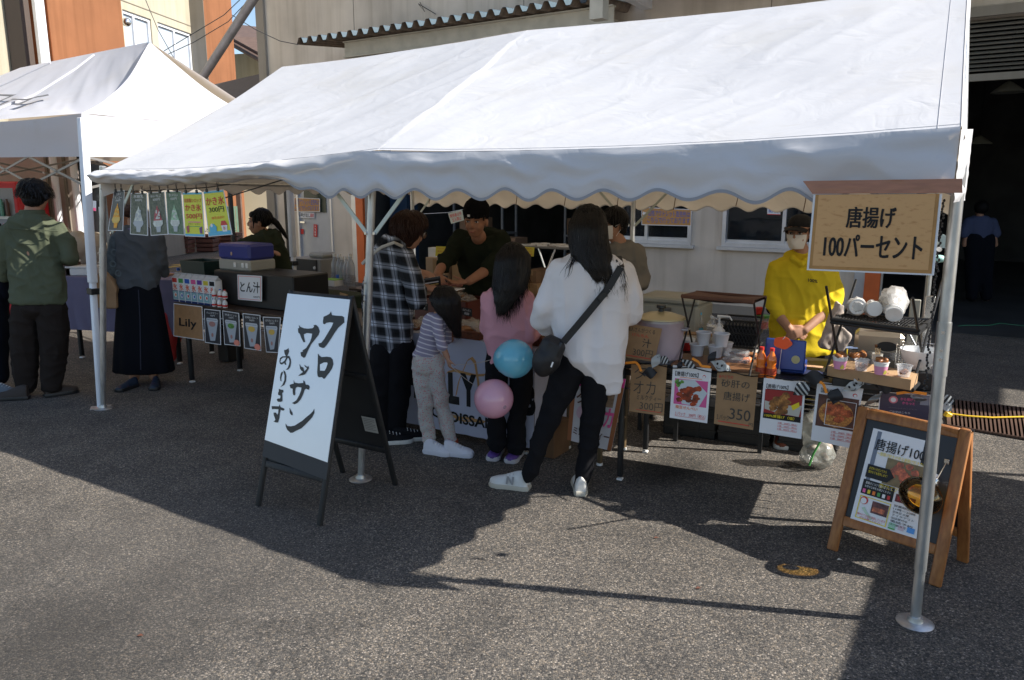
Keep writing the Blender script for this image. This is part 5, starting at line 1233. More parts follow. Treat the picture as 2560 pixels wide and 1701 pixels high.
# white deep cups
cupw = mat('white_cup', (.72,.72,.74), .35)
def cup_proto(name, label, cat, p, r0, r1, h, m, grp=None, lipc=None, fill=None):
    t = thing(name, label, cat, p, grp); M0 = TR_(p)
    mb = MB(); mb.lathe(M0, [(0,.001), (r0,.0), (r1, h), (r1 + .004, h + .002), (r1 + .003, h + .006), (r1 - .002, h + .004), (r0 - .002,.004), (0,.004)], 24); mb.b('cup_wall', m, t, angle=60)
    if fill:
        mb = MB(); mb.lathe(M0, [(r1 * .93, h * .86), (r1 * .5, h * .9), (0, h * .91)], 18); mb.b('filling', fill, t)
    return t
p = on_t(1742,892, TZ + .02); lidf = mat('foam_fill', (.5,.44,.36), .7, var=.2, vscale=40)
c0 = cup_proto('foam_cup', 'white foam cup at the front left of the cup pile', 'cup', p, .030,.041,.068, cupw, 'white foam cups on the brown slatted shelf', fill=lidf)
for px, py, z, lab in ((1788,896,.02, 'white foam cup at the front right of the cup pile'), (1758,862,.09, 'white foam cup on top at the left of the pile'), (1803,866,.09, 'white foam cup on top at the right of the pile'), (1812,888,.02, 'white foam cup half hidden behind the front right one')):
    copy_tree(c0, on_t(px, py, TZ + z), lab)
# red and white bowl
p = on_t(1714,876); t = thing('red_bowl', 'red and white bowl between the pot and the white cups', 'bowl', p); M0 = TR_(p)
mb = MB(); mb.lathe(M0, [(0,0), (.025,0), (.045,.03), (.052,.055)], 24, cap=False); mb.b('bowl', RED, t); mb = MB(); mb.lathe(M0, [(.052,.055), (.055,.072), (.053,.073), (.04,.03), (0,.01)], 24); mb.b('rim', WPLAST, t)
# pump bottle
p = on_t(1795,866, TZ); t = thing('pump_bottle', 'white pump dispenser with long spout behind the foam cups', 'bottle', p); M0 = frm(p)
mb = MB(); mb.lathe(M0, [(0,0), (.035,0), (.037,.01), (.037,.10), (.012,.125), (.012,.14)], 20); mb.b('bottle', WPLAST, t)
mb = MB(); mb.tube([p + Z_ * .135, p + Z_ * .185], .006,8); mb.tube([p + Z_ * .185 - RD * .012, p + Z_ * .187 + RD * .06, p + Z_ * .165 + RD * .075], [.009,.006,.004], 8); mb.b('pump', WPLAST, t)
# wrapped stack of bowls
p = on_t(1786,842); t = thing('wrapped_bowls', 'stack of pale bowls wrapped in clear plastic behind the cups', 'bowls', p); M0 = TR_(p)
for j in range(6):
    mb = MB(); mb.lathe(M0, [(.045,.012 * j), (.055,.012 * j + .011), (.052,.012 * j + .0115), (.04,.012 * j + .002)], 24); mb.b('bowl', WPLAST, t)
mb = MB()
for j in range(5): mb.tube([p + V((.05 * cos(j * 1.3), .05 * sin(j * 1.3), .07)), p + V((.02 * cos(j * 1.3 + .4), .02 * sin(j), .115)), p + V((.045 * cos(j * 2.1), .03 * sin(j * 2), .13))], [.012,.003,.012], 7)
mb.b('plastic_wrap', CLEAR, t)
# blue bottle
def bottle(name, label, p, r, h, m, cap_m, lab_m=None, grp=None, waist=False):
    t = thing(name, label, 'bottle', p, grp); M0 = TR_(p)
    prof = [(0,0), (r * .9,0), (r, .008), (r, h * .3), (r * (.8 if waist else 1), h * .42), (r, h * .55), (r * .95, h * .66), (r * .4, h * .84), (r * .36, h * .93)]
    mb = MB(); mb.lathe(M0, prof, 18); mb.b('bottle', m, t)
    mb = MB(); mb.lathe(M0, [(r * .44, h * .90), (r * .44, h), (0, h)], 14); mb.b('cap', cap_m, t)
    if lab_m: mb = MB(); mb.lathe(M0, [(r * 1.02, h * .12), (r * 1.02, h * .33)], 18, cap=False); mb.b('label', lab_m, t)
    return t
bottle('blue_bottle', 'clear bottle with light blue cap and label behind the brown shelf legs', on_t(1749,838), .022,.15, CLEAR, CYAN, CYAN)
SY = mat('orange_syrup', (.75,.18,.02), .15, spec=.6, coat=.5)
bottle('syrup_bottle', 'orange syrup bottle with red cap, left one of the pair', V((W(1903,905,3.83).x, 3.83, TZ + .001)), .026,.155, SY, RED, mat('syrup_label', (.35,.05,.02), .4, var=.4, vscale=90), 'orange syrup bottles', True)
bottle('syrup_bottle', 'orange syrup bottle with red cap, right one behind the pumpkin sign', V((W(1929,905,3.80).x, 3.80, TZ + .001)), .026,.155, SY, RED, MATS['syrup_label'], 'orange syrup bottles', True)
# clear food packs
p = on_t(1841,908, TZ + .02); t = thing('food_pack', 'clear lidded food packs with snacks in front of the cups', 'food pack', p); M0 = frm(p)
for j in range(2):
    mb = MB(); mb.box(M0 @ TR_((0,0,.02 + j * .035)), .14 - j * .02,.1,.03,.008); mb.b('lid', CLEAR, t)
    mb = MB()
    for i in range(9): mb.ell(M0 @ TR_((UNI(-.05,.05), UNI(-.03,.03), .012 + j * .035)), .016,.014,.009,8,5)
    mb.b('snack', mat('dark_snack', (.14,.05,.025), .5, var=.4, vscale=60), t)
for k_, (px, py) in enumerate(((1868,906), (1880,893))):
    p = on_t(px, py, TZ + .02); mb = MB(); mb.box(frm(p + Z_ * .012), .05,.05,.024,.006); solo(mb, 'small_tub', [ORNG, mat('snack_brown', (.3,.12,.04), .6, var=.3)][k_], ['small orange tub beside the clear food packs', 'small brown snack cup beside the clear food packs'][k_], 'tub')
# big grey case and boxes behind
def crate(name, label, cat, p, w, d, h, m, rot=0, lid=None, bev=.008):
    t = thing(name, label, cat, p); M0 = frm(p, rot); mb = MB(); mb.box(M0 @ TR_((0,0, h / 2)), w, d, h, bev); mb.b('body', m, t)
    if lid: mb = MB(); mb.box(M0 @ TR_((0,0, h + .0205)), w * 1.03, d * 1.03,.04,.012); mb.b('lid', lid, t)
    return t, M0
GCASE = mat('grey_case', (.36,.35,.29), .5, var=.08)
q_ = PT(1687,812,1.85); t, M0 = crate('cool_box', 'large grey-green cool box behind the soup pot', 'cool box', V((q_.x, q_.y, .45)), .42,.34,.45, GCASE, -5, GCASE, .02)
mb = MB(); mb.box(M0 @ TR_((0,-.18,.38)), .06,.02,.1,.005); mb.b('latch', mat('latch_grey', (.12,.12,.11), .5), t)
def stand(p, w, d, h, label):
    t = thing('low_stand', label, 'stand', p); M0 = frm(p)
    mb = MB(); mb.box(M0 @ TR_((0,0, h - .0125)), w, d, .022,.003); mb.b('top', TBLK, t)
    for sx in (-1,1):
        for sy in (-1,1): mb = MB(); mb.box(M0 @ TR_((sx * (w / 2 - .03), sy * (d / 2 - .03), (h - .025) / 2)), .025,.025, h - .027); mb.b('leg', BLACKM, t, smooth=0)
stand(V((q_.x + .02, q_.y, 0)), .46,.36,.448, 'low black stand carrying the grey cool box')
q_ = PT(1800,790,1.7); t, M0 = crate('carton', 'long low pale carton with brown lid behind the wrapped bowls', 'box', V((q_.x, q_.y, .62)), .48,.25,.10, mat('pale_carton', (.42,.38,.33), .8, var=.06), 0, None)
mb = MB(); mb.box(M0 @ TR_((-.05,.02,.106)), .34,.18,.01); mb.b('lid', CARD, t, smooth=0)
stand(V((q_.x + .05, q_.y + .02,0)), .6,.3,.618, 'taller black stand carrying the long pale carton')
# black mesh crate
p = on_t(1853,862); t = thing('mesh_crate', 'black plastic crate with diamond mesh sides behind the clear packs', 'crate', p); M0 = frm(p)
for j in range(3):
    mb = MB(); z = .004 + j * .08
    for a, b in (((-.11,-.1), (.11,-.1)), ((.11,-.1), (.11,.1)), ((.11,.1), (-.11,.1)), ((-.11,.1), (-.11,-.1))): mb.tube([M0 @ V((*a, z)), M0 @ V((*b, z))], .007 if j != 1 else .004,6)
    mb.b('rim', BLACKP, t)
mb = MB()
for i in range(12):
    x = -.11 + i * .02
    for dx in (.04,-.04):
        if -.11 <= x + dx <= .111: mb.tube([M0 @ V((x, -.1,.004)), M0 @ V((x + dx, -.1,.084))], .003,4); mb.tube([M0 @ V((x, -.1,.084)), M0 @ V((x + dx, -.1,.164))], .003,4)
mb.b('mesh_side', BLACKP, t)
mb = MB(); mb.box(M0 @ TR_((0,0,.07)), .2,.16,.12); mb.b('contents', mat('dark_contents', (.02,.02,.02), .8), t, smooth=0)
# red/green container
p = on_t(1903,822); p = V((p.x, p.y, TZ)); t = thing('snack_tub', 'clear tub of pink snacks with green lid beside the vendor', 'tub', p); M0 = TR_(p)
mb = MB(); mb.lathe(M0, [(0,0), (.045,0), (.05,.08), (.048,.08)], 20); mb.b('tub', CLEAR, t); mb = MB(); mb.lathe(M0, [(0,.005), (.04,.006), (.044,.05), (0,.055)], 14); mb.b('snacks', mat('pink_snacks', (.6,.08,.14), .5, var=.5, vscale=80), t)
mb = MB(); mb.lathe(M0, [(.052,.08), (.052,.095), (0,.097)], 20); mb.b('lid', GREEN, t); mb = MB(); mb.box(M0 @ TR_((-.02,0,.125)), .05,.04,.055,.008); mb.b('red_box', RED, t)
# blue cash box standing open
p = on_t(1960,932); t = thing('cash_box', 'blue metal cash box with round sticker before the yellow hoodie', 'cash box', p); M0 = frm(p)
BM = mat('blue_box', (.02,.06,.30), .35, metal=.2, coat=.3)
mb = MB(); mb.box(M0 @ TR_((0,.06,.03)), .20,.14,.055,.006); mb.b('tray', BM, t)
mb = MB(); mb.box(M0 @ TR_((0,-.012,.10)) @ RO_(R(-6), 4, 'X'), .20,.02,.16,.006); mb.b('lid', BM, t)
mb = MB(); mb.lathe(M0 @ TR_((.055,-.024,.08)) @ RO_(R(84), 4, 'X'), [(0,0), (.021,0), (.021,.002), (0,.002)], 20); mb.b('round_sticker', mat('sticker_pale', (.5,.5,.25), .5), t)
# pumpkin pick
p = on_t(1946,934); t = thing('pumpkin_pick', 'orange paper pumpkin on a thin white stick', 'decoration', p)
mb = MB(); mb.tube([p, p + Z_ * .17 + E_ * .01], .0018,6); mb.tube([p, p + Z_ * .02], .010,8); mb.b('stick', WPLAST, t)
pc_ = p + Z_ * .165 + E_ * .012 - N_ * .004; mb = MB()
mb.prism([(.046 * cos(a) * (1 + .06 * cos(5 * a)), .032 * sin(a) * (1 + .06 * cos(5 * a))) for a in [i * 2 * math.pi / 28 for i in range(28)]], basis(pc_, E_, Z_, -N_), .002); mb.b('pumpkin', mat('pumpkin_orange', (.85,.13,.03), .6), t)
mb = MB(); mb.tube([pc_ + Z_ * .02 - N_ * .004, pc_ + Z_ * .033 + E_ * .01 - N_ * .004], .002,5); mb.b('stem_mark', WPLAST, t)
# price card, blue cloth
p = on_t(2036,917, TZ + .01); mb = MB(); mb.box(frm(p), .085,.045,.004); solo(mb, 'price_card', mat('tan_card', (.5,.3,.17), .7, var=.3, vscale=90), 'small tan card lying by the blue cash box', 'card')
p = on_t(2010,935); mb = MB(); mb.grid(lambda u, v: p + RD * (.24 * (u - .5)) + NR * (.12 * (v - .4)) + Z_ * (.004 + .008 * abs(noise.noise(V((u * 6, v * 5,2))))), 24,12); solo(mb, 'folded_cloth', mat('navy_cloth', (.01,.016,.06), .9), 'navy cloth lying at the foot of the cash box', 'cloth', sharp=False)
# ---- two tier black wire rack
rk = thing('wire_rack', 'two-tier black wire rack holding wrapped cups over a cardboard tray', 'rack', on_t(2190,940))
T4 = [s4(345,430), s4(485,385), s4(1430,440), s4(1285,552)]
yy4 = (3.72,4.0,3.66,3.36); TT = [W(a[0], a[1], y) for a, y in zip(T4, yy4)]
zt_ = sum(q.z for q in TT) / 4
TT = [G(a[0], a[1], zt_) for a in T4]
mb = MB()
for i in range(4): mb.tube([TT[i], TT[(i + 1) % 4]], .010,8)
for i in range(4): mb.tube([TT[i] - Z_ * .016, TT[(i + 1) % 4] - Z_ * .016], .008,8)
mb.b('tray_frame', BLACKM, rk)
mb = MB()
for i in range(1,26): mb.tube([TT[0].lerp(TT[3], i / 26), TT[1].lerp(TT[2], i / 26)], .0022,5)
for i in range(1,4): mb.tube([TT[0].lerp(TT[1], i / 4), TT[3].lerp(TT[2], i / 4)], .003,5)
mb.b('tray_wire', BLACKM, rk)
LB4 = [V((q.x, q.y, TZ + .035)) for q in TT]
LB4[0] += RD * -.01;
mb = MB()
for i in range(4): mb.tube([LB4[i], LB4[(i + 1) % 4]], .012,8)
mb.add([q - Z_ * .006 for q in LB4], [(0,1,2,3)]); mb.b('lower_tray', BLACKM, rk)
for a, b in ((0,1), (1,0), (3,2), (2,3)):
    d = (TT[a] - LB4[b]); mb = MB(); mb.tube([LB4[b], TT[a] + d * .62], .0065,7); mb.b('leg', BLACKM, rk)
mb = MB()
for a in (0,3): mb.lathe(TR_(TT[a].lerp(TT[a + 1 if a == 0 else 2], .5) ), [(0,-.012), (.014,-.012), (.014,.012), (0,.012)], 10)
mb.b('pivot', BLACKM, rk)
# plastic wrapped cups on the top tray
PW = mat('wrapped_plastic', (.62,.61,.60), .18, var=.3, vscale=26, spec=.8, coat=.8, bump=.5, bscale=26, bdist=.008, trans=.2, tcol=(.8,.78,.75), alpha=.55)
for k_, (px, py, r, L_, lab) in enumerate(((2138,787,.043,.05, 'crumpled clear bag of cups at the left end of the wire rack'), (2180,791,.040,.04, 'short wrapped cup stack in the middle of the wire rack'), (2232,796,.060,.10, 'large wrapped stack of white cups at the right of the wire rack'))):
    p = G(px, py, zt_ + .008); t = thing('wrapped_cups', lab, 'cups', p, 'wrapped cups on the wire rack')
    ax = (V((-.25,-.9,.1)) if k_ < 2 else V((.35,.8,.35))).normalized(); c = p + Z_ * (r * .98)
    if k_ == 2: c = p + Z_ * r * 1.0 + ax * .03
    zz = -ax; xx_ = zz.orthogonal().normalized(); yy_ = zz.cross(xx_)
    for j in range(5 if k_ == 2 else 3):      # nested cups seen through the wrap
        mb = MB(); q_ = c + zz * (L_ * .62 - j * .016); mb.lathe(basis(q_, xx_, yy_, zz), [(r * .90,-.05), (r * .93,-.045), (r * .66,.03), (0,.031)], 20); mb.b('cup', WPLAST, t)
    mb = MB(); nr_ = 22; rg = []                # crinkled wrap gathered behind, loose in front
    for j in range(13):
        f = j / 12; q_ = c + ax * (L_ * 1.5 * (f - .42) + (.05 if k_ == 2 else .02) * (f - .4)); rr_ = r * (.72 + .36 * sin(min(1, f * 1.5) * math.pi / 2) - (.55 * max(0, f - .72) / .28))
        rg.append([q_ + xx_ * (rr_ * (1 + .16 * noise.noise(V((3 * cos(i * .2856), 3 * sin(i * .2856), f * 5 + k_ * 7))) * 1.6 + .05 * sin(i * 2.4 + j)) * cos(i * 2 * math.pi / nr_)) + yy_ * (rr_ * (1 + .16 * noise.noise(V((3 * cos(i * .2856), 3 * sin(i * .2856), f * 5 + k_ * 7))) * 1.6 + .05 * sin(i * 2.4 + j)) * sin(i * 2 * math.pi / nr_)) for i in range(nr_)])
    mb.loft(rg); mb.b('plastic_bag', PW, t, angle=25)
    mb = MB(); zz = -ax; xx_ = zz.orthogonal().normalized(); mb.lathe(basis(c - ax * (L_ * .6 + r * .82), xx_, zz.cross(xx_), zz), [(0,.0), (r * .62,0), (r * .66,.006), (r * .6,.008), (0,.004)], 20); mb.b('cup_base', WPLAST, t)
# cardboard tray
CT = [G(*s4(302,935), TZ + .10), G(*s4(480,862), TZ + .10), G(*s4(1288,1010), TZ + .10), G(*s4(1210,1088), TZ + .10)]
t = thing('cardboard_tray', 'long cardboard tray with slots carrying the sample cups', 'tray', CT[0].lerp(CT[2], .5) - Z_ * .055)
mb = MB(); mb.add(CT + [q - Z_ * .05 for q in CT], [(3,2,1,0), (4,5,6,7), (0,1,5,4), (1,2,6,5), (2,3,7,6), (3,0,4,7)]); mb.b('tray', CARD, t, smooth=0)
mb = MB()
for u in (.2,.32,.56,.68,.86):
    for v in (.25,.7):
        c = CT[0].lerp(CT[3], u).lerp(CT[1].lerp(CT[2], u), v) + Z_ * .0015; mb.add([c + RD * .018 * cos(a) + NR * .007 * sin(a) for a in [i * math.pi / 4 for i in range(8)]], [tuple(range(8))])
mb.b('slot', CARDD, t, smooth=0)
mb = MB(); mb.box(frm(CT[0].lerp(CT[2], .5) - Z_ * .072), .34,.08,.04,.003); solo(mb, 'riser', BLACKP, 'flat black riser under the cardboard tray', 'box')
KAR = food_mat('karaage', (.50,.22,.06), (.36,.13,.035), (.14,.045,.015), 60)
def chicken(c, n, spread, r, seed, parent, name='fried_chicken', m=None):
    rnd = random.Random(seed); mb = MB()
    for i in range(n):
        q = c + V((rnd.uniform(-spread, spread), rnd.uniform(-spread, spread), rnd.uniform(0, spread * .6)))
        mb.ell(TR_(q) @ RO_(rnd.uniform(0,3), 4, V((rnd.random(), rnd.random(), 1))), r * rnd.uniform(.8,1.3), r * rnd.uniform(.6,1), r * rnd.uniform(.6,.9), 10,7)
    return blob(mb, name, m or KAR, parent, .0045,1,.004, (60,60,60), .003, seed=seed)
pk_ = mat('pink_cup', (.72,.30,.48), .4); ylw = mat('cup_yellow', (.75,.65,.12), .4)
for k_, (x, y, lab) in enumerate(((430,965, 'pink paper cup of fried chicken at the left of the cardboard tray'), (875,1025, 'pink paper cup of fried chicken in the middle of the cardboard tray'))):
    p = G(*s4(x, y), TZ + .102); t = thing('chicken_cup', lab, 'cup', p, 'pink cups of fried chicken'); M0 = TR_(p); k = .033
    mb = MB(); mb.lathe(M0, [(0,0), (k * .78,0), (k * .93,.040), ], 24); mb.b('cup_wall', pk_, t)
    mb = MB(); mb.lathe(M0, [(k * .935,.0402), (k, .056), (k + .003,.058), (k + .002,.061), (k - .003,.058), (k * .8,.03)], 24, cap=False); mb.b('white_band', WPLAST, t)
    mb = MB(); a0 = -1.6 if k_ else -1.9
    for j in range(5): a = a0 + j * .14; a2_ = a + .14; mb.add([p + V((cos(a) * k * .80, sin(a) * k * .80,.003)), p + V((cos(a2_) * k * .80, sin(a2_) * k * .80,.003)), p + V((cos(a2_) * k * .90, sin(a2_) * k * .90,.028 - abs(j - 1.5) * .006)), p + V((cos(a) * k * .90, sin(a) * k * .90,.028 - abs(j - 2.5) * .006))], [(0,1,2,3)])
    mb.b('yellow_flower', ylw, t)
    chicken(p + Z_ * .058,6,.018,.017,4 + k_, t)
for k_, (x, y, lab) in enumerate(((665,985, 'clear plastic cup of fried chicken between the two pink cups'), (1128,1050, 'clear plastic cup of fried chicken at the right end of the tray'))):
    p = G(*s4(x, y), TZ + .102); t = thing('chicken_cup', lab, 'cup', p, 'clear cups of fried chicken'); M0 = TR_(p); k = .033
    mb = MB(); mb.lathe(M0, [(0,0), (k * .75,0), (k, .052), (k + .004,.053), (k - .002,.052), (k * .73,.002)], 24, cap=False); mb.b('cup_wall', CLEAR, t)
    chicken(p + Z_ * .018,5,.012,.014,9 + k_, t)
mb = MB(); p = G(*s4(620,845), TZ + .11)
t = thing('snack_pile', 'pile of breaded chicken pieces behind the clear cup', 'food', p); chicken(p, 9,.035,.018,21, t)
# steel tray with chicken
p = G(*s4(800,830), TZ + .06); t = thing('steel_tray', 'steel tray of fried chicken with tongs behind the cup row', 'tray', p - Z_ * .05); M0 = frm(p, 4)
mb = MB(); w, d, h = .26,.15,.04
mb.box(M0 @ TR_((0,0,0)), w, d, .004); mb.box(M0 @ TR_((0,-d / 2, h / 2)), w, .004, h); mb.box(M0 @ TR_((0, d / 2, h / 2)), w, .004, h); mb.box(M0 @ TR_((-w / 2,0, h / 2)), .004, d - .005, h); mb.box(M0 @ TR_((w / 2,0, h / 2)), .004, d - .005, h); mb.b('tray', CHROME, t, smooth=0)
mb = MB(); mb.box(M0 @ TR_((0,0,-.028)), w * .9, d * .9,.05); mb.b('stand', potm, t, smooth=0)
chicken(M0 @ V((.03,.01,.03)), 12,.06,.02,33, t)
mb = MB(); mb.tube([M0 @ V((-.16,-.07,.05)), M0 @ V((.03,.02,.05))], .005,6); mb.tube([M0 @ V((-.16,-.09,.05)), M0 @ V((.03,-.01,.045))], .005,6); mb.b('tongs', CHROME, t)
p = G(*s4(838,870), TZ + .10); t = thing('glass_tumbler', 'glass tumbler of picks behind the middle pink cup', 'glass', p - Z_ * .1)
mb = MB(); mb.lathe(TR_(p - Z_ * .098), [(0,0), (.022,0), (.026,.13), (.024,.13), (.02,.006)], 20); mb.b('glass', mat('cloudy_glass', (.7,.68,.62), .15, alpha=.6, spec=.8), t)
mb = MB()
for j in range(6): mb.tube([p - Z_ * .09, p + V((.012 * cos(j), .012 * sin(j), .06))], .0012,4)
mb.b('pick', mat('pick_wood', (.5,.35,.18), .7), t)
# white bowl, fryer, basket
p = G(*s4(1290,975), TZ + .09); mb = MB(); mb.box(frm(p - Z_ * .0455), .13,.12,.087,.004); solo(mb, 'riser', BLACKP, 'black block under the large white bowl', 'box'); t = thing('white_bowl', 'large white plastic bowl beside the right tent pole', 'bowl', p); M0 = TR_(p)
mb = MB(); mb.lathe(M0, [(0,0), (.035,0), (.04,.004), (.072,.045), (.088,.10), (.090,.10), (.074,.045), (.03,.008), (0,.006)], 32); mb.b('bowl', WPLAST, t, angle=60)
q_ = W(*s4(860,680), 4.05); p = V((q_.x, q_.y, TZ)); t = thing('fryer', 'steel table-top fryer with dark oval plate below the rack tray', 'fryer', p); M0 = frm(p)
mb = MB(); mb.box(M0 @ TR_((0,0,.10)), .24,.16,.2,.02); mb.b('body', mat('brushed_steel', (.42,.37,.30), .35, metal=.8, var=.1), t)
mb = MB(); mb.lathe(M0 @ TR_((.04,-.081,.13)) @ Matrix.Scale(1.9,4, (1,0,0)) @ RO_(R(90), 4, 'X'), [(0,0), (.026,0), (.024,.004), (0,.004)], 24); mb.b('oval_plate', BLACKP, t)
q_ = W(*s4(1290,730), 3.85); p = V((q_.x, q_.y, TZ)); t = thing('fry_basket', 'chrome wire frying basket behind the white bowl', 'basket', p); M0 = frm(p + Z_ * .04)
mb = MB(); w, d, h = .20,.13,.12
for j in range(9): z = h * j / 8; mb.tube([M0 @ V(c) for c in ((-w / 2,-d / 2, z), (w / 2,-d / 2, z), (w / 2, d / 2, z), (-w / 2, d / 2, z), (-w / 2,-d / 2, z))], .0022 if j < 8 else .004,5)
for j in range(15):
    x = -w / 2 + w * j / 14; mb.tube([M0 @ V((x, -d / 2, h)), M0 @ V((x, -d / 2,0)), M0 @ V((x, d / 2,0)), M0 @ V((x, d / 2, h))], .0016,4)
mb.b('wire_basket', CHROME, t); mb = MB(); mb.tube([M0 @ V((0,-d / 2, h)), M0 @ V((-.02,-d / 2 - .05, h + .02)), M0 @ V((-.07,-.05, h + .1))], .005,6); mb.b('handle', CHROME, t)
mb = MB(); mb.box(frm(p + Z_ * .02), .16,.1,.038,.004); solo(mb, 'stand_block', potm, 'steel block under the frying basket', 'stand')
# grey cooker parts behind rack (upright steel pieces)
for k_, (x, y0, y1, w, lab) in enumerate(((1395,175,430,.045, 'upright bright steel plate at the right of the rack'), (1240,215,420,.05, 'dull grey upright panel behind the wrapped cups'))):
    a = W(*s4(x, y1), 4.0); b = W(*s4(x, y0), 4.0); mb = MB(); mb.box(frm(V((a.x, a.y, (TZ + b.z) / 2))), w, .03, b.z - TZ, .003); solo(mb, 'steel_plate', CHROME if k_ == 0 else GCASE, lab, 'plate')
# paper bags hanging by the rack
for k_, (pts_, lab) in enumerate((([(420,250), (470,270), (470,500), (380,560), (370,720), (330,780), (230,740), (215,690), (270,560), (350,380)], 'crumpled pale paper bag between the yellow hoodie and the rack'), ([(430,500), (480,520), (548,610), (500,700), (470,775), (400,780), (365,760), (380,600)], 'white pointed paper bag hanging at the left rack leg'))):
    yb = 4.15 - .12 * k_; w_ = [W(*s4(*p_), yb) for p_ in pts_]; c = sum(w_, V((0,0,0))) / len(w_)
    mb = MB(); n_ = len(w_); mb.add([p_ - V((0,.02,0)) for p_ in w_] + [p_ + V((0,.04,0)) for p_ in w_], [tuple(range(n_))[::-1], tuple(range(n_, 2 * n_))] + [(i, (i + 1) % n_, n_ + (i + 1) % n_, n_ + i) for i in range(n_)])
    t = thing('paper_bag', lab, 'bag', V((c.x, c.y, min(q.z for q in w_)))); blob(mb, 'bag', mat('pale_bag', (.52,.44,.38), .7, var=.15, vscale=14, trans=.15), t, .006,4,.012, (20,20,14), .002, seed=k_ * 5)
# ---- halloween bunting along the table edge
GW = mat('ghost_white', (.42,.44,.44), .6); GD = mat('leaf_black', (.015,.016,.02), .6)
def edge(px, py, off=.055):
    p0 = RA - NR * off; d = ray(px, py); return EYE + d * ((p0 - EYE).dot(NR) / d.dot(NR))
def leaf(c, L_, w, ang, m, label, stripes=None, face=False):
    t = thing('bunting_leaf', label, 'decoration', c, 'paper bunting along the table edge')
    ca, sa_ = cos(R(ang)), sin(R(ang)); X = RD * ca + Z_ * sa_; Y = -RD * sa_ + Z_ * ca
    def shp(u, v): a = (u - .5) * 2; return c + X * (L_ * a / 2) + Y * (w / 2 * (v * 2 - 1) * (1 - abs(a) ** 1.5) ** 1.1 * (1 + .25 * a)) - NR * (.006 * sin(a * 4 + v * 3))
    mb = MB(); mb.grid(shp, 16,8); mb.grid(lambda u, v: shp(u, 1 - v) + NR * .0015,16,8); mb.b('leaf', m, t)
    if stripes:
        for i in range(4):
            mb = MB(); u0 = .16 + i * .2; mb.grid(lambda u, v: shp(u0 + .09 * u, v) - NR * .0015,2,8); mb.b('stripe', stripes, t)
    if face:
        for dx in (-.012,.012): mb = MB(); mb.ell(basis(c + X * dx + Y * .005 - NR * .006, X, -NR, Y), .005,.003,.007,8,5); mb.b('eye_mark', INK, t)
        mb = MB(); mb.tube([c + X * -.012 - Y * .012 - NR * .0085, c - Y * .018 - NR * .0085, c + X * .012 - Y * .012 - NR * .0085], .0015,5); mb.b('mouth_mark', INK, t)
BUNT = [(s2(312,512), .095,.05,65, GW, None, False, 'grey-white leaf at the top of the milk tea sign'), (s2(372,500), .07,.045,-20, GD, GW, False, 'black striped leaf right of the milk tea sign'),
 (s2(262,605), .085,.065,10, GD, None, False, 'round black leaf over the milk tea sign'), (s2(565,530), .10,.04,-25, GD, GW, False, 'black and white striped leaf over the cracker poster'), (s2(500,545), .05,.03,60, GD, None, False, 'small black leaf left of the cracker poster'),
 (s2(750,485), .085,.04,60, GD, None, False, 'black leaf standing on the table edge above the bowls'), (s2(812,545), .10,.06,-20, GW, None, True, 'pale ghost face leaf above the gizzard sign'),
 (s2(862,560), .06,.03,-35, GW, None, False, 'small pale leaf beside the ghost above the gizzard sign'), (s2(1455,735), .10,.075,40, GD, GW, False, 'boldly striped black and white leaf at the corner of the fourth poster'), (s2(1545,640), .11,.075,10, GD, None, False, 'wide black leaf between the fourth and fifth posters'),
 (s4(570,1165), .11,.05,30, GW, None, True, 'white ghost face leaf above the fifth poster'), (s4(640,1110), .07,.05,60, GW, None, True, 'smaller upright ghost leaf above the fifth poster'), (s4(740,1085), .085,.05,-15, mat('leaf_grey', (.10,.10,.11), .4), None, False, 'shiny grey leaf right of the ghosts'),
 (s4(385,1270), .085,.075,80, GD, None, False, 'big black leaf hanging over the fifth poster'), (s4(930,1165), .085,.07,0, GD, None, False, 'black leaf at the top left of the slate poster'), (s4(1290,1290), .04,.07,80, mat('leaf_silver', (.16,.16,.17), .3, metal=.5), None, False, 'silvery dark leaf on the slate poster'),
 (s4(1590,1300), .09,.05,-30, GD, GW, False, 'striped leaf hanging just right of the steel pole'), (s4(1600,1380), .06,.04,-45, GW, None, False, 'torn white leaf hanging right of the steel pole'), (s4(790,1310), .12,.03,45, mat('leaf_foil', (.2,.19,.17), .3, metal=.4), None, False, 'crumpled foil leaf between the two right posters')]
for pp, L_, w, ang, m, stp, fc, lab in BUNT: leaf(edge(*pp, .075), L_, w, ang, m, lab, stp, fc)
RIB = mat('orange_ribbon', (.85,.28,.02), .4)
for k_, (pts_, lab) in enumerate((([s2(70,528), s2(155,520), s2(180,545), s2(198,592)], 'orange ribbon left of the milk tea sign'), ([s2(598,490), s2(650,520), s2(670,550), s2(742,560)], 'orange ribbon over the cracker poster'), ([s4(215,1110), s4(255,1135), s4(290,1235)], 'orange ribbon at the fifth poster corner'), ([s4(1050,1238), s4(1200,1218), s4(1250,1225), s4(1380,1245)], 'orange ribbon along the slate poster top'))):
    pp = [edge(*p_, .08) for p_ in pts_]; mb = MB()
    for a, b in zip(pp[:-1], pp[1:]): d = (b - a).normalized(); n_ = NR.cross(d) * .0065; mb.add([a - n_, b - n_, b + n_, a + n_, a - n_ - NR * .001, b - n_ - NR * .001, b + n_ - NR * .001, a + n_ - NR * .001], [(0,1,2,3), (7,6,5,4), (0,4,5,1), (2,6,7,3)])
    solo(mb, 'ribbon', RIB, lab, 'ribbon', 'orange ribbons on the bunting', smooth=0)
mb = MB(); pts_ = [edge(1560 + i * 20,905 + i * 2.1 + 3 * sin(i * 1.3), .045) for i in range(40)]; mb.tube(pts_, .003,5); solo(mb, 'string_line', BLACKC, 'black cord of the bunting along the right table edge', 'cord')
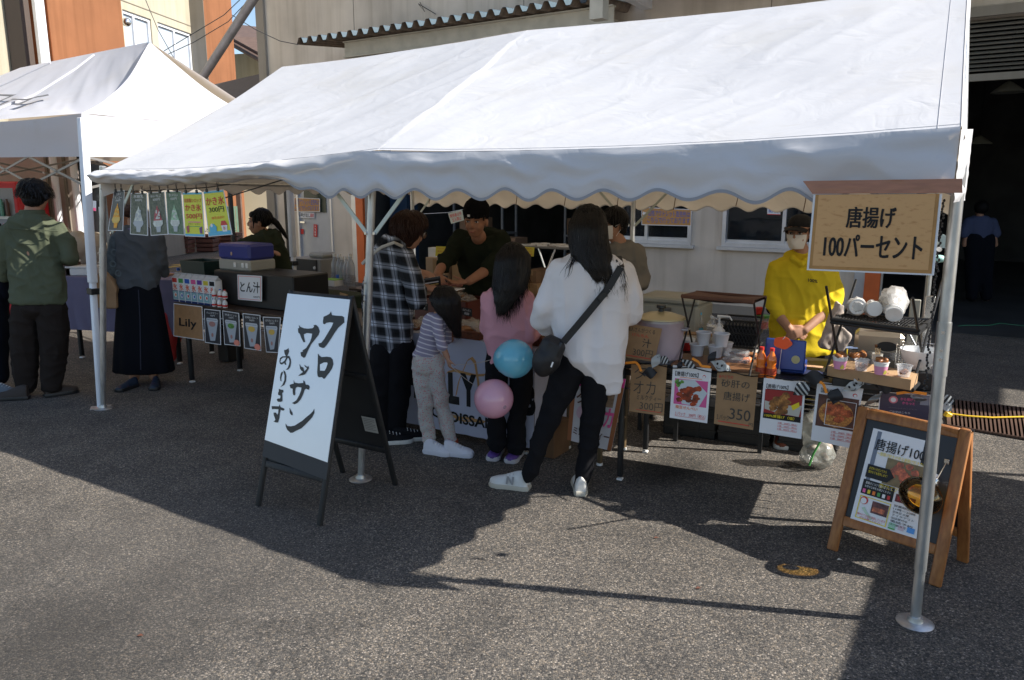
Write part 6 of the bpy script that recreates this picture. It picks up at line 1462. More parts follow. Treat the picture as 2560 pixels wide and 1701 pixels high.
# rubbish bag under the table
p = G(2044,1168); t = thing('rubbish_bag', 'half full clear rubbish bag under the right table', 'bag', p)
mb = MB(); mb.ell(TR_(p + Z_ * .08), .105,.09,.08); mb.ell(TR_(p + V((-.03,.02,.22))), .075,.06,.15); blob(mb, 'bag', mat('milky_plastic', (.40,.40,.36), .15, var=.35, vscale=16, spec=.8, alpha=.55, bump=.4, bscale=14, bdist=.02), t, .007,3,.014, (12,12,9), .0, wrinkle=.012)
mb = MB()
for i in range(7): mb.ell(TR_(p + V((UNI(-.05,.05), UNI(-.04,.04), UNI(.05,.16)))), .035,.03,.025,10,6)
mb.b('rubbish', mat('mixed_rubbish', (.5,.45,.38), .7, col2=(.2,.12,.08), vscale=30), t)
mb = MB(); mb.tube([p + V((-.03,-.09,.20)), p + V((-.07,-.095,.12)), p + V((-.085,-.08,.04))], .006,6); mb.b('green_strip', GREEN, t)
# drain grating, yellow plug, green hose
gr = thing('drain_mat', 'brown perforated rubber mat on the asphalt right of the pole', 'mat', G(2500,1050))
ga, gb, gc, gd_ = G(2365,1003), G(2680,1003 + 36), G(2700,1125), G(2370,1068)
GRM = mat('grating_brown', (.09,.05,.035), .6, var=.15)
mb = MB(); nr = 30
for i in range(nr):
    f = (i + .5) / nr; a = ga.lerp(gb, f); b = gd_.lerp(gc, f); d = (gb - ga).normalized() * .019; mb.add([a - d + Z_ * .004, a + d + Z_ * .004, b + d + Z_ * .004, b - d + Z_ * .004, a - d + Z_ * .02, a + d + Z_ * .02, b + d + Z_ * .02, b - d + Z_ * .02], [(4,5,6,7), (0,1,5,4), (1,2,6,5), (2,3,7,6), (3,0,4,7)])
for i in range(16):
    f = i / 15; a = ga.lerp(gd_, f); b = gb.lerp(gc, f); d = (gd_ - ga).normalized() * .007; mb.add([a - d + Z_ * .017, b - d + Z_ * .017, b + d + Z_ * .017, a + d + Z_ * .017], [(0,1,2,3)])
mb.b('rubber_grid', GRM, gr, smooth=0)
YC = mat('yellow_cord', (.85,.55,.03), .4)
p = G(2368,1048) + Z_ * .03; t = thing('extension_plug', 'yellow extension plug and cord by the foot of the stall', 'plug', p - Z_ * .03)
mb = MB(); mb.box(TR_(p) @ RO_(.5,4, 'Y'), .05,.035,.04,.006); mb.tube([p, p + V((.02,0,.045))], .009,7); mb.b('plug', YC, t)
mb = MB(); mb.tube([p + V((.02,0,.01)), G(2420,1052) + Z_ * .034, G(2480,1055) + Z_ * .032, G(2560,1053) + Z_ * .032, G(2700,1048) + Z_ * .032], .0065,8); mb.b('cord', YC, t)
mb = MB(); mb.tube([G(x, y) + Z_ * .01 for x, y in ((2395,818), (2420,816), (2470,817), (2500,811), (2560,818), (2640,820))], .007,6); solo(mb, 'green_hose', mat('hose_green', (.03,.28,.12), .5), 'thin green hose on the shaded asphalt before the dark bay', 'hose')
# little ghost and cup hanging on the right pole
p = W(*HS(1525,715), 2.9); mb = MB(); mb.prism([(.0,.03), (.02,.02), (.022,-.015), (.012,-.022), (-.01,-.02), (-.022,-.005)], basis(p, E_, Z_, -N_), .004); solo(mb, 'paper_ghost', mat('mint_paper', (.55,.68,.66), .5), 'pale paper ghost beside the right tent pole', 'decoration')
p = W(*HS(1495,885), 2.95); mb = MB(); mb.ell(TR_(p), .026,.02,.015,12,8); solo(mb, 'mint_cup', mat('mint_plastic', (.42,.70,.62), .4), 'mint plastic clip below the ghost by the right pole', 'clip')
# bead string hanging on the pole
mb = MB()
rb_ = random.Random(3)
for i in range(70):
    f = i / 70; q_ = PT0.lerp(PB0,.02 + .42 * f) - E_ * (.040 + rb_.uniform(-.005,.005)) - N_ * .005; mb.ell(TR_(q_), .005,.005,.006,6,4)
solo(mb, 'bead_string', mat('black_bead', (.02,.02,.022), .15, spec=.8), 'string of black glittering beads hanging down the right pole', 'bead string')

# ================================================================== middle stall: crates, baskets, croissants
def mt(s, t, z=.70): return F(s, t, z)
REDB = mat('red_brown_crate', (.11,.022,.012), .45, var=.15)
WICK = mat('wicker', (.16,.05,.02), .6, var=.3, vscale=60, bump=.6, bscale=90)
def wbasket(p, w, d, h, label, m=WICK, rot=0):
    t = thing('bread_basket', label, 'basket', p); M0 = FR(p, rot)
    mb = MB(); a = 1.08
    rings = []
    for z, k in ((0,1), (h, a), (h, a - .06), (.01,.94)):
        rings.append([M0 @ V((x * w / 2 * k, y * d / 2 * k, z)) for x, y in ((-1,-1), (1,-1), (1,1), (-1,1))])
    mb.loft(rings, True); mb.b('basket', m, t, smooth=0)
    mb = MB()
    for j in range(6):
        z = .008 + h * j / 5.2; kk = 1 + (a - 1) * j / 5
        mb.tube([M0 @ V((x * (w / 2 * kk + .003), y * (d / 2 * kk + .003), z)) for x, y in ((-1,-1), (1,-1), (1,1), (-1,1), (-1,-1))], .007 if j < 5 else .009,6)
    mb.b('weave', m, t)
    return t, M0
CRO = food_mat('croissant_crust', (.42,.20,.07), (.30,.12,.04), (.16,.06,.02), 30)
PBAG = mat('bread_bag', (.60,.55,.48), .12, alpha=.38, spec=.9, bump=.5, bscale=40)
def croissants(t, M0, w, d, z, n, seed):
    rnd = random.Random(seed)
    for i in range(n):
        x, y = rnd.uniform(-w / 2, w / 2), rnd.uniform(-d / 2, d / 2); a = rnd.uniform(0,3.14); zz = z + rnd.uniform(0,.035)
        c = M0 @ TR_((x, y, zz)) @ RO_(a, 4, 'Z')
        pts_ = [c @ V((.055 * cos(q), .04 * sin(q) - .02,0)) for q in [math.pi * j / 8 for j in range(9)]]
        mb = MB(); mb.tube(pts_, [.006,.014,.020,.025,.028,.025,.020,.014,.006], 9); mb.b('croissant', CRO, t)
    for i in range(n // 2):
        x, y = rnd.uniform(-w / 2, w / 2), rnd.uniform(-d / 2, d / 2); c = M0 @ TR_((x, y, z + .04))
        mb = MB(); mb.grid(lambda u, v: c @ V((.13 * (u - .5), .11 * (v - .5), .03 + .018 * noise.noise(V((u * 5 + i, v * 5, i))) - .05 * ((u - .5) ** 2 + (v - .5) ** 2) * 3)), 12,12); mb.b('plastic_bag', PBAG, t, sharp=False)
t, M0 = wbasket(PT(1165,845,.95), .40,.28,.07, 'wicker basket of bagged croissants between the two girls'); croissants(t, M0,.3,.2,.05,14,1)
t, M0 = wbasket(PT(1040,838,1.0), .22,.26,.07, 'wicker basket of bagged croissants beside the plaid shirt'); croissants(t, M0,.16,.18,.05,8,2)
t, M0 = wbasket(PT(1372,862,.98), .30,.26,.06, 'wicker basket at the right end of the cloth behind the black bag'); croissants(t, M0,.2,.2,.04,7,5)
p = PT(1132,790,1.35); t = thing('bread_crate', 'dark red-brown crate of bread in front of the beanie vendor', 'crate', V((p.x, p.y, .70))); M0 = FR(V((p.x, p.y, .70)))
mb = MB(); w, d, h = .46,.3,.17
for x, y, a, b in ((0,-d / 2, w, .012), (0, d / 2, w, .012), (-w / 2,0,.012, d - .013), (w / 2,0,.012, d - .013)): mb.box(M0 @ TR_((x, y, h / 2)), a, b, h)
mb.box(M0 @ TR_((0,0,.008)), w - .013, d - .013,.012); mb.b('crate', REDB, t, smooth=0); croissants(t, M0,.34,.2,.13,10,3)
mb = MB(); mb.box(M0 @ TR_((.02,-d / 2 - .008, h * .72)), .045,.003,.022); mb.b('label', PAPER, t, smooth=0)
def pcard(px, py, t_, label, txt):
    p = PT(px, py, t_); n = thing('price_card', label, 'price card', p); q = Quad(p + V((0,0,0)) - E_ * .042 + Z_ * .028, p + E_ * .042 + Z_ * .022, p + E_ * .04 - Z_ * .03, p - E_ * .044 - Z_ * .024); q.sheet(INK, n); q.text(txt, .12,.12,.88,.45, WINK, n, .01); q.text('¥200', .3,.55,.75,.85, WINK, n, .01)
pcard(1167,780,.93, 'black price card in the basket between the two girls', 'クロワッサン'); pcard(1058,766,.98, 'black price card beside the plaid elbow', 'プレーン'); pcard(1108,696,1.45, 'black price card held up before the beanie vendor', 'プレーン')
# cartons and notes behind
def acarton(px0, py0, px1, py1, t_, d, label, m=CARD, z0=None):
    a = PT(px0, py1, t_); b = PT(px1, py1, t_); top = PT((px0 + px1) / 2, py0, t_); w = (b - a).length; zb = a.z if z0 is None else z0
    c = (a + b) / 2 + N_ * d / 2; t = thing('carton', label, 'box', V((c.x, c.y, zb))); M0 = FR(V((c.x, c.y, zb))); h = top.z - zb
    mb = MB(); mb.box(M0 @ TR_((0,0, h / 2)), w, d, h, .003); mb.b('box_body', m, t)
    mb = MB(); mb.box(M0 @ TR_((0,-d / 2 - .001, h * .8)), .05,.002, h * .38); mb.b('tape', MATS['packing_tape'], t, smooth=0); return t
acarton(1066,645,1112,740,2.7,.35, 'tall light carton behind the wallet and menu', mat('light_carton', (.42,.30,.21), .85, var=.06), 0.0)
acarton(1131,650,1180,745,2.75,.35, 'brown carton with white label behind the beanie vendor', CARD, 0.0)
acarton(1168,712,1230,770,2.3,.3, 'low pale carton beside the beanie vendor', MATS['light_carton'], 0.0)
p = PT(1160,670,2.74); n = thing('shipping_label', 'white shipping label on the brown carton behind the vendor', 'label', p); q = Quad(PT(1150,665,2.74), PT(1168,667,2.74), PT(1168,681,2.74), PT(1150,679,2.74)); q.sheet(PAPER, n); q.rect(.1,.2,.9,.3, INK, n); q.rect(.1,.5,.7,.6, INK, n)
for k_, (c_, t_, lab) in enumerate(((((1090,616), (1117,617), (1114,643), (1088,640)), 2.69, 'yellow note on the light carton beside the vendor sleeve'), (((1308,617), (1336,619), (1334,642), (1318,640)), 3.0, 'yellow note hanging from the folding display table'), (((1310,684), (1319,684), (1319,709), (1307,708)), 2.9, 'narrow yellow note on the stacked cartons'))):
    q = Quad(*[PT(x, y, t_) for x, y in c_]); n = thing('paper_note', lab, 'note', q.at(.5,1)); q.sheet(YELN, n); q.text('クロワッサン' if k_ < 2 else '限定', .12,.12,.88,.3, RED, n, .01); q.text('焼きたて', .2,.4,.8,.6, RED, n, .0); q.text('200円', .3,.7,.8,.9, RED, n, 0)
mb = MB(); mb.box(FR(PT(1087,632,2.8)), .10,.08,.1); solo(mb, 'paper_stack', PAPER, 'white stack of paper beside the yellow note', 'paper', smooth=0)
t = thing('display_table', 'folding display table on crossed steel legs inside the tent', 'table', PT(1345,640,3.1) * V((1,1,0))); a, b = PT(1280,616,3.05), PT(1425,619,3.05)
b.z = a.z
mb = MB(); c = (a + b) / 2 + N_ * .22; mb.box(FR(c), (b - a).length, .44,.02,.004); mb.b('tabletop', mat('grey_top', (.2,.2,.21), .5), t)
for s in (0,1):
    for u, v in ((.05,.75), (.75,.05)):
        pa_ = a.lerp(b, u) + N_ * .42 * s; pb_ = a.lerp(b, v) + N_ * .42 * s; mb = MB(); mb.tube([pa_ - Z_ * .01, V((pb_.x, pb_.y, .01))], .009,7); mb.b('leg', CHROME, t)
mb = MB(); rnd = random.Random(4)
for i in range(16): q_ = a.lerp(b, rnd.uniform(.03,.97)) + N_ * rnd.uniform(.03,.35) + Z_ * .015; mb.box(FR(q_, rnd.uniform(-40,40)), .09,.06,.012)
mb.b('leaflets', PAPER, t, smooth=0)
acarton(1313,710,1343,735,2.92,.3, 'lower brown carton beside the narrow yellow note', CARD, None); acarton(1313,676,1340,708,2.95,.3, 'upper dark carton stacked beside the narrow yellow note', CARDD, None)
acarton(1300,737,1350,800,2.93,.32, 'bottom carton of the stack beside the pink girl', CARD, 0.0)

# ================================================================== left stall goods
t, M0 = None, None
a = PT(539,785,.95); b = PT(734,790,.95); w = (b - a).length
c = (a + b) / 2 + N_ * .2; t = thing('black_case', 'long black case on the table carrying the hand-lettered paper', 'case', V((c.x, c.y, .70))); M0 = FR(V((c.x, c.y, .70)))
htc = PT(640,685,.95).z - .70
mb = MB(); mb.box(M0 @ TR_((0,0, htc / 2)), w, .38, htc, .01); mb.b('case_body', BLACKP, t)
q = Quad(PT(*s3(1065,745), .93), PT(*s3(1250,755), .93), PT(*s3(1250,948), .93), PT(*s3(1070,932), .93)); n = thing('paper_sign', 'white paper brushed with black characters on the black case', 'sign', q.at(.5,1)); q.sheet(PAPER, n); q.frame(.04,.04,.96,.96,.02,.02, mat('salmon_line', (.75,.25,.25), .6), n)
q.text('とん汁', .12,.25,.92,.68, INK, n, .025); q.text('400円', .65,.8,.92,.88, INK, n, .0)
zc = .70 + htc
def PZ(px, py, z): return G(px, py, z)
a = PT(565,690,1.0); p = V((PT(620,688,1.15).x, PT(620,688,1.15).y, zc)); t = thing('cooler_box', 'blue topped cooler box with grey base under the vendor arms', 'cooler box', p); M0 = FR(p)
mb = MB(); mb.box(M0 @ TR_((0,0,.045)), .40,.27,.09,.012); mb.b('base', mat('cooler_grey', (.38,.37,.33), .5), t)
mb = MB(); mb.box(M0 @ TR_((0,0,.1555)), .40,.27,.13,.02); mb.b('lid', mat('cooler_blue', (.035,.045,.25), .4), t)
mb = MB(); mb.ell(M0 @ TR_((-.02,-.137,.14)), .012,.004,.016,10,6); mb.b('badge', mat('badge_tan', (.5,.35,.25), .5), t)
for sx in (.02,.12,.17): mb = MB(); mb.box(M0 @ TR_((sx, -.14,.05)), .03,.012,.04,.004); mb.b('latch', WPLAST, t)
p = PT(512,700,1.2); p.z = .70; t = thing('green_tub', 'dark green basin left of the cooler box', 'basin', p); M0 = FR(p)
mb = MB(); zt2 = PT(512,655,1.1).z - .70
mb.loft([[M0 @ V((x * k, y * k * .8, z)) for x, y in ((-.17,-.15), (.17,-.15), (.17,.15), (-.17,.15))] for z, k in ((0,.85), (zt2,1), (zt2,.94), (.02,.8))]); mb.b('basin', mat('deep_green', (.012,.035,.032), .5), t, smooth=0)
bottle('water_bottle', 'clear water bottle with blue cap behind the syrup cartons', V((PT(447,690,1.15).x, PT(447,690,1.15).y, .70)), .035,.24, CLEAR, BLUE)
mb = MB(); p = PT(560,640,1.6); mb.box(FR(V((p.x, p.y, .5))), .14,.2,1.0,.01); solo(mb, 'dark_bin', BLACKP, 'black box standing behind the green basin', 'box')
# syrup cartons in a row
cols = [RED, GREEN, BLUE, PINK, mat('violet_print', (.16,.06,.35), .5), YELN, INK]
for k_ in range(7):
    x0 = 586 + k_ * 46.5; p = PT(*s3(x0 + 22,968 + k_ * 4), .84); ht_ = .245; wd = .075
    c = V((p.x, p.y, .701)) + N_ * .035
    t = thing('syrup_carton', 'tall syrup carton with %s shoulder, %s in the row over the kraft sign' % (['red', 'green', 'blue', 'pink', 'violet', 'yellow', 'black'][k_], ['first', 'second', 'third', 'fourth', 'fifth', 'sixth', 'last'][k_]), 'carton', c, 'shaved ice syrup cartons'); M0 = FR(c)
    mb = MB(); mb.box(M0 @ TR_((0,0, ht_ * .42)), wd, .07, ht_ * .84,.002); mb.b('carton_body', PAPER, t, angle=50)
    mb = MB(); mb.loft([[M0 @ V((x * wd / 2, y, z)) for x, y in ((-1,-.035), (1,-.035), (1,.035), (-1,.035))] for z in (ht_ * .842,)] + [[M0 @ V((x * wd / 2, y, ht_ * .95)) for x, y in ((-1,-.004), (1,-.004), (1,.004), (-1,.004))]]); mb.box(M0 @ TR_((0,0, ht_ * .975)), wd, .006, ht_ * .05); mb.b('gable_top', mat('gable_paper', (.55,.55,.56), .5), t, smooth=0)
    q = Quad(M0 @ V((-wd / 2,-.0358, ht_ * .84)), M0 @ V((wd / 2,-.0358, ht_ * .84)), M0 @ V((wd / 2,-.0358,0)), M0 @ V((-wd / 2,-.0358,0))); q.lay = .0006
    q.rect(.08,.02,.92,.2, cols[k_], t); q.rect(.06,.24,.94,.52, WINK, t); q.text('氷', .14,.25,.86,.51, mat('koori_red', (.75,.10,.03), .5), t, .06, lay=2)
    q.rect(.02,.56,.98,.9, mat('carton_aqua', (.25,.45,.50), .5), t); q.blob(.5,.72,.25,.1, WINK, t, lay=2); q.blob(.55,.72,.14,.06, [ORNG, BLUE, RED, BLUE, ORNG, RED, BLUE][k_], t, lay=3); q.rect(.0,.92,1,1, mat('deep_blue', (.02,.04,.15), .5), t); q.rect(.0,.53,1,.555, MATS['deep_blue'], t)
for k_, (x, y, z, lab) in enumerate(((895,990,0, 'left lower'), (935,998,0, 'middle lower'), (975,1005,0, 'right lower'), (895,940,.075, 'left upper'), (940,945,.075, 'middle upper'), (975,952,.075, 'right upper'))):
    p = PT(*s3(x, y), .83); bottle('flavour_bottle', 'small red and white flavour bottle, %s of six beside the black case' % lab, V((p.x, p.y, .702 + z)) , .02,.072, WPLAST, [WPLAST, BLUE, RED][k_ % 3], RED, 'small flavour bottles')
# red bag under table, white feet
p = PT(430,905,1.2); p.z = 0; t = thing('red_bag', 'red bag glimpsed between the long skirt and the table leg', 'bag', p); mb = MB(); mb.ell(TR_(p + Z_ * .30), .10,.1,.28); blob(mb, 'bag', mat('red_bag', (.62,.05,.05), .5), t, .012,2,.02)
# cups, microwave, bottles on the rear table
zb2 = .70
p = PT(766,712,2.45); mw = V((p.x, p.y, zb2)); t = thing('microwave', 'black microwave oven with white cloth on top at the rear table', 'microwave', mw); M0 = FR(mw)
mb = MB(); mb.box(M0 @ TR_((0,.17,.12)), .44,.34,.24,.008); mb.b('body', mat('grey_body', (.30,.29,.27), .5), t)
mb = MB(); mb.box(M0 @ TR_((-.02,-.006,.12)), .39,.012,.225,.003); mb.b('door', BLACKP, t); mb = MB(); mb.lathe(M0 @ TR_((.15,-.012,.15)) @ RO_(R(90), 4, 'X'), [(0,0), (.016,0), (.014,.012), (0,.012)], 14); mb.b('knob', WPLAST, t)
mb = MB(); mb.box(M0 @ TR_((.10,.15,.27)), .22,.2,.055,.02); solo(mb, 'folded_towel', mat('dull_white', (.40,.39,.36), .9, bump=.3), 'folded off-white towel on top of the microwave', 'towel')
WATER = mat('bottle_water', (.50,.53,.58), .08, alpha=.55, spec=.9)
for k_, (x, y, h_, r_) in enumerate(((838,692,.30,.04), (850,694,.30,.04), (858,706,.28,.038), (868,709,.29,.04), (878,712,.32,.045))):
    p = PT(x, y, 2.5 - .02 * k_); bottle('water_bottle', ['clear bottle at the far left of the five on the rear table', 'clear bottle with blue label, second of the five on the rear table', 'slim clear bottle in the middle of the five', 'ribbed clear bottle, second from the plaid shirt', 'tallest clear bottle, nearest the plaid shirt'][k_], V((p.x, p.y, zb2)), r_, h_, WATER, WPLAST, BLUE if k_ == 1 else mat('bottle_label', (.3,.3,.33), .5, var=.4, vscale=80), 'water bottles on the rear table')
p = PT(833,711,2.35); mb = MB(); mb.box(FR(V((p.x, p.y, zb2 + .03))), .17,.13,.06,.004); t = thing('tissue_box', 'pale box with lime green top beside the bottles', 'box', V((p.x, p.y, zb2))); mb.b('body', WPLAST, t); mb = MB(); mb.box(FR(V((p.x, p.y, zb2 + .0635))), .168,.128,.005); mb.b('top', mat('lime', (.30,.55,.08), .6), t, smooth=0)
# dark green counter in front
a, b = PT(718,732,1.3), PT(853,738,1.3); c = (a + b) / 2 + N_ * .18; t = thing('green_counter', 'dark green cloth covered counter behind the white sandwich board', 'counter', V((c.x, c.y, 0))); mb = MB(); mb.box(FR(V((c.x, c.y, a.z / 2))), (b - a).length, .36, a.z, .01); mb.b('counter', mat('green_felt', (.02,.035,.018), .95), t); zc2 = a.z
cupk = mat('kraft_cup', (.36,.20,.10), .6);
def stack(px, n, r0, h_, m, m2, label, t_=1.4, nest=.014):
    p = PT(px, 730, t_); p.z = zc2; t = thing('cup_stack', label, 'cups', p);
    for j in range(n):
        mb = MB(); z = j * nest; M0 = TR_(p + Z_ * z); mb.lathe(M0, [(r0 + .003,0), (r0 + .004,.005), (r0,.007), (r0 * .78, h_), (0, h_)] if True else [], 20); mb.b('cup', m if j == n - 1 else m2, t)
    return t
stack(764,6,.042,.11, cupk, mat('cup_rims', (.50,.38,.28), .6), 'upside-down stack of brown paper cups on the green counter')
stack(744,9,.034,.09, mat('cloudy_cup', (.45,.45,.46), .3), MATS['cloudy_cup'], 'upside-down stack of clear plastic cups left of the brown ones', 1.45,.009)
p = PT(798,738,1.36); p.z = zc2; mb = MB(); mb.lathe(TR_(p), [(0,0), (.036,0), (.038,.03), (0,.031)], 20); t = thing('jar', 'round white-lidded blue tub on the green counter', 'tub', p); mb.b('tub', BLUE, t); mb = MB(); mb.lathe(TR_(p), [(.04,.031), (.04,.044), (0,.046)], 20); mb.b('lid', WPLAST, t)
p = PT(859,748,1.3); mb = MB(); mb.prism([(-.03,-.06), (.03,-.05), (.05,.04), (-.03,.05)], FR(p) @ RO_(R(90), 4, 'X'), .01); solo(mb, 'paper_bag', mat('kraft_bag', (.38,.24,.12), .8), 'brown paper bag hanging at the end of the green counter', 'bag', smooth=0)

# ================================================================== things by the pop-up tent
vm = thing('vending_machine', 'red trimmed drinks vending machine at the left edge of the photo', 'vending machine', W(0,600,9.6) * V((1,1,0)))
wv = 1.15; vb = W(50,600,9.6) - V((wv / 2 - .05,0,0)); zt3 = W(0,454,9.6).z; X2 = V((1,0,0)); M0 = TR_((vb.x - .05, vb.y + .35,0)) @ RO_(R(3), 4, 'Z')
mb = MB(); mb.box(M0 @ TR_((0,0, zt3 / 2)), wv, .7, zt3,.02); mb.b('cabinet', mat('vend_red', (.55,.02,.03), .35), vm)
fq_ = Quad(M0 @ V((-wv / 2 + .06,-.352, zt3 - .08)), M0 @ V((wv / 2 - .05,-.352, zt3 - .08)), M0 @ V((wv / 2 - .05,-.352,.75)), M0 @ V((-wv / 2 + .06,-.352,.75)))
fq_.sheet(mat('vend_back', (.30,.32,.36), .5), vm, 'display')
rnd = random.Random(8)
for r_ in range(3):
    z = zt3 - .42 - r_ * .30
    mb = MB(); mb.box(M0 @ TR_((0,-.362, z - .02)), wv - .12,.02,.035); mb.b('price_rail', WPLAST, vm, smooth=0)
    for k_ in range(15):
        x = -wv / 2 + .11 + k_ * .066; mb = MB(); mb.lathe(M0 @ TR_((x, -.39, z)), [(0,0), (.024,0), (.024,.15), (.012,.19), (.012,.21), (0,.21)], 10)
        mb.b('drink_can', rnd.choice([mat('can_navy', (.05,.06,.16), .3), mat('can_violet', (.16,.14,.3), .3), mat('can_white', (.5,.5,.55), .3), mat('can_green', (.08,.25,.2), .3), mat('can_cyan', (.15,.4,.5), .3), mat('can_brown', (.08,.04,.03), .3), mat('can_pink', (.6,.3,.35), .3)]), vm)
mb = None
fq2 = Quad(M0 @ V((-wv / 2 + .1,-.3525, zt3 - .01)), M0 @ V((wv / 2 - .3,-.3525, zt3 - .01)), M0 @ V((wv / 2 - .3,-.3525, zt3 - .07)), M0 @ V((-wv / 2 + .1,-.3525, zt3 - .07))); fq2.text('COLD DRINK', .35,.15,.95,.85, WINK, vm, .02)
q_ = Quad(M0 @ V((-wv / 2 + .06,-.354,.70)), M0 @ V((wv / 2 - .05,-.354,.70)), M0 @ V((wv / 2 - .05,-.354,.3)), M0 @ V((-wv / 2 + .06,-.354,.3))); q_.sheet(mat('pale_teal', (.30,.42,.45), .5), vm, 'lower_panel')
# things on the lavender table
zt4 = .815
for k_, (x, y, w, h_, m, lab) in enumerate(((178,682,.14,.12, mat('brown_box', (.07,.04,.03), .6), 'dark brown box with white lid on the lavender table'), (214,712,.24,.07, WPLAST, 'white tray case on the lavender table behind the white leg'))):
    p = W(x, 725,7.55); t = thing('box', lab, 'box', V((p.x, p.y, zt4))); mb = MB(); mb.box(TR_((p.x, p.y, zt4 + h_ / 2)), w, .2, h_, .006); mb.b('body', m, t); mb = MB(); mb.box(TR_((p.x, p.y, zt4 + h_ + .0105)), w * 1.04,.21,.02,.006); mb.b('lid', WPLAST, t)
p = W(214,690,7.9); t = thing('covered_luggage', 'beige draped bag with grey handles behind the white tent leg', 'bag', V((p.x, p.y, zt4))); mb = MB(); zb = zt4
tpz = W(214,578,7.9).z
mb.ell(TR_((p.x - .02, p.y, (zb + tpz) / 2)), .16,.16, (tpz - zb) / 2); mb.ell(TR_((p.x + .12, p.y + .02, tpz - .22)), .13,.12,.2); mb.ell(TR_((p.x - .15, p.y, zb + .22)), .1,.12,.22)
blob(mb, 'cover', mat('beige_cover', (.42,.36,.29), .7, var=.1, bump=.2), t, .015,3,.03, (7,7,5))
for dx in (-.12,-.02): mb = MB(); hx = p.x + dx; mb.tube([V((hx - .045, p.y - .20, zb + .05)), V((hx - .045, p.y - .20, zb + .26)), V((hx - .03, p.y - .2, zb + .30)), V((hx + .03, p.y - .2, zb + .30)), V((hx + .045, p.y - .2, zb + .26)), V((hx + .045, p.y - .2, zb + .05))], .007,7); mb.b('handle', mat('grey_tube', (.25,.25,.26), .4, metal=.5), t)
# grey wall unit, glass door of the far building behind the pop-up tent
t = thing('porch_wall', 'porch wall in shade-toned pinkish beige with white downpipes behind the green jacket', 'wall', W(170,560,11.4) * V((1,1,0)))
a, b = W(-160,560,10.6), W(204,560,10.5); mb = MB(); mb.box(TR_(((a.x + b.x) / 2, (a.y + b.y) / 2,1.2)) @ RO_(math.atan2(b.y - a.y, b.x - a.x), 4, 'Z'), (b - a).length, .2,2.4); mb.b('wall', mat('shaded_beige', (.40,.33,.29), .85, var=.08), t, smooth=0)  # shade of the wall put into its tone; faces the camera to stay dark
for xx_ in (134,178):
    p = W(xx_, 560,10.41); mb = MB(); mb.box(TR_((p.x, p.y - .02,1.2)), .03,.03,2.4); mb.b('wall_joint', tr, t, smooth=0)
for x, yb in ((150,10.3), (199,10.3)):
    p = W(x, 560, yb); mb = MB(); mb.tube([V((p.x, p.y, 0)), V((p.x, p.y, 2.4))], .045,10); mb.b('downpipe', WPAINT, t)
a, b = W(205,560,10.6), W(268,560,10.6); mb = MB(); mb.box(TR_(((a.x + b.x) / 2, (a.y + b.y) / 2,1.2)), (b - a).length, .1,2.4); mb.b('dark_doorway', mat('dark_glass_door', (.03,.035,.04), .15, spec=.6), t, smooth=0)
p = W(236,508,11.2); q = Quad(W(231,502,10.5), W(240,503,10.5), W(240,528,10.5), W(231,527,10.5)); n = thing('paper_notice', 'pale blue and pink notice on the dark doorway behind the poles', 'notice', q.at(.5,1)); q.sheet(mat('pale_blue', (.4,.5,.65), .6), n); q.rect(0,.7,1,1, PINK, n)
# white tape and tag on the left pole
p = W(258,535,5.6); mb = MB(); mb.prism([(-.012,.05), (.02,.05), (.035,-.03), (.01,-.05), (-.012,-.045)], basis(p + V((0,-.03,0)), V((1,0,0)), Z_, V((0,-1,0))), .003); solo(mb, 'tape_tag', WPLAST, 'white tape flap on the left steel pole', 'tape', smooth=0)
# milk tea banner between woman and table
q = Quad(PT(1430,945,.62), PT(1565,948,.62), PT(1528,1128,.66), PT(1418,1100,.66)); n = thing('fabric_banner', 'small white banner with brown border and pink milk tea lettering behind the white shirt', 'banner', q.at(.5,1)); q.sheet(mat('banner_white', (.60,.58,.60), .7), n)
BB = mat('banner_brown', (.30,.11,.04), .7); q.rect(0,0,.09,1, BB, n); q.rect(.91,0,1,1, BB, n); q.rect(.0,0,1,.12, mat('banner_pink', (.7,.05,.28), .6), n, lay=2)
q.text('タ', .12,.2,.34,.38, mat('choco', (.10,.04,.03), .6), n, .04); q.text('オカ', .5,.42,.9,.68, PINK, n, .06); q.text('ミルクティー', .12,.76,.9,.88, MATS['choco'], n, .03); q.rect(.6,.16,.86,.4, mat('photo_drink', (.3,.2,.13), .5, var=.3, vscale=60), n, lay=2); q.blob(.24,.52,.09,.1, mat('pale_pink2', (.6,.42,.5), .6), n, lay=2)
t = thing('wooden_stool', 'dark wooden folding frame holding the milk tea banner', 'stand', G(1530,1140))
for px, py, tx, ty in ((1499,1163,1500,940), (1559,1124,1575,905), (1420,1120,1430,940)):
    g_ = G(px, py); mb = MB(); tp = V((g_.x + .01, g_.y + .01,.66)); mb.tube([g_ + Z_ * .012, tp], .016,4); lo = mb.b('leg', mat('bronze_wood', (.10,.065,.03), .5, var=.2), t, smooth=0); mb = MB(); mb.tube([g_, g_ + Z_ * .014], .019,8); mb.b('foot_cap', WPLAST, lo)
a, b = G(1499,1163), G(1559,1124); mb = MB(); mb.tube([a + Z_ * .22, b + Z_ * .22], .012,6); mb.b('rung', mat('pale_wood', (.42,.26,.13), .6), t)
mb = MB(); pp_ = [G(1499,1163), G(1559,1124), G(1420,1120)]; mb.tube([pp_[2] + Z_ * .66, pp_[0] + Z_ * .66, pp_[1] + Z_ * .66], .014,6); mb.b('top_rail', MATS['bronze_wood'], t)
p = PT(1390,1040,.95); mb = MB(); mb.box(FR(V((p.x, p.y, .11))), .09,.2,.22,.004); solo(mb, 'carton', mat('ochre_carton', (.14,.07,.03), .8, var=.15), 'ochre carton on the ground behind the white shirt legs', 'box')
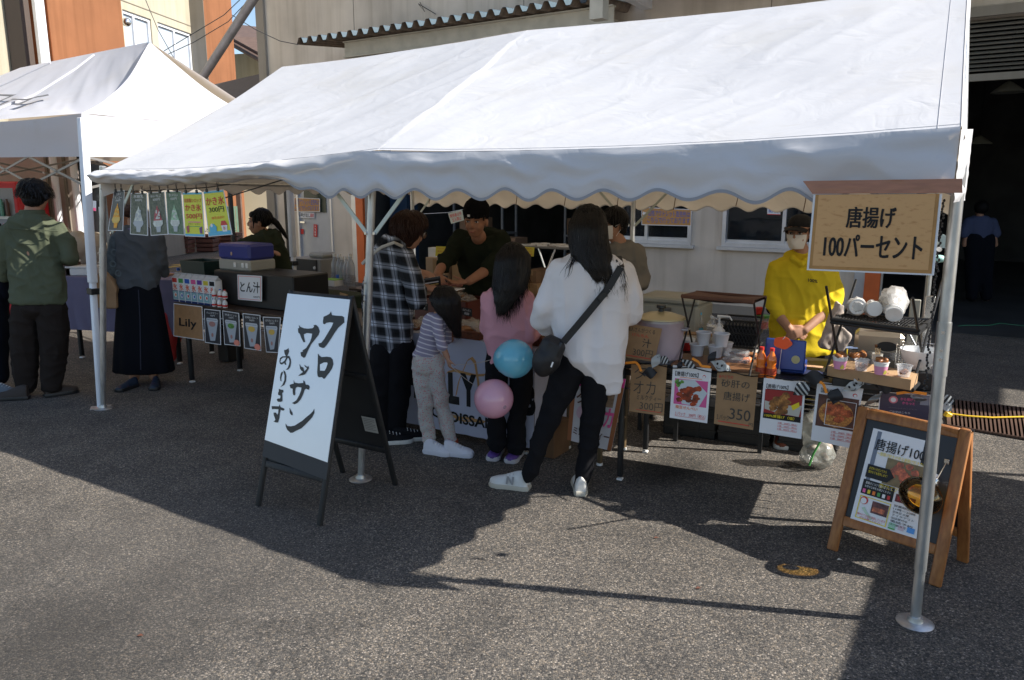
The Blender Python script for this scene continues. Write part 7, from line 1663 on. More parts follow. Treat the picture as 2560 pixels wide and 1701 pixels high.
# a few real leaves and scraps on the asphalt
for k_, (x, y, m_) in enumerate(((350,1592, mat('dead_leaf', (.12,.045,.025), .8)), (1640,1347, MATS['dead_leaf']), (2098,1402, mat('scrap', (.55,.5,.42), .8)), (1745,1473, MATS['dead_leaf']))):
    p = G(x, y); mb = MB(); mb.add([p + V((-.012,0,.003)), p + V((0,-.006,.006)), p + V((.014,.002,.004)), p + V((.0,.008,.009))], [(0,1,2,3)]); solo(mb, 'fallen_leaf' if k_ != 2 else 'paper_scrap', m_, ['brown leaf on the open asphalt at lower left', 'tiny leaf on the asphalt left of the wooden board', 'pale scrap on the asphalt between the wooden board legs', 'tiny leaf low on the asphalt beside the pole shadow'][k_], 'leaf' if k_ != 2 else 'scrap', smooth=0)

# black crates added to block the lit ground seen under the right table
for k_, (u, w, h, lab) in enumerate(((.26,.36,.30, 'added black crate hiding lit ground behind the cracker poster'), (.62,.34,.36, 'added black crate hiding lit ground behind the gizzard sign'), (1.02,.36,.26, 'added low black crate hiding lit ground behind the fourth poster'))):
    p = RA + RD * u + NR * 1.15; h *= .75; t = thing('added_dark_crate', lab, 'crate', p, 'black crates added to darken the view under the right table'); M0 = frm(p, UNI(-5,5))
    mb = MB(); mb.box(M0 @ TR_((0,0, h / 2)), w * .97,.30, h, .006); mb.b('crate_body', BLACKP, t)
    for j in (.25,.6,.98): mb = MB(); mb.box(M0 @ TR_((0,0, h * j)), w, .31,.018,.003); mb.b('rim', BLACKP, t)

# ================================================================== people
SKIN = mat('skin', (.42,.22,.14), .55, var=.06, vscale=20, spec=.35)
HAIRB = mat('black_hair', (.006,.005,.005), .5, spec=.2, bump=.8, bscale=9, stretch=(26,26,1), bdist=.012)
HAIRR = mat('brown_hair', (.028,.009,.005), .5, spec=.25, bump=.8, bscale=9, stretch=(26,26,1), bdist=.012)
NAVYC = mat('navy_fabric', (.006,.007,.012), .95, spec=.15, bump=.3, bscale=250)
PANTS = mat('black_trousers', (.007,.007,.009), .9, spec=.2, bump=.3, bscale=250)
BROWNP = mat('dark_brown_trousers', (.022,.017,.015), .92, spec=.15, bump=.3, bscale=250)
WSHOE = mat('white_shoe', (.66,.65,.62), .5, var=.06, vscale=30)
def hx(p, dx, dy, dz): return p + V((dx, dy, dz))
def head_shapes(mb, c, f, up, sc=1.0):
    """c centre of the head, f facing direction"""
    up = up.normalized(); r = f.cross(up).normalized(); f = up.cross(r).normalized()
    M0 = basis(c, r, f, up) @ Matrix.Scale(sc, 4)
    e = lambda x, y, z, a, b, d: mb.ell(M0 @ TR_((x, y, z)), a, b, d, 18,12)
    e(0,-.012,.03,.073,.088,.082); e(0,.020,-.025,.060,.068,.078); e(0,.036,-.072,.040,.042,.036)
    e(0,.06,.035,.05,.02,.012); e(-.033,.062,-.03,.022,.02,.022); e(.033,.062,-.03,.022,.02,.022)
    mb.tube([M0 @ V((0,.078,.018)), M0 @ V((0,.098,-.018))], [.008 * sc, .012 * sc], 8); e(0,.094,-.024,.015,.012,.009)
    e(0,.082,-.052,.022,.010,.006); e(0,.080,-.062,.019,.010,.006)
    for s in (-1,1): e(s * .074,-.008,-.012,.010,.020,.030)
    return M0
def face_parts(M0, par, mask=False, skin=None, smile=True):
    for s in (-1,1):
        mb = MB(); mb.ell(M0 @ TR_((s * .030,.074,.008)), .013,.008,.0065,12,8); ey = mb.b('eye', mat('eye_white', (.55,.5,.47), .3), par)
        mb = MB(); mb.ell(M0 @ TR_((s * .030,.0795,.008)), .006,.0045,.006,10,7); mb.b('iris', mat('iris_dark', (.01,.007,.006), .2), ey)
        mb = MB(); mb.tube([M0 @ V((s * .046,.070,.016)), M0 @ V((s * .030,.082,.0165)), M0 @ V((s * .016,.079,.012))], [.0018,.0028,.0015], 6); mb.b('eyelid', HAIRB, ey)
        mb = MB(); mb.tube([M0 @ V((s * .050,.068,.030)), M0 @ V((s * .034,.081,.034)), M0 @ V((s * .015,.082,.029))], [.002,.0042,.003], 6); mb.b('eyebrow', HAIRB, par)
    if not mask:
        mb = MB(); w = .022 if smile else .018
        mb.tube([M0 @ V((-w, .080,-.053 if smile else -.057)), M0 @ V((-.008,.0925,-.058)), M0 @ V((.008,.0925,-.058)), M0 @ V((w, .080,-.053 if smile else -.057))], [.0015,.0035,.0035,.0015], 6); mb.b('mouth', mat('lips', (.30,.09,.07), .45), par)
        for s in (-1,1): mb = MB(); mb.ell(M0 @ TR_((s * .007,.103,-.029)), .003,.003,.002,6,5); mb.b('nostril', mat('shadow_skin', (.12,.05,.035), .7), par)
    else:
        mb = MB()
        def fn(u, v):
            a = (u - .5) * 2.3; z = .002 - .094 * (1 - v); k = 1 - .30 * (1 - v) ** 2
            nose = .022 * math.exp(-(a / .40) ** 2) * sin(math.pi * min(1, v * 1.15))
            return M0 @ V((sin(a) * .071 * k, .016 + cos(a) * .082 * (1 - .16 * (1 - v) ** 2) + nose - .0012 * cos(v * 25), z))
        mb.grid(fn, 20,12); mb.b('face_mask', mat('mask_fabric', (.76,.72,.68), .8), par)
        for s in (-1,1): mb = MB(); mb.tube([M0 @ V((s * .074,.035,-.005)), M0 @ V((s * .083,-.015,.012)), M0 @ V((s * .08,-.02,-.02)), M0 @ V((s * .068,.03,-.075))], .0016,5); mb.b('ear_loop', MATS['mask_fabric'], par)
def hand_shapes(mb, wrist, d, nrm, sc=1.0, curl=.5, thumb=1, spread=.5):
    """wrist point, pointing direction d, palm-back normal nrm"""
    d = d.normalized(); s = d.cross(nrm).normalized(); n = s.cross(d).normalized(); k = sc
    mb.loft([mb.ring(wrist + d * (x * k), s, n, a * k, b * k, 12) for x, a, b in ((-.01,.022,.017), (.02,.027,.016), (.05,.036,.015), (.08,.037,.012), (.09,.032,.010))])
    for i, (off, L_) in enumerate(((-.028,.062), (-.0095,.072), (.0095,.068), (.028,.052))):
        p = wrist + d * (.082 * k) + s * (off * k); dd = (d + s * (off * spread * 4)).normalized(); pts = [p]
        ang = 0
        for j, fr in enumerate((.42,.32,.26)):
            ang += curl * (.55 if j else .4); q = dd * cos(ang) - n * sin(ang); pts.append(pts[-1] + q * (L_ * fr * k))
        mb.caps(pts, [.0092 * k, .0086 * k, .0078 * k, .0066 * k], 8)
    p = wrist + d * (.025 * k) - s * (.026 * k * thumb); dd = (d * .75 - s * (.6 * thumb) - n * .35).normalized()
    pts = [p, p + dd * .032 * k]; dd2 = (dd + d * .45 - n * curl * .4).normalized(); pts += [pts[-1] + dd2 * .028 * k, pts[-1] + dd2 * .052 * k]
    mb.caps(pts, [.0125 * k, .011 * k, .0095 * k, .0075 * k], 8)
def shoe(par, heel, d, L_, up_m, sole_m, h=.075, name='shoe', lace=True, w=.5):
    d = V((d.x, d.y, 0)).normalized(); s = V((d.y, -d.x, 0)); W_ = L_ * .19 * 2 * w
    prof = [(-.02,.55), (.08,.85), (.28,.86), (.5,.92), (.72,1.12), (.88,1.0), (.97,.62)]
    out = [heel + d * (L_ * a) + s * (W_ * b) for a, b in prof] + [heel + d * (L_ * a) - s * (W_ * b) for a, b in prof[::-1]]
    mb = MB(); n = len(out); zz = lambda k: Z_ * k
    rings = [[p + zz(.002) for p in out], [p + (p - heel - d * L_ * .45).normalized() * .004 + zz(.018) for p in out], [p + zz(.028 if True else 0) for p in out]]
    mb.loft(rings); so_ = mb.b('sole', sole_m, par, angle=50)
    mb = MB(); C_ = []
    for a, b, t, z0 in ((.0,.62, h * 1.05,.02), (.10,.80, h * 1.12,.02), (.28,.78, h * 1.02,.02), (.45,.84, h * .82,.02), (.62,.95, h * .62,.02), (.8,1.0, h * .5,.02), (.93,.7, h * .38,.02), (.985,.3, h * .25,.022)):
        c = heel + d * (L_ * a); C_.append([c + s * (W_ * b * cos(q)) + Z_ * (z0 + max(-.004, t * sin(q)) * 1.0) for q in [2 * math.pi * i / 16 for i in range(16)]])
    mb.loft(C_); u = blob(mb, name, up_m, par, .005,2,.002, (20,20,20))
    if lace:
        for i in range(4):
            a = .36 + .09 * i; z = .022 + h * (.92 - 1.1 * (a - .3)); mb = MB(); c = heel + d * (L_ * a); mb.tube([c + s * .022 + Z_ * (z - .008), c + Z_ * (z + .004), c - s * .022 + Z_ * (z - .008)], .0028,5); mb.b('lace', WPLAST if up_m is not WSHOE else mat('lace_grey', (.5,.5,.48), .7), u)
    return u
def limb(mb, pts, rad, n=14): return mb.caps([V(p) for p in pts], rad, n)
def core(mb, px, y, rad, k=.55): return mb.caps([W(a, b, y) for a, b in px], [r * k for r in rad], 12)
class Body:
    """helper: joints given as sight-line pixel and distance"""
    def __init__(s, label, base, cat='person'):
        s.t = thing('person', label, cat, V((base.x, base.y, 0)))
    def rings(s, rows, depth=.6, yaw=0.0, n=28, pw=.85):
        """rows: (py, xl, xr, y[, depth])"""
        mb = MB(); X = V((cos(yaw), sin(yaw), 0)); Y = V((-sin(yaw), cos(yaw), 0)); R_ = []
        for row in rows:
            py, xl, xr, y = row[:4]; dp = row[4] if len(row) > 4 else depth
            a, b = W(xl, py, y), W(xr, py, y); hw = (b - a).length / 2; R_.append(mb.ring((a + b) / 2, X, Y, hw, hw * dp, n, pw))
        mb.loft(R_); return mb
def strands(name, m, par, roots, L_, dirv, n, rad=.0035, seed=1, jit=.012, wave=.01):
    rnd = random.Random(seed); mb = MB()
    for i in range(n):
        f = rnd.random(); j = min(len(roots) - 2, int(f * (len(roots) - 1))); p = roots[j].lerp(roots[j + 1], f * (len(roots) - 1) - j) + V((rnd.uniform(-jit, jit), rnd.uniform(-jit, jit) * .6, rnd.uniform(-jit, jit)))
        L = L_ * rnd.uniform(.45,1.25); dd = (dirv + V((rnd.uniform(-.12,.12), rnd.uniform(-.06,.06), 0))); ph = rnd.uniform(0,6)
        pts = [p + dd * (L * k / 5) + V((wave * sin(ph + k), 0,0)) * (k / 5) for k in range(6)]
        mb.tube(pts, [rad * .8, rad, rad * .9, rad * .7, rad * .45, rad * .1], 5)
    return mb.b(name, m, par)

def hairfall(name, m, par, crown, rings, n, seed, rad=.0016, off=.003, arc=(0,2 * math.pi), ends=.035):
    """fine strands laid from the crown down over the hair: rings = (centre, half width, half depth)"""
    rnd = random.Random(seed); mb = MB()
    for i in range(n):
        a = rnd.uniform(*arc); pts = [crown + V((rnd.uniform(-.012,.012), rnd.uniform(-.02,.02), 0))]; wv = rnd.uniform(0,6); last = rnd.randint(len(rings) - 2, len(rings)) if rnd.random() > .25 else len(rings)
        o_ = off + rnd.uniform(-.002,.003)
        for j, (c, A, B_) in enumerate(rings[:last]):
            aa = a + .05 * sin(wv + j); pts.append(c + V(((A + o_) * cos(aa), (B_ + o_) * sin(aa), rnd.uniform(-.006,.006))))
        e = pts[-1] - pts[-2]; pts.append(pts[-1] + e.normalized() * ends * rnd.uniform(.2,1.5) + V((rnd.uniform(-.008,.008), 0,0)))
        q = [pts[0]]
        for j in range(1, len(pts)):
            q.append((pts[j - 1] + pts[j]) / 2 + ((pts[j - 1] + pts[j]) / 2 - rings[0][0]).normalized() * (.012 if j == 1 else 0)); q.append(pts[j])
        nq = len(q); mb.tube(q, [rad * (.5 + min(1, k / 2) * .5) * (1 if k < nq - 3 else .6 if k < nq - 1 else .15) for k in range(nq)], 3)
    return mb.b(name, m, par, sharp=False)
def tufts(m, par, c, rx, ry, rz, n, seed, L=.045, down=1.1, emin=-.3):
    rnd = random.Random(seed); mb = MB()
    for i in range(n):
        a = rnd.uniform(0,2 * math.pi); e = rnd.uniform(emin, 1.4); d = V((cos(a) * cos(e), sin(a) * cos(e), sin(e))); p = c + V((d.x * rx, d.y * ry, d.z * rz))
        tn = (V((d.x * .8, d.y * .8,-down)) + V((rnd.uniform(-.35,.35), rnd.uniform(-.35,.35), 0))).normalized()
        tn = (tn - d * tn.dot(d) * .9).normalized(); mb.tube([p - tn * L * .4, p + d * .003, p + tn * L * .5 + d * .003, p + tn * L - d * .002], [.0012,.0024,.002,.0004], 3)
    return mb.b('hair_tufts', m, par, sharp=False)
HSH = mat('hair_sheen', (.016,.013,.012), .38, spec=.45)
HSR = mat('hair_sheen_brown', (.050,.020,.012), .42, spec=.4)
# ---------- woman in the long white shirt, back view
y0 = 3.98
B = Body('person in a long white shirt and black leggings seen from behind, black bag slung across', W(1440,1200, y0)); t = B.t
mb = MB(); hc = W(1470,572, y0 + .06); M0 = head_shapes(mb, hc, V((-.15,1,-.1)), V((.05,.1,1)), 1.0)
limb(mb, [W(1472,620, y0), W(1475,665, y0 - .01)], [.05,.055]); limb(mb, [W(1475,690, y0), W(1470,890, y0)], [.075,.075])
for pts_, rr in (([(1450,880), (1408,960), (1372,1052), (1345,1120), (1322,1192)], [.085,.083,.056,.051,.036]), ([(1480,885), (1490,960), (1478,1062), (1470,1130), (1452,1212)], [.085,.080,.056,.052,.036])): core(mb, pts_, y0 + .01, rr)
limb(mb, [W(1475,680, y0), W(1400,675, y0), W(1362,765, y0), W(1357,800, y0 + .04), W(1375,828, y0 + .14), W(1375,830, y0 + .2)], [.03,.03,.03,.03,.025,.024]); limb(mb, [W(1475,680, y0), W(1558,680, y0), W(1578,750, y0), W(1576,790, y0 + .04), W(1560,800, y0 + .15), W(1560,800, y0 + .22)], [.03,.03,.03,.03,.025,.024])
hand_shapes(mb, W(1375,830, y0 + .2), V((.2,1,0)), V((0,0,1)), .95,.6); hand_shapes(mb, W(1560,800, y0 + .22), V((-.4,1,0)), V((0,0,1)), .95,.6,-1)
blob(mb, 'body', SKIN, t, .009,2)
WSH = mat('white_jersey', (.84,.81,.82), .9, spec=.15, var=.02, bump=.2, bscale=200, trans=.06)
mb = B.rings([(628,1440,1500, y0,.8), (640,1415,1535, y0,.7), (655,1385,1570, y0,.62), (690,1368,1585, y0), (750,1372,1580, y0), (810,1380,1572, y0), (860,1392,1566, y0,.62), (895,1404,1562, y0,.70), (925,1436,1556, y0,.74), (950,1466,1554, y0,.74), (982,1502,1551, y0,.7)], .56)
limb(mb, [W(1398,672, y0), W(1362,765, y0 - .01), W(1355,800, y0 + .04), W(1375,828, y0 + .14)], [.055,.064,.062,.035]); limb(mb, [W(1560,678, y0), W(1580,745, y0), W(1578,790, y0 + .04), W(1560,800, y0 + .15)], [.058,.058,.055,.035])
sh1 = blob(mb, 'shirt', WSH, t, .0075,6,.012, (9,9,.8), .0,1.0,.007)
for nm, pts_, rr in (('leg', [(1428,890), (1408,960), (1372,1052), (1345,1120), (1322,1192)], [.085,.083,.056,.051,.036]), ('leg', [(1490,900), (1490,960), (1478,1062), (1470,1130), (1452,1212)], [.078,.078,.056,.052,.036])):
    mb = MB(); limb(mb, [W(x, y, y0 + .01) for x, y in pts_], rr, 16)
    if pts_[0][0] == 1428: mb.ell(TR_(W(1460,895, y0)), .12,.085,.10)
    blob(mb, 'leggings', PANTS, t, .009,3,.003, (12,12,20), .0,2.0,.010)
g = G(1318,1238); shoe(t, G(1322,1226), V((-1,-.25,0)) if False else V((-.95,.35,0)), .235, WSHOE, mat('cream_sole', (.5,.46,.38), .6), .085)
shoe(t, G(1452,1242), V((.05,1,0)), .235, WSHOE, MATS['cream_sole'], .085)
hp = G(1322,1226); dv = V((-.95,.35,0)).normalized(); sv = V((dv.y, -dv.x, 0)) if V((dv.y, -dv.x, 0)).y < 0 else -V((dv.y, -dv.x, 0))
vs_, fs = text_geo('N', 0.0); mb = MB(); x1 = max(p.x for p in vs_); y1 = max(p.y for p in vs_)
for i in range(3): mb.add([hp + dv * (.118 - .042 * (p.x / x1) + .003 * i) + sv * (.0475 - .018 * p.y / y1 + .0006 * i) + Z_ * (.038 + .040 * p.y / y1) for p in vs_], fs)
mb.b('shoe_letter', mat('shoe_grey', (.30,.29,.28), .7), t, smooth=0)
mb = MB(); mb.tube([hp + Z_ * .072 + dv * .008, hp + Z_ * .09 + dv * .02], [.03,.026], 10); mb.b('heel_tab', mat('heel_grey', (.40,.38,.38), .7), t)
hr = MB(); hr.ell(TR_(hc + V((.003,-.012,.025))), .096,.104,.105);
hr.loft([hr.ring(W(x, y, y0 - dy), V((1,0,0)), V((0,1,0)), a, b, 20) for x, y, dy, a, b in ((1470,560,.0,.088,.085), (1470,600,.03,.098,.07), (1478,635,.07,.098,.05), (1492,665,.105,.070,.028), (1502,690,.115,.045,.014))])
hair = blob(hr, 'hair', HAIRB, t, .006,2,.0045, (60,60,3), .0,4)
rt_ = [W(1440,640, y0 - .09), W(1468,662, y0 - .10), W(1495,672, y0 - .12), W(1522,676, y0 - .12), W(1546,664, y0 - .10)]
hairfall('hair_fall', HSH, hair, hc + V((.003,-.01,.122)), [(hc + V((.003,-.012,.09)), .065,.07)] + [(W(x, y, y0 - dy), a, b) for x, y, dy, a, b in ((1470,560,.0,.094,.098), (1470,600,.03,.099,.075), (1478,635,.07,.099,.052), (1492,665,.105,.072,.030), (1502,690,.115,.047,.016))], 700,31, arc=(math.pi * .95,2.05 * math.pi))
strands('hair_strands', HAIRB, hair, rt_, .12, V((.10,-.02,-1)), 300,.0013,3,.012)
strands('hair_strands', HAIRB, hair, [W(1430,640, y0 - .10), W(1436,650, y0 - .11)], .10, V((-.45,-.03,-1)), 12,.0013,5,.005)
strands('hair_strands', HAIRB, hair, [W(1540,650, y0 - .1), W(1560,668, y0 - .1)], .16, V((.18,-.05,-1)), 30,.0013,7,.008)
# bag and strap
bg_ = thing('crossbody_bag', 'black crossbody bag on the back of the white shirt', 'bag', W(1370,890, y0 - .14));
mb = MB(); c = W(1372,888, y0 - .13); Mb = TR_(c) @ RO_(R(24), 4, 'Y'); mb.box(Mb, .13,.09,.20,.03); mb.ell(Mb @ TR_((0,0,-.03)), .075,.06,.09)
blob(mb, 'bag_body', mat('black_nylon', (.010,.010,.012), .55, bump=.3, bscale=60), bg_, .007,3,.005, (14,14,14), 0,3)
mb = MB(); sp = [W(1545,640, y0 - .0), W(1552,668, y0 - .118), W(1520,722, y0 - .135), W(1460,795, y0 - .145), W(1408,856, y0 - .15)]
for a, b in zip(sp[:-1], sp[1:]):
    d = (b - a).normalized(); nn_ = V((0,-1,0)); s_ = d.cross(nn_).normalized() * .018; mb.add([a - s_, a + s_, b + s_, b - s_, a - s_ - nn_ * -.004, a + s_ - nn_ * -.004, b + s_ - nn_ * -.004, b - s_ - nn_ * -.004], [(0,1,2,3), (7,6,5,4), (0,3,7,4), (1,5,6,2)])
mb.b('strap', MATS['black_nylon'], bg_, smooth=0); mb = MB(); mb.box(TR_(W(1505,742, y0 - .145)) @ RO_(R(-40), 4, 'Y'), .05,.012,.03,.003); mb.tube([W(1404,858, y0 - .155), W(1398,868, y0 - .16)], .012,8); mb.b('buckle', BLACKP, bg_)
mb = MB(); mb.box(TR_(W(1380,912, y0 - .20)) @ RO_(R(20), 4, 'Y'), .008,.002,.028); mb.b('tag', WINK, bg_, smooth=0)

# ---------- girl in pink
y0 = 4.50
B = Body('young person in pink sweatshirt and black trousers with long loose black hair', W(1265,1150, y0)); t = B.t
mb = MB(); hc = W(1283,655, y0 + .03); M0 = head_shapes(mb, hc, V((.3,1,-.25)), V((0,.2,1)), .93)
limb(mb, [W(1272,690, y0), W(1270,720, y0)], [.045,.05]); limb(mb, [W(1270,740, y0), W(1270,880, y0)], [.055,.055])
for a in ((1258,880,1243,960,1243,1120), (1285,880,1300,960,1291,1125)): limb(mb, [W(a[0], a[1], y0), W(a[2], a[3], y0), W(a[4], a[5], y0)], [.035,.035,.026])
limb(mb, [W(1270,745, y0), W(1318,752, y0), W(1326,800, y0 - .03), W(1322,841, y0 - .03), W(1342,834, y0 + .10), W(1346,832, y0 + .16)], [.022] * 6); hand_shapes(mb, W(1345,830, y0 + .15), V((.2,1,.2)), V((0,0,1)), .8,.5)
limb(mb, [W(1270,745, y0), W(1222,752, y0), W(1219,820, y0 + .03), W(1236,824, y0 + .14), W(1240,820, y0 + .2)], [.022] * 5); hand_shapes(mb, W(1240,820, y0 + .2), V((.2,1,.2)), V((0,0,1)), .8,.5,-1)
blob(mb, 'body', SKIN, t, .008,2)
PNK = mat('pink_fleece', (.62,.31,.36), .92, spec=.15, var=.04, bump=.35, bscale=150)
mb = B.rings([(712,1245,1300, y0,.8), (725,1222,1318, y0,.7), (745,1210,1332, y0,.62), (790,1208,1330, y0), (840,1212,1328, y0), (890,1218,1328, y0), (915,1220,1326, y0), (925,1222,1322, y0)], .6)
limb(mb, [W(1318,750, y0), W(1326,800, y0 - .03), W(1322,842, y0 - .03), W(1342,835, y0 + .10)], [.045,.046,.042,.028]); limb(mb, [W(1222,750, y0), W(1218,820, y0 + .03), W(1236,825, y0 + .14)], [.045,.042,.028])
blob(mb, 'sweatshirt', PNK, t, .007,5,.008, (9,9,1.5), .0,7.0,.009)
for pts_, dz in (([(1246,890), (1240,960), (1240,1040), (1243,1108)], 0), ([(1300,890), (1302,960), (1294,1040), (1290,1118)], 0)):
    mb = MB(); limb(mb, [W(x, y, y0) for x, y in pts_], [.076,.070,.055,.058], 16); mb.lathe(TR_(W(pts_[3][0], pts_[3][1] - 4, y0)), [(.05,.05), (.066,.0), (.06,-.02), (.04,-.022)], 16)
    if pts_[0][0] == 1246: mb.ell(TR_(W(1272,905, y0)), .125,.09,.07)
    blob(mb, 'trousers', PANTS, t, .008,3,.008, (12,12,12), 0,3,.006)
PUR = mat('purple_shoe', (.10,.045,.22), .5, var=.4, vscale=25); SOLEW = mat('grey_sole', (.5,.48,.5), .5)
shoe(t, G(1250,1128), V((-.25,-1,0)), .21, PUR, SOLEW, .07); shoe(t, G(1300,1134), V((-.35,-1,0)) , .21, PUR, SOLEW, .07)
hr = MB(); hr.ell(TR_(hc + V((0,-.015,.02))), .092,.10,.10)
hr.loft([hr.ring(W(x, y, y0 - dy), V((1,0,0)), V((0,1,0)), a, b, 20) for x, y, dy, a, b in ((1283,640,.0,.095,.09), (1280,680,.03,.104,.075), (1274,715,.07,.095,.055), (1264,745,.10,.060,.03), (1256,770,.115,.030,.015))])
hair = blob(hr, 'hair', HAIRB, t, .006,2,.0045, (60,60,3), 0,8)
hairfall('hair_fall', HSH, hair, hc + V((0,-.012,.112)), [(hc + V((0,-.015,.085)), .06,.066)] + [(W(x, y, y0 - dy), a, b) for x, y, dy, a, b in ((1283,640,.0,.097,.098), (1280,680,.03,.105,.078), (1274,715,.07,.097,.057), (1264,745,.10,.062,.032), (1256,770,.115,.032,.017))], 650,33, arc=(math.pi * .95,2.05 * math.pi))
strands('hair_strands', HAIRB, hair, [W(1240,710, y0 - .07), W(1254,745, y0 - .10), W(1272,748, y0 - .11), W(1296,720, y0 - .09), W(1314,700, y0 - .07)], .13, V((-.02,-.02,-1)), 260,.0013,13,.011)
strands('hair_strands', HAIRB, hair, [W(1300,705, y0 - .09), W(1322,690, y0 - .06)], .10, V((.18,-.04,-1)), 26,.0013,17,.008)

# ---------- little girl in striped top, bending
y0 = 4.66
B = Body('small child in striped top and speckled leggings bending over, holding two balloon strings', W(1090,1120, y0)); t = B.t
mb = MB(); hc = W(1114,755, y0 + .04); M0 = head_shapes(mb, hc, V((.75,.7,-.35)), V((.35,.25,1)), .86)
limb(mb, [W(1100,785, y0), W(1092,800, y0)], [.035,.045]); limb(mb, [W(1088,815, y0), W(1068,895, y0)], [.042,.045])
core(mb, [(1066,900), (1060,950), (1064,1020), (1072,1098), (1076,1112)], y0, [.05,.064,.045,.036,.036]); core(mb, [(1072,900), (1090,955), (1106,1020), (1128,1098), (1132,1112)], y0, [.05,.062,.045,.038,.036])
limb(mb, [W(1088,815, y0), W(1092,808, y0 - .05), W(1097,838, y0 - .09), W(1106,866, y0 - .11), W(1118,893, y0 - .12)], [.022,.022,.022,.022,.018])
hand_shapes(mb, W(1118,893, y0 - .12), V((.25,-.05,-1)), V((-.9,-.4,0)), .68,.95)
limb(mb, [W(1088,815, y0), W(1108,812, y0 + .06), W(1118,848, y0 + .10), W(1128,850, y0 + .2)], [.02] * 4); hand_shapes(mb, W(1128,850, y0 + .2), V((.3,.8,.3)), V((0,0,1)), .68,.6)
blob(mb, 'body', SKIN, t, .006,2)
def stripes_mat(name, c1, c2, freq, dirn, width=.22, noise_=0):
    m = mat(name, c1,.9, spec=.15, bump=.2, bscale=150); N, L = nodes_of(m); b = N['Principled BSDF']; tc = N.new('ShaderNodeTexCoord')
    dp = N.new('ShaderNodeVectorMath'); dp.operation = 'DOT_PRODUCT'; L.new(tc.outputs['Object'], dp.inputs[0]); dp.inputs[1].default_value = dirn
    f = math_node(N, L, 'FRACT', math_node(N, L, 'MULTIPLY', dp.outputs['Value'], freq)); s_ = math_node(N, L, 'LESS_THAN', f, width)
    L.new(mixc(N, L, s_, c1, c2), b.inputs['Base Color']); return m
STR = stripes_mat('striped_jersey', (.30,.27,.36), (.66,.62,.66), 34, (.25,0,.97), .26)
mb = B.rings([(782,1072,1108, y0,.8), (790,1062,1118, y0,.75), (810,1054,1118, y0), (840,1046,1112, y0), (865,1040,1104, y0), (885,1034,1098, y0), (890,1034,1098, y0)], .72)
limb(mb, [W(1092,803, y0 - .05), W(1097,838, y0 - .09), W(1106,868, y0 - .11)], [.040,.036,.032]); limb(mb, [W(1108,810, y0 + .06), W(1118,850, y0 + .10)], [.036,.034])
blob(mb, 'striped_top', STR, t, .007,3,.004, (12,12,8), 0,2,.008)
def speck_mat():
    m = mat('speckled_leggings', (.50,.49,.46), .9, bump=.2, bscale=150); N, L = nodes_of(m); b = N['Principled BSDF']; tc = N.new('ShaderNodeTexCoord')
    v = N.new('ShaderNodeTexVoronoi'); v.inputs['Scale'].default_value = 125; L.new(tc.outputs['Object'], v.inputs['Vector']); s_ = N.new('ShaderNodeSeparateColor'); L.new(v.outputs['Color'], s_.inputs[0])
    dot = math_node(N, L, 'LESS_THAN', v.outputs['Distance'], .42); pk1 = math_node(N, L, 'MULTIPLY', dot, math_node(N, L, 'GREATER_THAN', s_.outputs[0], .55)); pk2 = math_node(N, L, 'MULTIPLY', dot, math_node(N, L, 'LESS_THAN', s_.outputs[0], .16))
    c = mixc(N, L, pk1, (.50,.48,.45), (.55,.20,.22)); c = mixc(N, L, pk2, c, (.35,.42,.46)); L.new(c, b.inputs['Base Color']); return m
SPK = speck_mat()
for pts_, rr in (([(1060,905), (1060,950), (1064,1020), (1072,1098)], [.070,.064,.045,.036]), ([(1080,905), (1090,955), (1106,1020), (1128,1098)], [.070,.062,.045,.038])):
    mb = MB(); limb(mb, [W(x, y, y0) for x, y in pts_], rr, 16)
    if pts_[0][0] == 1060: mb.ell(TR_(W(1068,912, y0)), .088,.085,.085)
    blob(mb, 'leggings', SPK, t, .007,3,.004, (16,16,26), 0,6,.012)
for px, py in ((1076,1110), (1132,1108)): mb = MB(); mb.tube([W(px, py - 8, y0), W(px + 2, py + 8, y0)], .034,12); mb.b('sock', mat('patterned_sock', (.5,.16,.03), .8, col2=(.35,.03,.03), vscale=60), t)
shoe(t, G(1062,1132), V((.9,-.35,0)), .19, mat('kid_white_shoe', (.62,.62,.68), .5, var=.04), mat('kid_sole', (.60,.60,.66), .5), .075); shoe(t, G(1112,1138), V((.95,-.2,0)), .19, MATS['kid_white_shoe'], MATS['kid_sole'], .075)
hr = MB(); hr.ell(TR_(hc + V((-.008,-.012,.018))), .086,.09,.088)
hr.loft([hr.ring(W(x, y, y0 + dy), V((1,0,0)), V((0,1,0)), a, b, 18) for x, y, dy, a, b in ((1112,745,.0,.088,.085), (1122,780,.0,.070,.08), (1134,808,.0,.040,.06), (1142,830,.0,.020,.04))])
hair = blob(hr, 'hair', HAIRB, t, .006,2,.004, (60,60,3), 0,12)
hairfall('hair_fall', HSH, hair, hc + V((-.008,-.012,.10)), [(hc + V((-.008,-.012,.08)), .055,.058)] + [(W(x, y, y0 + dy), a, b) for x, y, dy, a, b in ((1112,745,.0,.090,.09), (1122,780,.0,.072,.082), (1134,808,.0,.042,.062), (1142,830,.0,.022,.042))], 450,35, arc=(math.pi * .9,2.1 * math.pi))
strands('hair_strands', HAIRB, hair, [W(1120,775, y0 - .05), W(1140,790, y0 - .03), W(1150,770, y0)], .10, V((.05,0,-1)), 180,.0012,21,.014)
hnd = W(1124,912, y0 - .13)

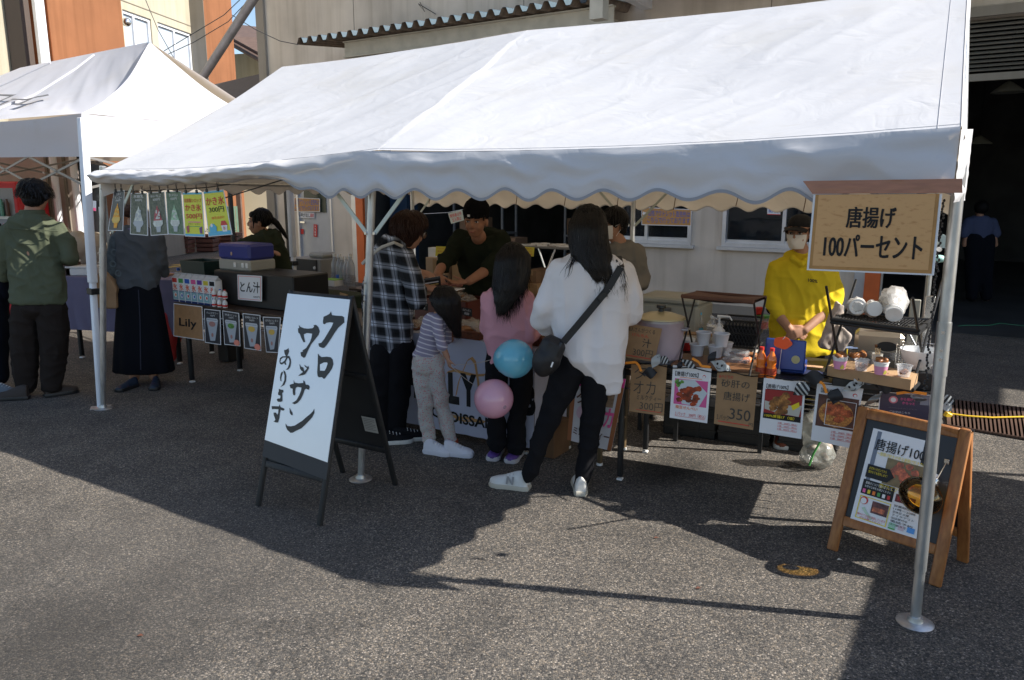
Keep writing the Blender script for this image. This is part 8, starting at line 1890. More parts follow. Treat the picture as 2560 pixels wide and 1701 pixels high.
# balloons on strings
def balloon(px, py, rx, rz, y, col, label, tie, knot_dir):
    c = W(px, py, y); k = (c - EYE).y / CP / FPX; t = thing('balloon', label, 'balloon', c - Z_ * rz * k)
    kd = knot_dir.normalized(); x = kd.orthogonal().normalized(); yv = kd.cross(x); Mq = basis(c, x, yv, kd); mb = MB(); rr = (rx + rz) / 2 * k
    prof = []
    for i in range(25):
        a = math.pi * i / 24; r = sin(a); z = -cos(a); f = 1 + .10 * max(0, z) ** 2; prof.append((rr * r * (1 - .10 * max(0, z) ** 1.5), rr * z * f * 1.0))
    mb.lathe(Mq, prof[1:-1], 36); m = mat(label.split()[0] + '_rubber', col, .16, spec=.6, trans=.4, tcol=col, coat=.9); mb.b('skin', m, t)
    mb = MB(); mb.lathe(Mq, [(.004, rr * 1.04), (.012, rr * 1.09), (.008, rr * 1.08), (0, rr * 1.05)], 12); mb.b('knot', m, t)
    mb = MB(); mb.ell(Mq @ TR_((0,0,-rr * .985)), .012,.012,.004,10,6); mb.b('tip', mat(label.split()[0] + '_tip', tuple(q * .55 for q in col), .3), t)
    kp = c + kd * rr * 1.07; mb = MB(); pts_ = [kp.lerp(tie, i / 10) - Z_ * .012 * sin(math.pi * i / 10) for i in range(11)]; mb.tube(pts_, .0016,5); mb.b('string', mat('balloon_string', (.45,.38,.33), .7), t)
c1 = W(1285,897,4.12); balloon(1285,897,52,47,4.12, (.26,.72,.88), 'blue balloon on a string in front of the pink sweatshirt', hnd, (hnd - c1) * V((1,.35,.3)))
c2 = W(1234,997,4.15); balloon(1234,997,50,51,4.15, (.95,.58,.70), 'pink balloon on a string in front of the black trousers', hnd, (hnd - c2))

# ---------- plaid shirt
y0 = 4.95
B = Body('person with short brown hair in black and white plaid shirt leaning to the stall', W(980,1100, y0)); t = B.t
mb = MB(); hc = W(1024,578, y0 + .03); M0 = head_shapes(mb, hc, V((.75,.65,-.35)), V((.3,.25,1)), 1.02)
limb(mb, [W(1008,615, y0), W(985,640, y0)], [.052,.058]); limb(mb, [W(985,665, y0), W(975,860, y0)], [.08,.08])
limb(mb, [W(985,655, y0), W(1014,652, y0 - .06), W(1034,705, y0 - .12), W(1042,750, y0 - .14), W(1054,722, y0 - .02)], [.03,.03,.028,.028,.026]); hand_shapes(mb, W(1054,720, y0 - .02), V((.95,.3,-.1)), V((-.2,-.6,.8)), .95,.6)
limb(mb, [W(985,655, y0), W(958,655, y0 + .09), W(1026,690, y0 + .18), W(1045,680, y0 + .21)], [.03,.03,.026,.026]); hand_shapes(mb, W(1045,678, y0 + .2), V((.95,.1,-.35)), V((0,-.5,.85)), .95,.7,-1)
for a in ((958,870,950,950,952,1100), (1000,870,996,950,988,1092)): limb(mb, [W(a[0], a[1], y0), W(a[2], a[3], y0), W(a[4], a[5], y0)], [.05,.05,.035])
blob(mb, 'body', SKIN, t, .007,2)
def plaid():
    m = mat('plaid_flannel', (.1,.1,.1), .92, spec=.15, bump=.25, bscale=150); N, L = nodes_of(m); b = N['Principled BSDF']; tc = N.new('ShaderNodeTexCoord')
    def band(dirn, fr, ph=0):
        dp = N.new('ShaderNodeVectorMath'); dp.operation = 'DOT_PRODUCT'; L.new(tc.outputs['Object'], dp.inputs[0]); dp.inputs[1].default_value = dirn
        f = math_node(N, L, 'FRACT', math_node(N, L, 'ADD', math_node(N, L, 'MULTIPLY', dp.outputs['Value'], fr), ph)); r = ramp(N, [(0, (.02,) * 3), (.34, (.03,) * 3), (.46, (.55,) * 3), (.60, (.75,) * 3), (.72, (.5,) * 3), (.84, (.04,) * 3)]); L.new(f, r.inputs[0])
        g = math_node(N, L, 'LESS_THAN', math_node(N, L, 'ABSOLUTE', math_node(N, L, 'SUBTRACT', f, .60)), .03); return r.outputs[0], g
    a, ga = band((.92,.40,.10), 12); c, gc = band((.12,.0,1), 10.5,.3)
    mx = mixc(N, L, .5, a, c); mul = mixc(N, L, .75, mx, mixc(N, L, 1.0, a, c, 'MULTIPLY'), 'ADD');
    col = mixc(N, L, 1.0, mul, (.62,.65,.74), 'MULTIPLY'); ln = math_node(N, L, 'MAXIMUM', ga, gc); L.new(mixc(N, L, math_node(N, L, 'MULTIPLY', ln, .8), col, (.02,.02,.03)), b.inputs['Base Color']); return m
PLD = plaid()
mb = B.rings([(592,960,990, y0,.9), (605,945,1010, y0,.8), (630,925,1030, y0,.7), (680,915,1035, y0,.65), (730,905,1035, y0,.62), (790,908,1034, y0,.6), (850,915,1030, y0,.6), (880,925,1028, y0,.58), (890,930,1026, y0,.55)], .6)
limb(mb, [W(1012,645, y0 - .06), W(1034,700, y0 - .12), W(1042,752, y0 - .14), W(1052,728, y0 - .04)], [.070,.062,.056,.036]); limb(mb, [W(955,650, y0 + .1), W(1028,690, y0 + .18)], [.06,.045])
blob(mb, 'plaid_shirt', PLD, t, .009,3,.008, (8,8,3), .0,3,.014)
mb = MB(); cp = [W(948,622, y0 - .08), W(965,600, y0 - .10), W(985,598, y0 - .10), W(1008,612, y0 - .06), W(1012,630, y0 - .02)]; mb.tube(cp, [.012,.02,.022,.02,.012], 8); mb.b('collar', PLD, t)
mb = MB(); sp = [W(906,660, y0 - .13), W(925,640, y0 - .17), W(955,618, y0 - .19), W(985,607, y0 - .18), W(1006,616, y0 - .13)]; mb.tube(sp, .010,6); tag(mb.b('shoulder_strap', mat('cream_strap', (.5,.47,.42), .8)), 'cream shoulder strap across the plaid shirt back', 'strap')
for pts_, rr in (([(958,870), (950,950), (950,1020), (952,1090)], [.10,.095,.085,.075]), ([(1000,870), (998,950), (990,1020), (988,1082)], [.10,.09,.08,.07])):
    mb = MB(); limb(mb, [W(x, y, y0) for x, y in pts_], rr, 16); blob(mb, 'trousers', PANTS, t, .01,3,.008, (10,10,10), 0,4,.005)
shoe(t, G(985,1104), V((.9,.25,0)), .25, BLACKC, WSHOE, .07); shoe(t, G(940,1112), V((.9,.25,0)), .25, BLACKC, WSHOE, .07)
hr = MB(); hr.ell(TR_(hc + V((-.018,-.028,.02))), .100,.112,.108); hr.ell(TR_(hc + V((.03,.0,.05))), .085,.09,.075); hr.ell(TR_(hc + V((-.03,-.04,-.04))), .07,.07,.07)
h_ = blob(hr, 'hair', HAIRR, t, .008,2,.005, (30,30,8), 0,5); tufts(HSR, h_, hc + V((-.018,-.028,.02)), .103,.115,.111,520,41,.05); tufts(HSR, h_, hc + V((.03,0,.05)), .087,.092,.077,160,42,.045)
mb = MB(); mb.lathe(M0 @ TR_((.03,.10,.008)) @ RO_(R(90), 4, 'X'), [(.021,-.001), (.0225,0), (.021,.001)], 16); mb.tube([M0 @ V((.05,.09,.01)), M0 @ V((.076,0,.01))], .0015,5); mb.b('glasses', mat('silver_rim', (.5,.5,.5), .3, metal=1), t)
# wallet / menu in the hands
mb = MB(); c = W(1080,706, y0 + .05); mb.box(TR_(c) @ RO_(R(12), 4, 'Z') @ RO_(R(-8), 4, 'Y') @ RO_(R(35), 4, 'X'), .115,.018,.075,.004); w_ = solo(mb, 'open_wallet', BLACKP, 'open black wallet in the hands of the plaid shirt', 'wallet')
wl = thing('bank_cards', 'fanned cards showing in the open black wallet', 'cards', c)
for k_ in range(4): mb = MB(); mb.box(TR_(c + V((0,-.012 - .002 * k_, .03 - .015 * k_))) @ RO_(R(12), 4, 'Z') @ RO_(R(-8), 4, 'Y') @ RO_(R(35), 4, 'X'), .09,.002,.008); mb.b('card', [PAPER, mat('card_tan', (.4,.25,.15), .5), PAPER, mat('card_gold', (.5,.35,.12), .5)][k_], wl, smooth=0)

# ---------- vendor in black beanie
y0 = 5.75
B = Body('vendor in black beanie and dark green hoodie leaning forward with a bread tray', W(1200,900, y0) ); t = B.t
DG = mat('dark_green_hoodie', (.016,.020,.012), .95, spec=.12, var=.1, bump=.35, bscale=120)
mb = MB(); hc = W(1190,552, y0 - .22); M0 = head_shapes(mb, hc, V((-.30,-1,-.22)), V((-.02,-.18,1)), 1.06)
limb(mb, [W(1196,590, y0 - .12), W(1200,610, y0)], [.055,.06]); limb(mb, [W(1203,640, y0), W(1205,800, y0 + .05)], [.085,.085]); limb(mb, [W(1195,800, y0 + .05), V((W(1190,900, y0).x, y0 + .05,.07))], [.05,.05]); limb(mb, [W(1215,800, y0 + .05), V((W(1222,900, y0).x, y0 + .05,.07))], [.05,.05])
limb(mb, [W(1200,610, y0), W(1156,598, y0), W(1128,636, y0 - .10), W(1106,664, y0 - .2), W(1093,688, y0 - .32)], [.04,.04,.038,.040,.030]); hand_shapes(mb, W(1093,690, y0 - .33), V((.35,-.7,-.5)), V((-.3,-.3,.8)), 1.0,.5)
limb(mb, [W(1205,610, y0), W(1252,602, y0), W(1244,650, y0 - .12), W(1216,676, y0 - .22), W(1172,704, y0 - .38)], [.04,.04,.038,.042,.029]); hand_shapes(mb, W(1170,705, y0 - .38), V((-1,-.25,-.05)), V((.1,.2,-1)), 1.0,.45,1)
blob(mb, 'body', mat('tan_skin', (.36,.17,.10), .55, var=.06, vscale=20, spec=.35), t, .006,2)
face_parts(M0, t)
mb = B.rings([(592,1165,1235, y0 - .03,.8), (602,1148,1256, y0,.7), (625,1140,1268, y0,.65), (670,1150,1262, y0,.6), (720,1158,1250, y0,.6), (790,1150,1256, y0,.6), (830,1150,1256, y0,.6)], .6)
limb(mb, [W(1156,596, y0), W(1128,635, y0 - .10), W(1106,664, y0 - .2)], [.066,.062,.052]); limb(mb, [W(1252,600, y0), W(1244,650, y0 - .12), W(1216,676, y0 - .22)], [.068,.062,.052]); mb.ell(TR_(W(1212,588, y0 + .04)), .12,.08,.05)
blob(mb, 'hoodie', DG, t, .009,3,.008, (8,8,4), .0,9,.018)
mb = MB(); limb(mb, [W(1203,800, y0 + .05), V((W(1203,900, y0).x, y0 + .08,.35))], [.15,.12]); blob(mb, 'apron', BLACKC, t, .012,3,.01)
bn_ = MB(); bn_.ell(M0 @ TR_((0,-.018,.075)), .088,.098,.082); bn_.lathe(M0 @ TR_((0,-.014,.058)) @ RO_(R(-10), 4, 'X') @ Matrix.Scale(1.12,4, (0,1,0)), [(.084,-.018), (.090,0), (.088,.03), (.07,.04)], 24)
blob(bn_, 'beanie', mat('black_knit', (.006,.006,.007), .98, spec=.1, bump=.6, bscale=160), t, .006,2,.003, (50,50,20)); mb = MB(); mb.box(M0 @ TR_((.018,.092,.052)), .016,.006,.014); mb.b('beanie_label', PAPER, t, smooth=0)
hr = MB();
for i in range(14): a = -1.9 + i * .29; p = M0 @ V((sin(a) * .080, cos(a) * .086 - .008,.05)); q_ = M0 @ V((sin(a) * .080, cos(a) * .090 - .008,.036 - (.02 if abs(a) > 1 else 0) - .006 * (i % 2))); hr.tube([p, q_], [.011,.004], 6)
hr.b('fringe', HAIRB, t)
tr_t = thing('bread_tray', 'white paper tray of dark filled bread held over the crate', 'tray', W(1125,715, y0 - .42)); mb = MB(); mb.box(TR_(W(1118,722, y0 - .42)) @ RO_(R(-25), 4, 'Z'), .22,.12,.008,.003); mb.b('tray', PAPER, tr_t)
for k_ in range(5): mb = MB(); mb.ell(TR_(W(1103 + k_ * 11,714 - (k_ % 2) * 3, y0 - .42)), .03,.022,.013,10,6); mb.b('bread', mat('berry_bread', (.20,.07,.045), .5, var=.4, vscale=50), tr_t)

# ---------- ponytailed vendor
y0 = 6.9
B = Body('ponytailed vendor in dark green sweatshirt leaning with crossed arms on the blue cooler', W(700,750, y0)); t = B.t
mb = MB(); hc = W(648,556, y0); M0 = head_shapes(mb, hc, V((-1,-.22,-.06)), V((0,0,1)), 1.0)
limb(mb, [W(660,582, y0), W(670,600, y0)], [.045,.05]); limb(mb, [W(684,625, y0), W(706,690, y0), W(716,735, y0)], [.06,.06,.06]); limb(mb, [W(716,735, y0), V((W(716,800, y0).x, y0 + .05,.06))], [.06,.05])
limb(mb, [W(680,610, y0), W(632,612, y0 - .16), W(604,613, y0 - .21), W(640,628, y0 - .26), W(660,628, y0 - .27)], [.04,.036,.034,.03,.026]); hand_shapes(mb, W(664,628, y0 - .27), V((1,-.1,-.1)), V((0,-.2,1)), .9,.6)
blob(mb, 'body', SKIN, t, .008,2); face_parts(M0, t, smile=False)
SG = mat('moss_sweatshirt', (.035,.042,.025), .95, spec=.12, var=.1, bump=.35, bscale=120)
mb = B.rings([(574,652,682, y0,.9), (584,640,700, y0,.8), (600,640,706, y0,.8), (630,650,716, y0,.75), (660,668,726, y0,.75), (690,682,735, y0,.8), (740,690,745, y0,.8)], .8)
limb(mb, [W(668,604, y0 - .06), W(630,610, y0 - .16), W(603,612, y0 - .2)], [.068,.062,.052]); limb(mb, [W(603,613, y0 - .22), W(640,628, y0 - .26), W(668,628, y0 - .26)], [.05,.055,.045])
limb(mb, [W(690,612, y0 + .02), W(668,632, y0 - .1), W(630,622, y0 - .2)], [.065,.06,.05])
blob(mb, 'sweatshirt', SG, t, .010,3,.008, (9,9,5), .0,2,.018)
hr = MB(); hr.ell(M0 @ TR_((0,-.025,.035)), .086,.090,.088); hr.ell(M0 @ TR_((0,.045,.065)), .062,.038,.035); hr.tube([M0 @ V((0,-.10,.03)), M0 @ V((0,-.15,-.01)), M0 @ V((0,-.20,-.09)), M0 @ V((.0,-.24,-.16))], [.03,.028,.020,.008], 10)
h_ = blob(hr, 'hair', HAIRB, t, .007,2,.004, (30,30,12)); tufts(HSH, h_, M0 @ V((0,-.025,.035)), .088,.088,.090,300,43,.05); mb = MB()
for s in (-1,1):
    mb.tube([M0 @ V((s * .076,.035,.06)), M0 @ V((s * .080,.040,.0)), M0 @ V((s * .076,.045,-.05))], [.010,.007,.003], 7)
mb.b('side_lock', HAIRB, t)

# ---------- vendor with vest behind the white shirt
y0 = 5.45
B = Body('masked vendor in dark vest over grey sleeves half hidden behind the white shirt', W(1560,900, y0)); t = B.t
mb = MB(); hc = W(1532,563, y0); M0 = head_shapes(mb, hc, V((-.85,-.5,-.3)), V((-.1,0,1)), 1.0)
limb(mb, [W(1540,592, y0), W(1552,615, y0)], [.05,.055]); limb(mb, [W(1560,640, y0), W(1560,800, y0)], [.075,.075]); limb(mb, [W(1560,800, y0), V((W(1560,800, y0).x, y0,.06))], [.07,.05])
limb(mb, [W(1560,640, y0), W(1592,634, y0), W(1606,690, y0), W(1603,707, y0 - .03), W(1582,722, y0 - .14), W(1578,725, y0 - .2)], [.035,.035,.035,.035,.028,.026]); hand_shapes(mb, W(1580,725, y0 - .2), V((-.6,-.7,-.1)), V((0,0,1)), .9,.5)
blob(mb, 'body', SKIN, t, .009,2); face_parts(M0, t, mask=True)
GSW = mat('grey_sweater', (.20,.18,.155), .95, spec=.12, bump=.35, bscale=120)
mb = B.rings([(604,1532,1580, y0,.8), (616,1515,1600, y0,.7), (640,1510,1610, y0,.62), (700,1512,1604, y0), (780,1512,1600, y0)], .6); limb(mb, [W(1592,632, y0), W(1606,690, y0), W(1604,706, y0 - .03), W(1582,722, y0 - .14)], [.062,.056,.052,.04]); blob(mb, 'sweater', GSW, t, .010,3,.006, (9,9,5), 0,2,.014)
mb = B.rings([(612,1548,1590, y0 - .0,.9), (635,1512,1590, y0 - .005,.7), (700,1510,1588, y0 - .005,.66), (800,1508,1606, y0 - .005,.66), (850,1506,1608, y0,.66)], .66); blob(mb, 'vest', BLACKC, t, .010,3,.006, (9,9,5))
hr = MB(); hr.ell(M0 @ TR_((0,-.02,.035)), .09,.096,.09); hr.ell(M0 @ TR_((0,-.045,-.03)), .07,.06,.06); hr.ell(M0 @ TR_((0,.05,.06)), .06,.04,.035); h_ = blob(hr, 'hair', HAIRB, t, .008,2,.005, (30,30,12)); tufts(HSH, h_, M0 @ V((0,-.02,.035)), .092,.098,.092,350,44,.05)

# ---------- vendor in yellow hoodie
y0 = 4.93
B = Body('masked young vendor in bright yellow hoodie and black cap with clasped hands', W(2000,1000, y0)); t = B.t
mb = MB(); hc = W(1998,585, y0 - .02); M0 = head_shapes(mb, hc, V((-.62,-.80,-.10)), V((-.03,-.03,1)), .97)
limb(mb, [W(2002,622, y0), W(2005,648, y0)], [.048,.052]); limb(mb, [W(2005,680, y0), W(2005,850, y0)], [.07,.07])
limb(mb, [W(2005,675, y0), W(1944,674, y0), W(1928,730, y0 - .01), W(1931,768, y0 - .04), W(1975,826, y0 - .16)], [.035,.035,.034,.037,.026]); hand_shapes(mb, W(1973,824, y0 - .16), V((.95,-.2,-.35)), V((-.2,-.9,.3)), .9,.75,1)
limb(mb, [W(2005,675, y0), W(2068,674, y0), W(2088,730, y0 - .01), W(2077,768, y0 - .06), W(2012,826, y0 - .17)], [.035,.035,.034,.037,.026]); hand_shapes(mb, W(2014,824, y0 - .17), V((-.95,-.2,-.35)), V((.2,-.9,.3)), .9,.75,-1)
for dx in (-28,28): limb(mb, [W(2005 + dx, 870, y0), V((W(2005 + dx * .9,870, y0).x, y0,.07))], [.05,.04])
blob(mb, 'body', SKIN, t, .006,2); face_parts(M0, t, mask=True)
YH = mat('yellow_fleece', (.66,.49,.03), 1.0, spec=.02, var=.04, bump=.35, bscale=130)
mb = B.rings([(640,1970,2036, y0,.8), (650,1948,2060, y0,.72), (672,1930,2082, y0,.62), (720,1928,2085, y0,.58), (780,1930,2084, y0,.58), (830,1926,2088, y0,.66), (866,1928,2086, y0,.72), (880,1930,2084, y0,.72)], .6)
limb(mb, [W(1944,672, y0), W(1930,730, y0 - .02), W(1932,762, y0 - .05), W(1944,784, y0 - .08)], [.062,.058,.054,.044]); limb(mb, [W(2068,672, y0), W(2086,730, y0 - .02), W(2080,765, y0 - .06), W(2066,784, y0 - .09)], [.062,.058,.054,.044])
mb.ell(TR_(W(2003,640, y0 + .03)), .105,.085,.045); mb.tube([W(1976,642, y0 - .08), W(2003,662, y0 - .13), W(2030,640, y0 - .08)], .018,8)
blob(mb, 'hoodie', YH, t, .008,4,.007, (9,9,2.5), .0,4,.010)
mb = MB(); mb.grid(lambda u, v: W(1960 + 88 * u + (10 * (1 - v) * (u - .5) * 2 if True else 0), 800 + 45 * (1 - v), y0 - .135 + .05 * (2 * u - 1) ** 2), 14,6); mb.b('pocket', YH, t)
vs_, fs = text_geo('100%', .03); x1 = max(p.x for p in vs_); mb = MB(); mb.add([W(2018 + 26 * p.x / x1,704 + 4 * p.x / x1 - 11 * p.y, y0 - .142) for p in vs_], fs); mb.b('chest_print', INK, t, smooth=0)
for px, py, w in ((1936,766,.052), (2078,768,.052)): mb = MB(); mb.tube([W(px - 2, py, y0 - .03), W(px + 2, py + 7, y0 - .045)], w, 16); mb.b('cuff_band', BLACKC, t)
mb = MB()
for dx in (-30,30): limb(mb, [W(2005 + dx, 886, y0), V((W(2005 + dx * .9,872, y0).x, y0,.1))], [.07,.07], 14)
blob(mb, 'trousers', PANTS, t, .012,3,.006)
g = W(1990,870, y0); shoe(t, V((g.x - .06, y0,0)), V((-.3,-1,0)), .26, mat('rust_shoe', (.2,.05,.02), .6), WSHOE, .07); shoe(t, V((g.x + .10, y0,0)), V((.1,-1,0)), .26, MATS['rust_shoe'], WSHOE, .07)
cpb = MB(); cpb.ell(M0 @ TR_((0,-.014,.066)), .079,.090,.062);
blob(cpb, 'cap', mat('black_cap', (.008,.008,.010), .9, bump=.2), t, .006,2)
mb = MB(); mb.grid(lambda u, v: M0 @ V(((u - .5) * .15,.062 + .085 * v * (1 - (2 * u - 1) ** 2 * .6), .054 - .016 * v - .02 * (2 * u - 1) ** 2)), 14,6); mb.grid(lambda u, v: M0 @ V(((u - .5) * .15,.062 + .085 * (1 - v) * (1 - (2 * u - 1) ** 2 * .6), .050 - .016 * (1 - v) - .02 * (2 * u - 1) ** 2)), 14,6); mb.b('cap_brim', MATS['black_cap'], t)
hr = MB();
for s in (-1,1): hr.tube([M0 @ V((s * .078,.02,.04)), M0 @ V((s * .080,.005,-.01))], [.016,.006], 7)
hr.ell(M0 @ TR_((0,-.045,.005)), .080,.062,.062); hr.b('hair', HAIRR, t)

# ---------- person in green jacket, back view
y0 = 6.0
B = Body('person in loose olive green jacket and dark trousers seen from behind at the left', W(95,985, y0)); t = B.t
mb = MB(); hc = W(88,490, y0); M0 = head_shapes(mb, hc, V((.1,1,-.12)), V((0,.05,1)), 1.04)
limb(mb, [W(84,522, y0), W(82,548, y0)], [.062,.066]); limb(mb, [W(85,590, y0), W(95,760, y0)], [.09,.09])
for a in ((70,760,60,880,64,975), (125,760,136,880,130,972)): limb(mb, [W(a[0], a[1], y0), W(a[2], a[3], y0), W(a[4], a[5], y0)], [.06,.06,.045])
limb(mb, [W(85,590, y0), W(148,588, y0), W(165,612, y0), W(173,645, y0 - .02), W(165,648, y0 + .12), W(160,640, y0 + .22)], [.04,.04,.04,.035,.03,.03]); hand_shapes(mb, W(158,638, y0 + .22), V((-.5,.8,.2)), V((0,0,1)), 1,.5); limb(mb, [W(85,590, y0), W(15,590, y0), W(5,640, y0), W(7,685, y0 + .05), W(12,690, y0 + .15)], [.04,.04,.035,.03,.03]); hand_shapes(mb, W(12,690, y0 + .15), V((.2,.9,0)), V((0,0,1)), 1,.5)
blob(mb, 'body', SKIN, t, .010,2)
OLV = mat('olive_jacket', (.082,.094,.058), .8, spec=.25, var=.05, bump=.2, bscale=90)
mb = B.rings([(534,50,112, y0,.95), (546,30,130, y0,.75), (562,14,143, y0,.56), (600,12,149, y0,.46), (650,20,150, y0,.45), (700,26,157, y0,.54), (735,29,162, y0,.58), (750,30,163, y0,.60), (757,31,162, y0,.60)], .55)
limb(mb, [W(145,580, y0), W(165,610, y0), W(174,645, y0 - .03), W(165,648, y0 + .12)], [.074,.068,.058,.045]); limb(mb, [W(20,585, y0), W(8,640, y0), W(8,690, y0 + .05)], [.072,.064,.05])
blob(mb, 'jacket', OLV, t, .009,3,.008, (8,8,2.5), .0,3,.016)
mb = MB(); mb.lathe(TR_(W(81,536, y0)), [(.075,-.02), (.090,.0), (.088,.03), (.075,.035), (.07,.0)], 24); mb.b('collar', OLV, t)
mb = MB(); pp_ = [W(10 + i * 9,571 + .5 * i, y0 - .155 + .07 * abs(i - 7.5) / 7.5) for i in range(16)]; mb.tube(pp_, .0035,5); mb.b('yoke_seam', OLV, t)
for pts_, rr in (([(68,770), (62,830), (62,900), (64,962)], [.112,.108,.092,.076]), ([(128,770), (134,830), (134,900), (130,962)], [.112,.108,.092,.076])):
    mb = MB(); limb(mb, [W(x, y, y0) for x, y in pts_], rr, 18)
    if pts_[0][0] == 68: mb.ell(TR_(W(97,770, y0)), .17,.13,.09)
    blob(mb, 'trousers', BROWNP, t, .009,3,.006, (9,9,2.5), 0,3,.012)
BRS = mat('brown_shoe', (.035,.025,.02), .7, bump=.3)
shoe(t, G(72,998), V((-.95,-.15,0)), .25, BRS, BLACKP, .09, lace=False); shoe(t, G(112,994), V((.7,.7,0)), .25, BRS, BLACKP, .09, lace=False)
hr = MB(); hr.ell(TR_(hc + V((0,-.008,.035))), .112,.115,.100); hr.ell(TR_(hc + V((.035,-.01,.035))), .088,.10,.085); hr.ell(TR_(hc + V((-.03,-.015,.05))), .085,.10,.085); hr.ell(TR_(hc + V((0,-.035,-.035))), .078,.068,.050)
hair = blob(hr, 'hair', HAIRB, t, .006,1,.005, (55,55,20), .002,6)
rnd = random.Random(5); mb = MB()
for i in range(500):
    a = rnd.uniform(0,2 * math.pi); e = rnd.uniform(-.25,1.3); d = V((cos(a) * cos(e), sin(a) * cos(e), sin(e))); p = hc + V((0,-.01,.03)) + V((d.x * .110, d.y * .110, d.z * .102)); tn = (V((d.x * .8, d.y * .8,-1.1)) + V((rnd.uniform(-.4,.4), rnd.uniform(-.4,.4), 0))).normalized()
    mb.tube([p, p + tn * .022 + d * .005, p + tn * .045 + d * .001], [.0024,.0022,.0004], 3)
mb.b('hair_tufts', HSH, hair)

# ---------- person mostly cut by the left edge
y0 = 6.15
B = Body('person in navy clothes and grey canvas sneakers cut by the left edge of the photo', W(-55,985, y0)); t = B.t
mb = MB(); hc = W(-55,500, y0); head_shapes(mb, hc, V((.3,1,0)), Z_, 1.0); limb(mb, [W(-55,540, y0), W(-55,780, y0)], [.1,.12]); limb(mb, [W(-70,780, y0), W(-70,960, y0)], [.08,.04]); limb(mb, [W(-30,780, y0), W(-20,955, y0)], [.08,.04]); blob(mb, 'body', SKIN, t, .012,2)
mb = B.rings([(540,-80,-25, y0,.8), (560,-115,-2, y0,.6), (620,-120,8, y0), (740,-115,10, y0)], .55); limb(mb, [W(-8,590, y0), W(8,690, y0), W(10,740, y0)], [.07,.06,.05]); blob(mb, 'jacket', NAVYC, t, .012,3,.01)
mb = MB(); limb(mb, [W(-70,740, y0), W(-66,950, y0)], [.13,.09]); limb(mb, [W(-22,740, y0), W(-10,850, y0), W(-8,940, y0)], [.13,.10,.085]); blob(mb, 'trousers', NAVYC, t, .012,3,.01)
CNV = mat('grey_canvas', (.12,.14,.16), .85); shoe(t, G(-18,986), V((.95,-.2,0)), .27, CNV, mat('ice_sole', (.55,.62,.66), .5), .085); shoe(t, G(-85,988), V((.95,-.3,0)), .27, CNV, MATS['ice_sole'], .085)
hr = MB(); hr.ell(TR_(hc + V((0,-.015,.03))), .1,.11,.1); blob(hr, 'hair', HAIRB, t, .01,2,.006)

# ---------- person in grey sweater and long skirt
y0 = 6.42
B = Body('person in beige hat, grey sweater and long black denim skirt behind the ice posters', W(360,950, y0)); t = B.t
mb = MB(); hc = W(330,520, y0); M0 = head_shapes(mb, hc, V((.5,1,0)), Z_, 1.0); limb(mb, [W(333,552, y0), W(336,570, y0)], [.045,.05]); limb(mb, [W(340,610, y0), W(346,760, y0)], [.075,.075]); limb(mb, [W(340,770, y0), W(336,945, y0)], [.07,.04]); limb(mb, [W(370,770, y0), W(384,940, y0)], [.07,.04])
limb(mb, [W(340,605, y0), W(295,602, y0 - .01), W(287,645, y0 - .02), W(287,680, y0 - .02), W(290,697, y0 + .02)], [.035,.035,.035,.03,.028]); hand_shapes(mb, W(286,694, y0 + .02), V((-.4,.4,-.9)), V((-.5,-.8,0)), .95,.8)
limb(mb, [W(345,605, y0), W(389,602, y0), W(400,655, y0 + .02), W(408,680, y0 + .12), W(411,688, y0 + .16)], [.035,.035,.032,.028,.026]); hand_shapes(mb, W(410,688, y0 + .15), V((.5,.8,0)), V((0,0,1)), .95,.5)
blob(mb, 'body', SKIN, t, .010,2)
GKN = mat('grey_knit', (.095,.105,.12), .95, spec=.12, var=.06, bump=.4, bscale=200)
mb = B.rings([(566,312,362, y0,.9), (580,296,386, y0,.75), (600,288,398, y0,.65), (650,290,400, y0,.6), (690,294,400, y0,.6), (712,298,396, y0,.62), (722,300,392, y0,.6)], .6); limb(mb, [W(390,600, y0), W(400,655, y0 + .02), W(408,680, y0 + .12)], [.065,.058,.045]); blob(mb, 'sweater', GKN, t, .010,3,.006, (9,9,6), .0,3,.014)
LACE = mat('patterned_sleeve', (.045,.060,.075), .85, col2=(.10,.13,.15), vscale=26, bump=.4); mb = MB(); limb(mb, [W(294,600, y0 - .01), W(286,645, y0 - .02), W(286,680, y0 - .02), W(292,698, y0 + .02)], [.066,.066,.060,.045]); sl_ = blob(mb, 'sleeve', LACE, t, .010,3,.006, (9,9,6))
for px, py in ((286,632), (282,661), (296,684)): mb = MB(); mb.lathe(basis(W(px, py, y0 - .088), V((1,0,0)), Z_, V((0,-1,0))), [(.016,0), (.024,.003), (.030,0)], 14, cap=False); mb.b('ring_motif', mat('motif_grey', (.10,.13,.15), .8), sl_)
DEN = mat('black_denim', (.006,.007,.011), .9, spec=.15, bump=.3, bscale=250)
mb = MB(); rows = ((712,300,396,.6), (740,294,402,.6), (800,290,412,.58), (870,286,424,.56), (925,284,434,.55), (930,290,430,.5)); R_ = []
for py, xl, xr, dp in rows:
    a, b = W(xl, py, y0), W(xr, py, y0); hw = (b - a).length / 2; c = (a + b) / 2; k = max(0, (py - 740) / 190); R_.append([c + V((hw * cos(q) * (1 + .035 * k * sin(9 * q)), hw * dp * sin(q) * (1 + .06 * k * sin(9 * q)), 0)) for q in [2 * math.pi * i / 60 for i in range(60)]])
mb.loft(R_); mb.b('skirt', DEN, t, angle=80)
mb = MB(); mb.tube([W(346,725, y0 - .17), W(350,800, y0 - .21), W(352,925, y0 - .24)], .0035,5); mb.b('seam', mat('denim_seam', (.02,.025,.05), .8), t)
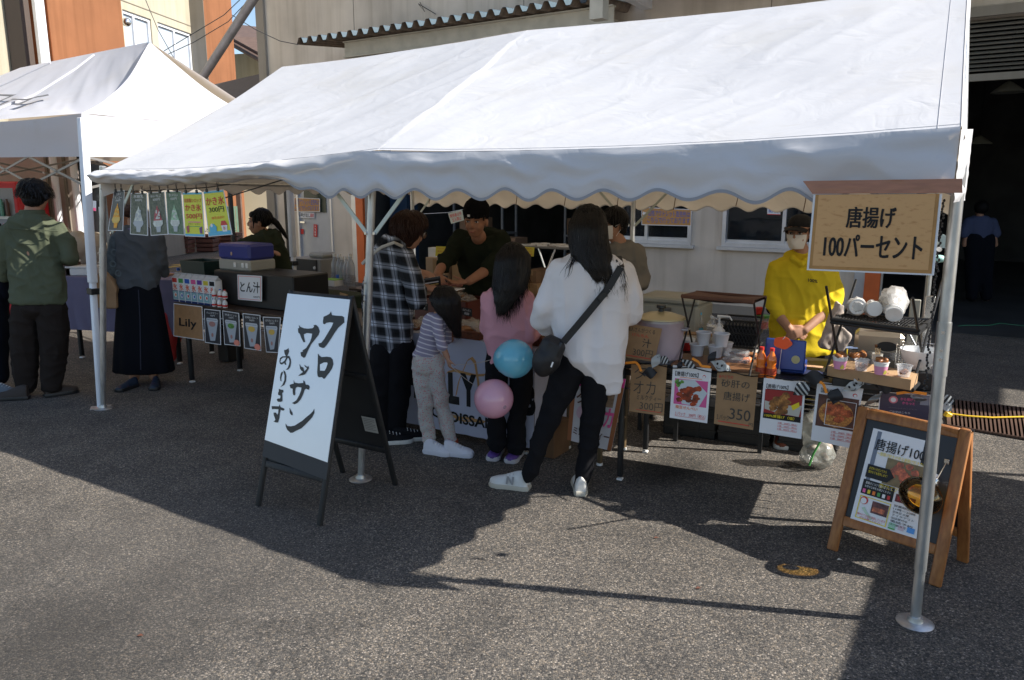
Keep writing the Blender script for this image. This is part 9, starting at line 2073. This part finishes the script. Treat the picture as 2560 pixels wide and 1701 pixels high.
DBS = mat('dark_blue_shoe', (.012,.025,.05), .6, col2=(.12,.02,.015), vscale=14, c2thr=(.6,.7)); shoe(t, G(342,966), V((-.3,-.9,0)) , .22, DBS, BLACKP, .06, lace=False); shoe(t, G(392,963), V((.3,-.9,0)), .22, DBS, BLACKP, .06, lace=False)
hr = MB(); hr.ell(M0 @ TR_((0,-.02,.0)), .084,.09,.085); blob(hr, 'hair', mat('auburn_hair', (.05,.02,.012), .5, bump=.6, bscale=7, stretch=(18,18,1)), t, .009,2,.005)
hr = MB(); hr.ell(M0 @ TR_((0,-.005,.065)), .098,.105,.09); blob(hr, 'knit_hat', mat('beige_hat', (.20,.14,.10), .95, bump=.5, bscale=120), t, .008,2,.004, (30,30,12))
mb = MB(); mb.lathe(TR_(W(336,572, y0)), [(.075,-.02), (.09,0), (.07,.02)], 18); mb.b('scarf', mat('lilac_scarf', (.20,.15,.28), .9), t)
pb_ = thing('paper_bag', 'tan paper bag hanging from the arm of the grey sweater', 'bag', W(268,755, y0 - .05)); mb = MB(); c = W(270,722, y0 - .04); mb.loft([[c + V((x * w, y_ * .06, z)) for x, y_ in ((-1,-1), (1,-1), (1,1), (-1,1))] for z, w in ((-.16,.085), (0,.10), (.10,.06), (.14,.03))]); blob(mb, 'bag', mat('tan_bag', (.36,.22,.12), .8, bump=.3, bscale=30), pb_, .01,2,.01, (10,10,10))

# ---------- man inside the right bay
y0 = 11.1
B = Body('person in pale blue shirt and dark trousers walking inside the dark bay', W(2447,700, y0)); t = B.t
mb = MB(); hc = W(2452,522, y0); head_shapes(mb, hc, V((.2,1,0)), Z_, 1.0); limb(mb, [W(2450,545, y0), W(2450,600, y0)], [.06,.07]); limb(mb, [W(2436,605, y0), W(2430,745, y0)], [.06,.05]); limb(mb, [W(2462,605, y0), W(2466,745, y0)], [.06,.05])
limb(mb, [W(2422,560, y0), W(2412,612, y0)], [.05,.04]); limb(mb, [W(2478,560, y0), W(2488,612, y0)], [.05,.04]); blob(mb, 'body', SKIN, t, .016,2)
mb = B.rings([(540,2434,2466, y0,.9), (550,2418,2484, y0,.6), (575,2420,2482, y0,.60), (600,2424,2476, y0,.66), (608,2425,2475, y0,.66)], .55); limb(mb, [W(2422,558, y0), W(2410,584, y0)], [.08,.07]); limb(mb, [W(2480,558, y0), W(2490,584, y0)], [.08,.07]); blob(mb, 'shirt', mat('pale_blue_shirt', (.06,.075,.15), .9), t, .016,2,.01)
mb = MB(); limb(mb, [W(2434,600, y0), W(2430,740, y0)], [.13,.08]); limb(mb, [W(2462,600, y0), W(2466,740, y0)], [.13,.08]); mb.ell(TR_(W(2448,606, y0)), .15,.11,.10); blob(mb, 'trousers', NAVYC, t, .018,2,.01)
hr = MB(); hr.ell(TR_(hc + V((0,-.015,.02))), .095,.105,.10); blob(hr, 'hair', HAIRB, t, .014,2)

finish_blobs()
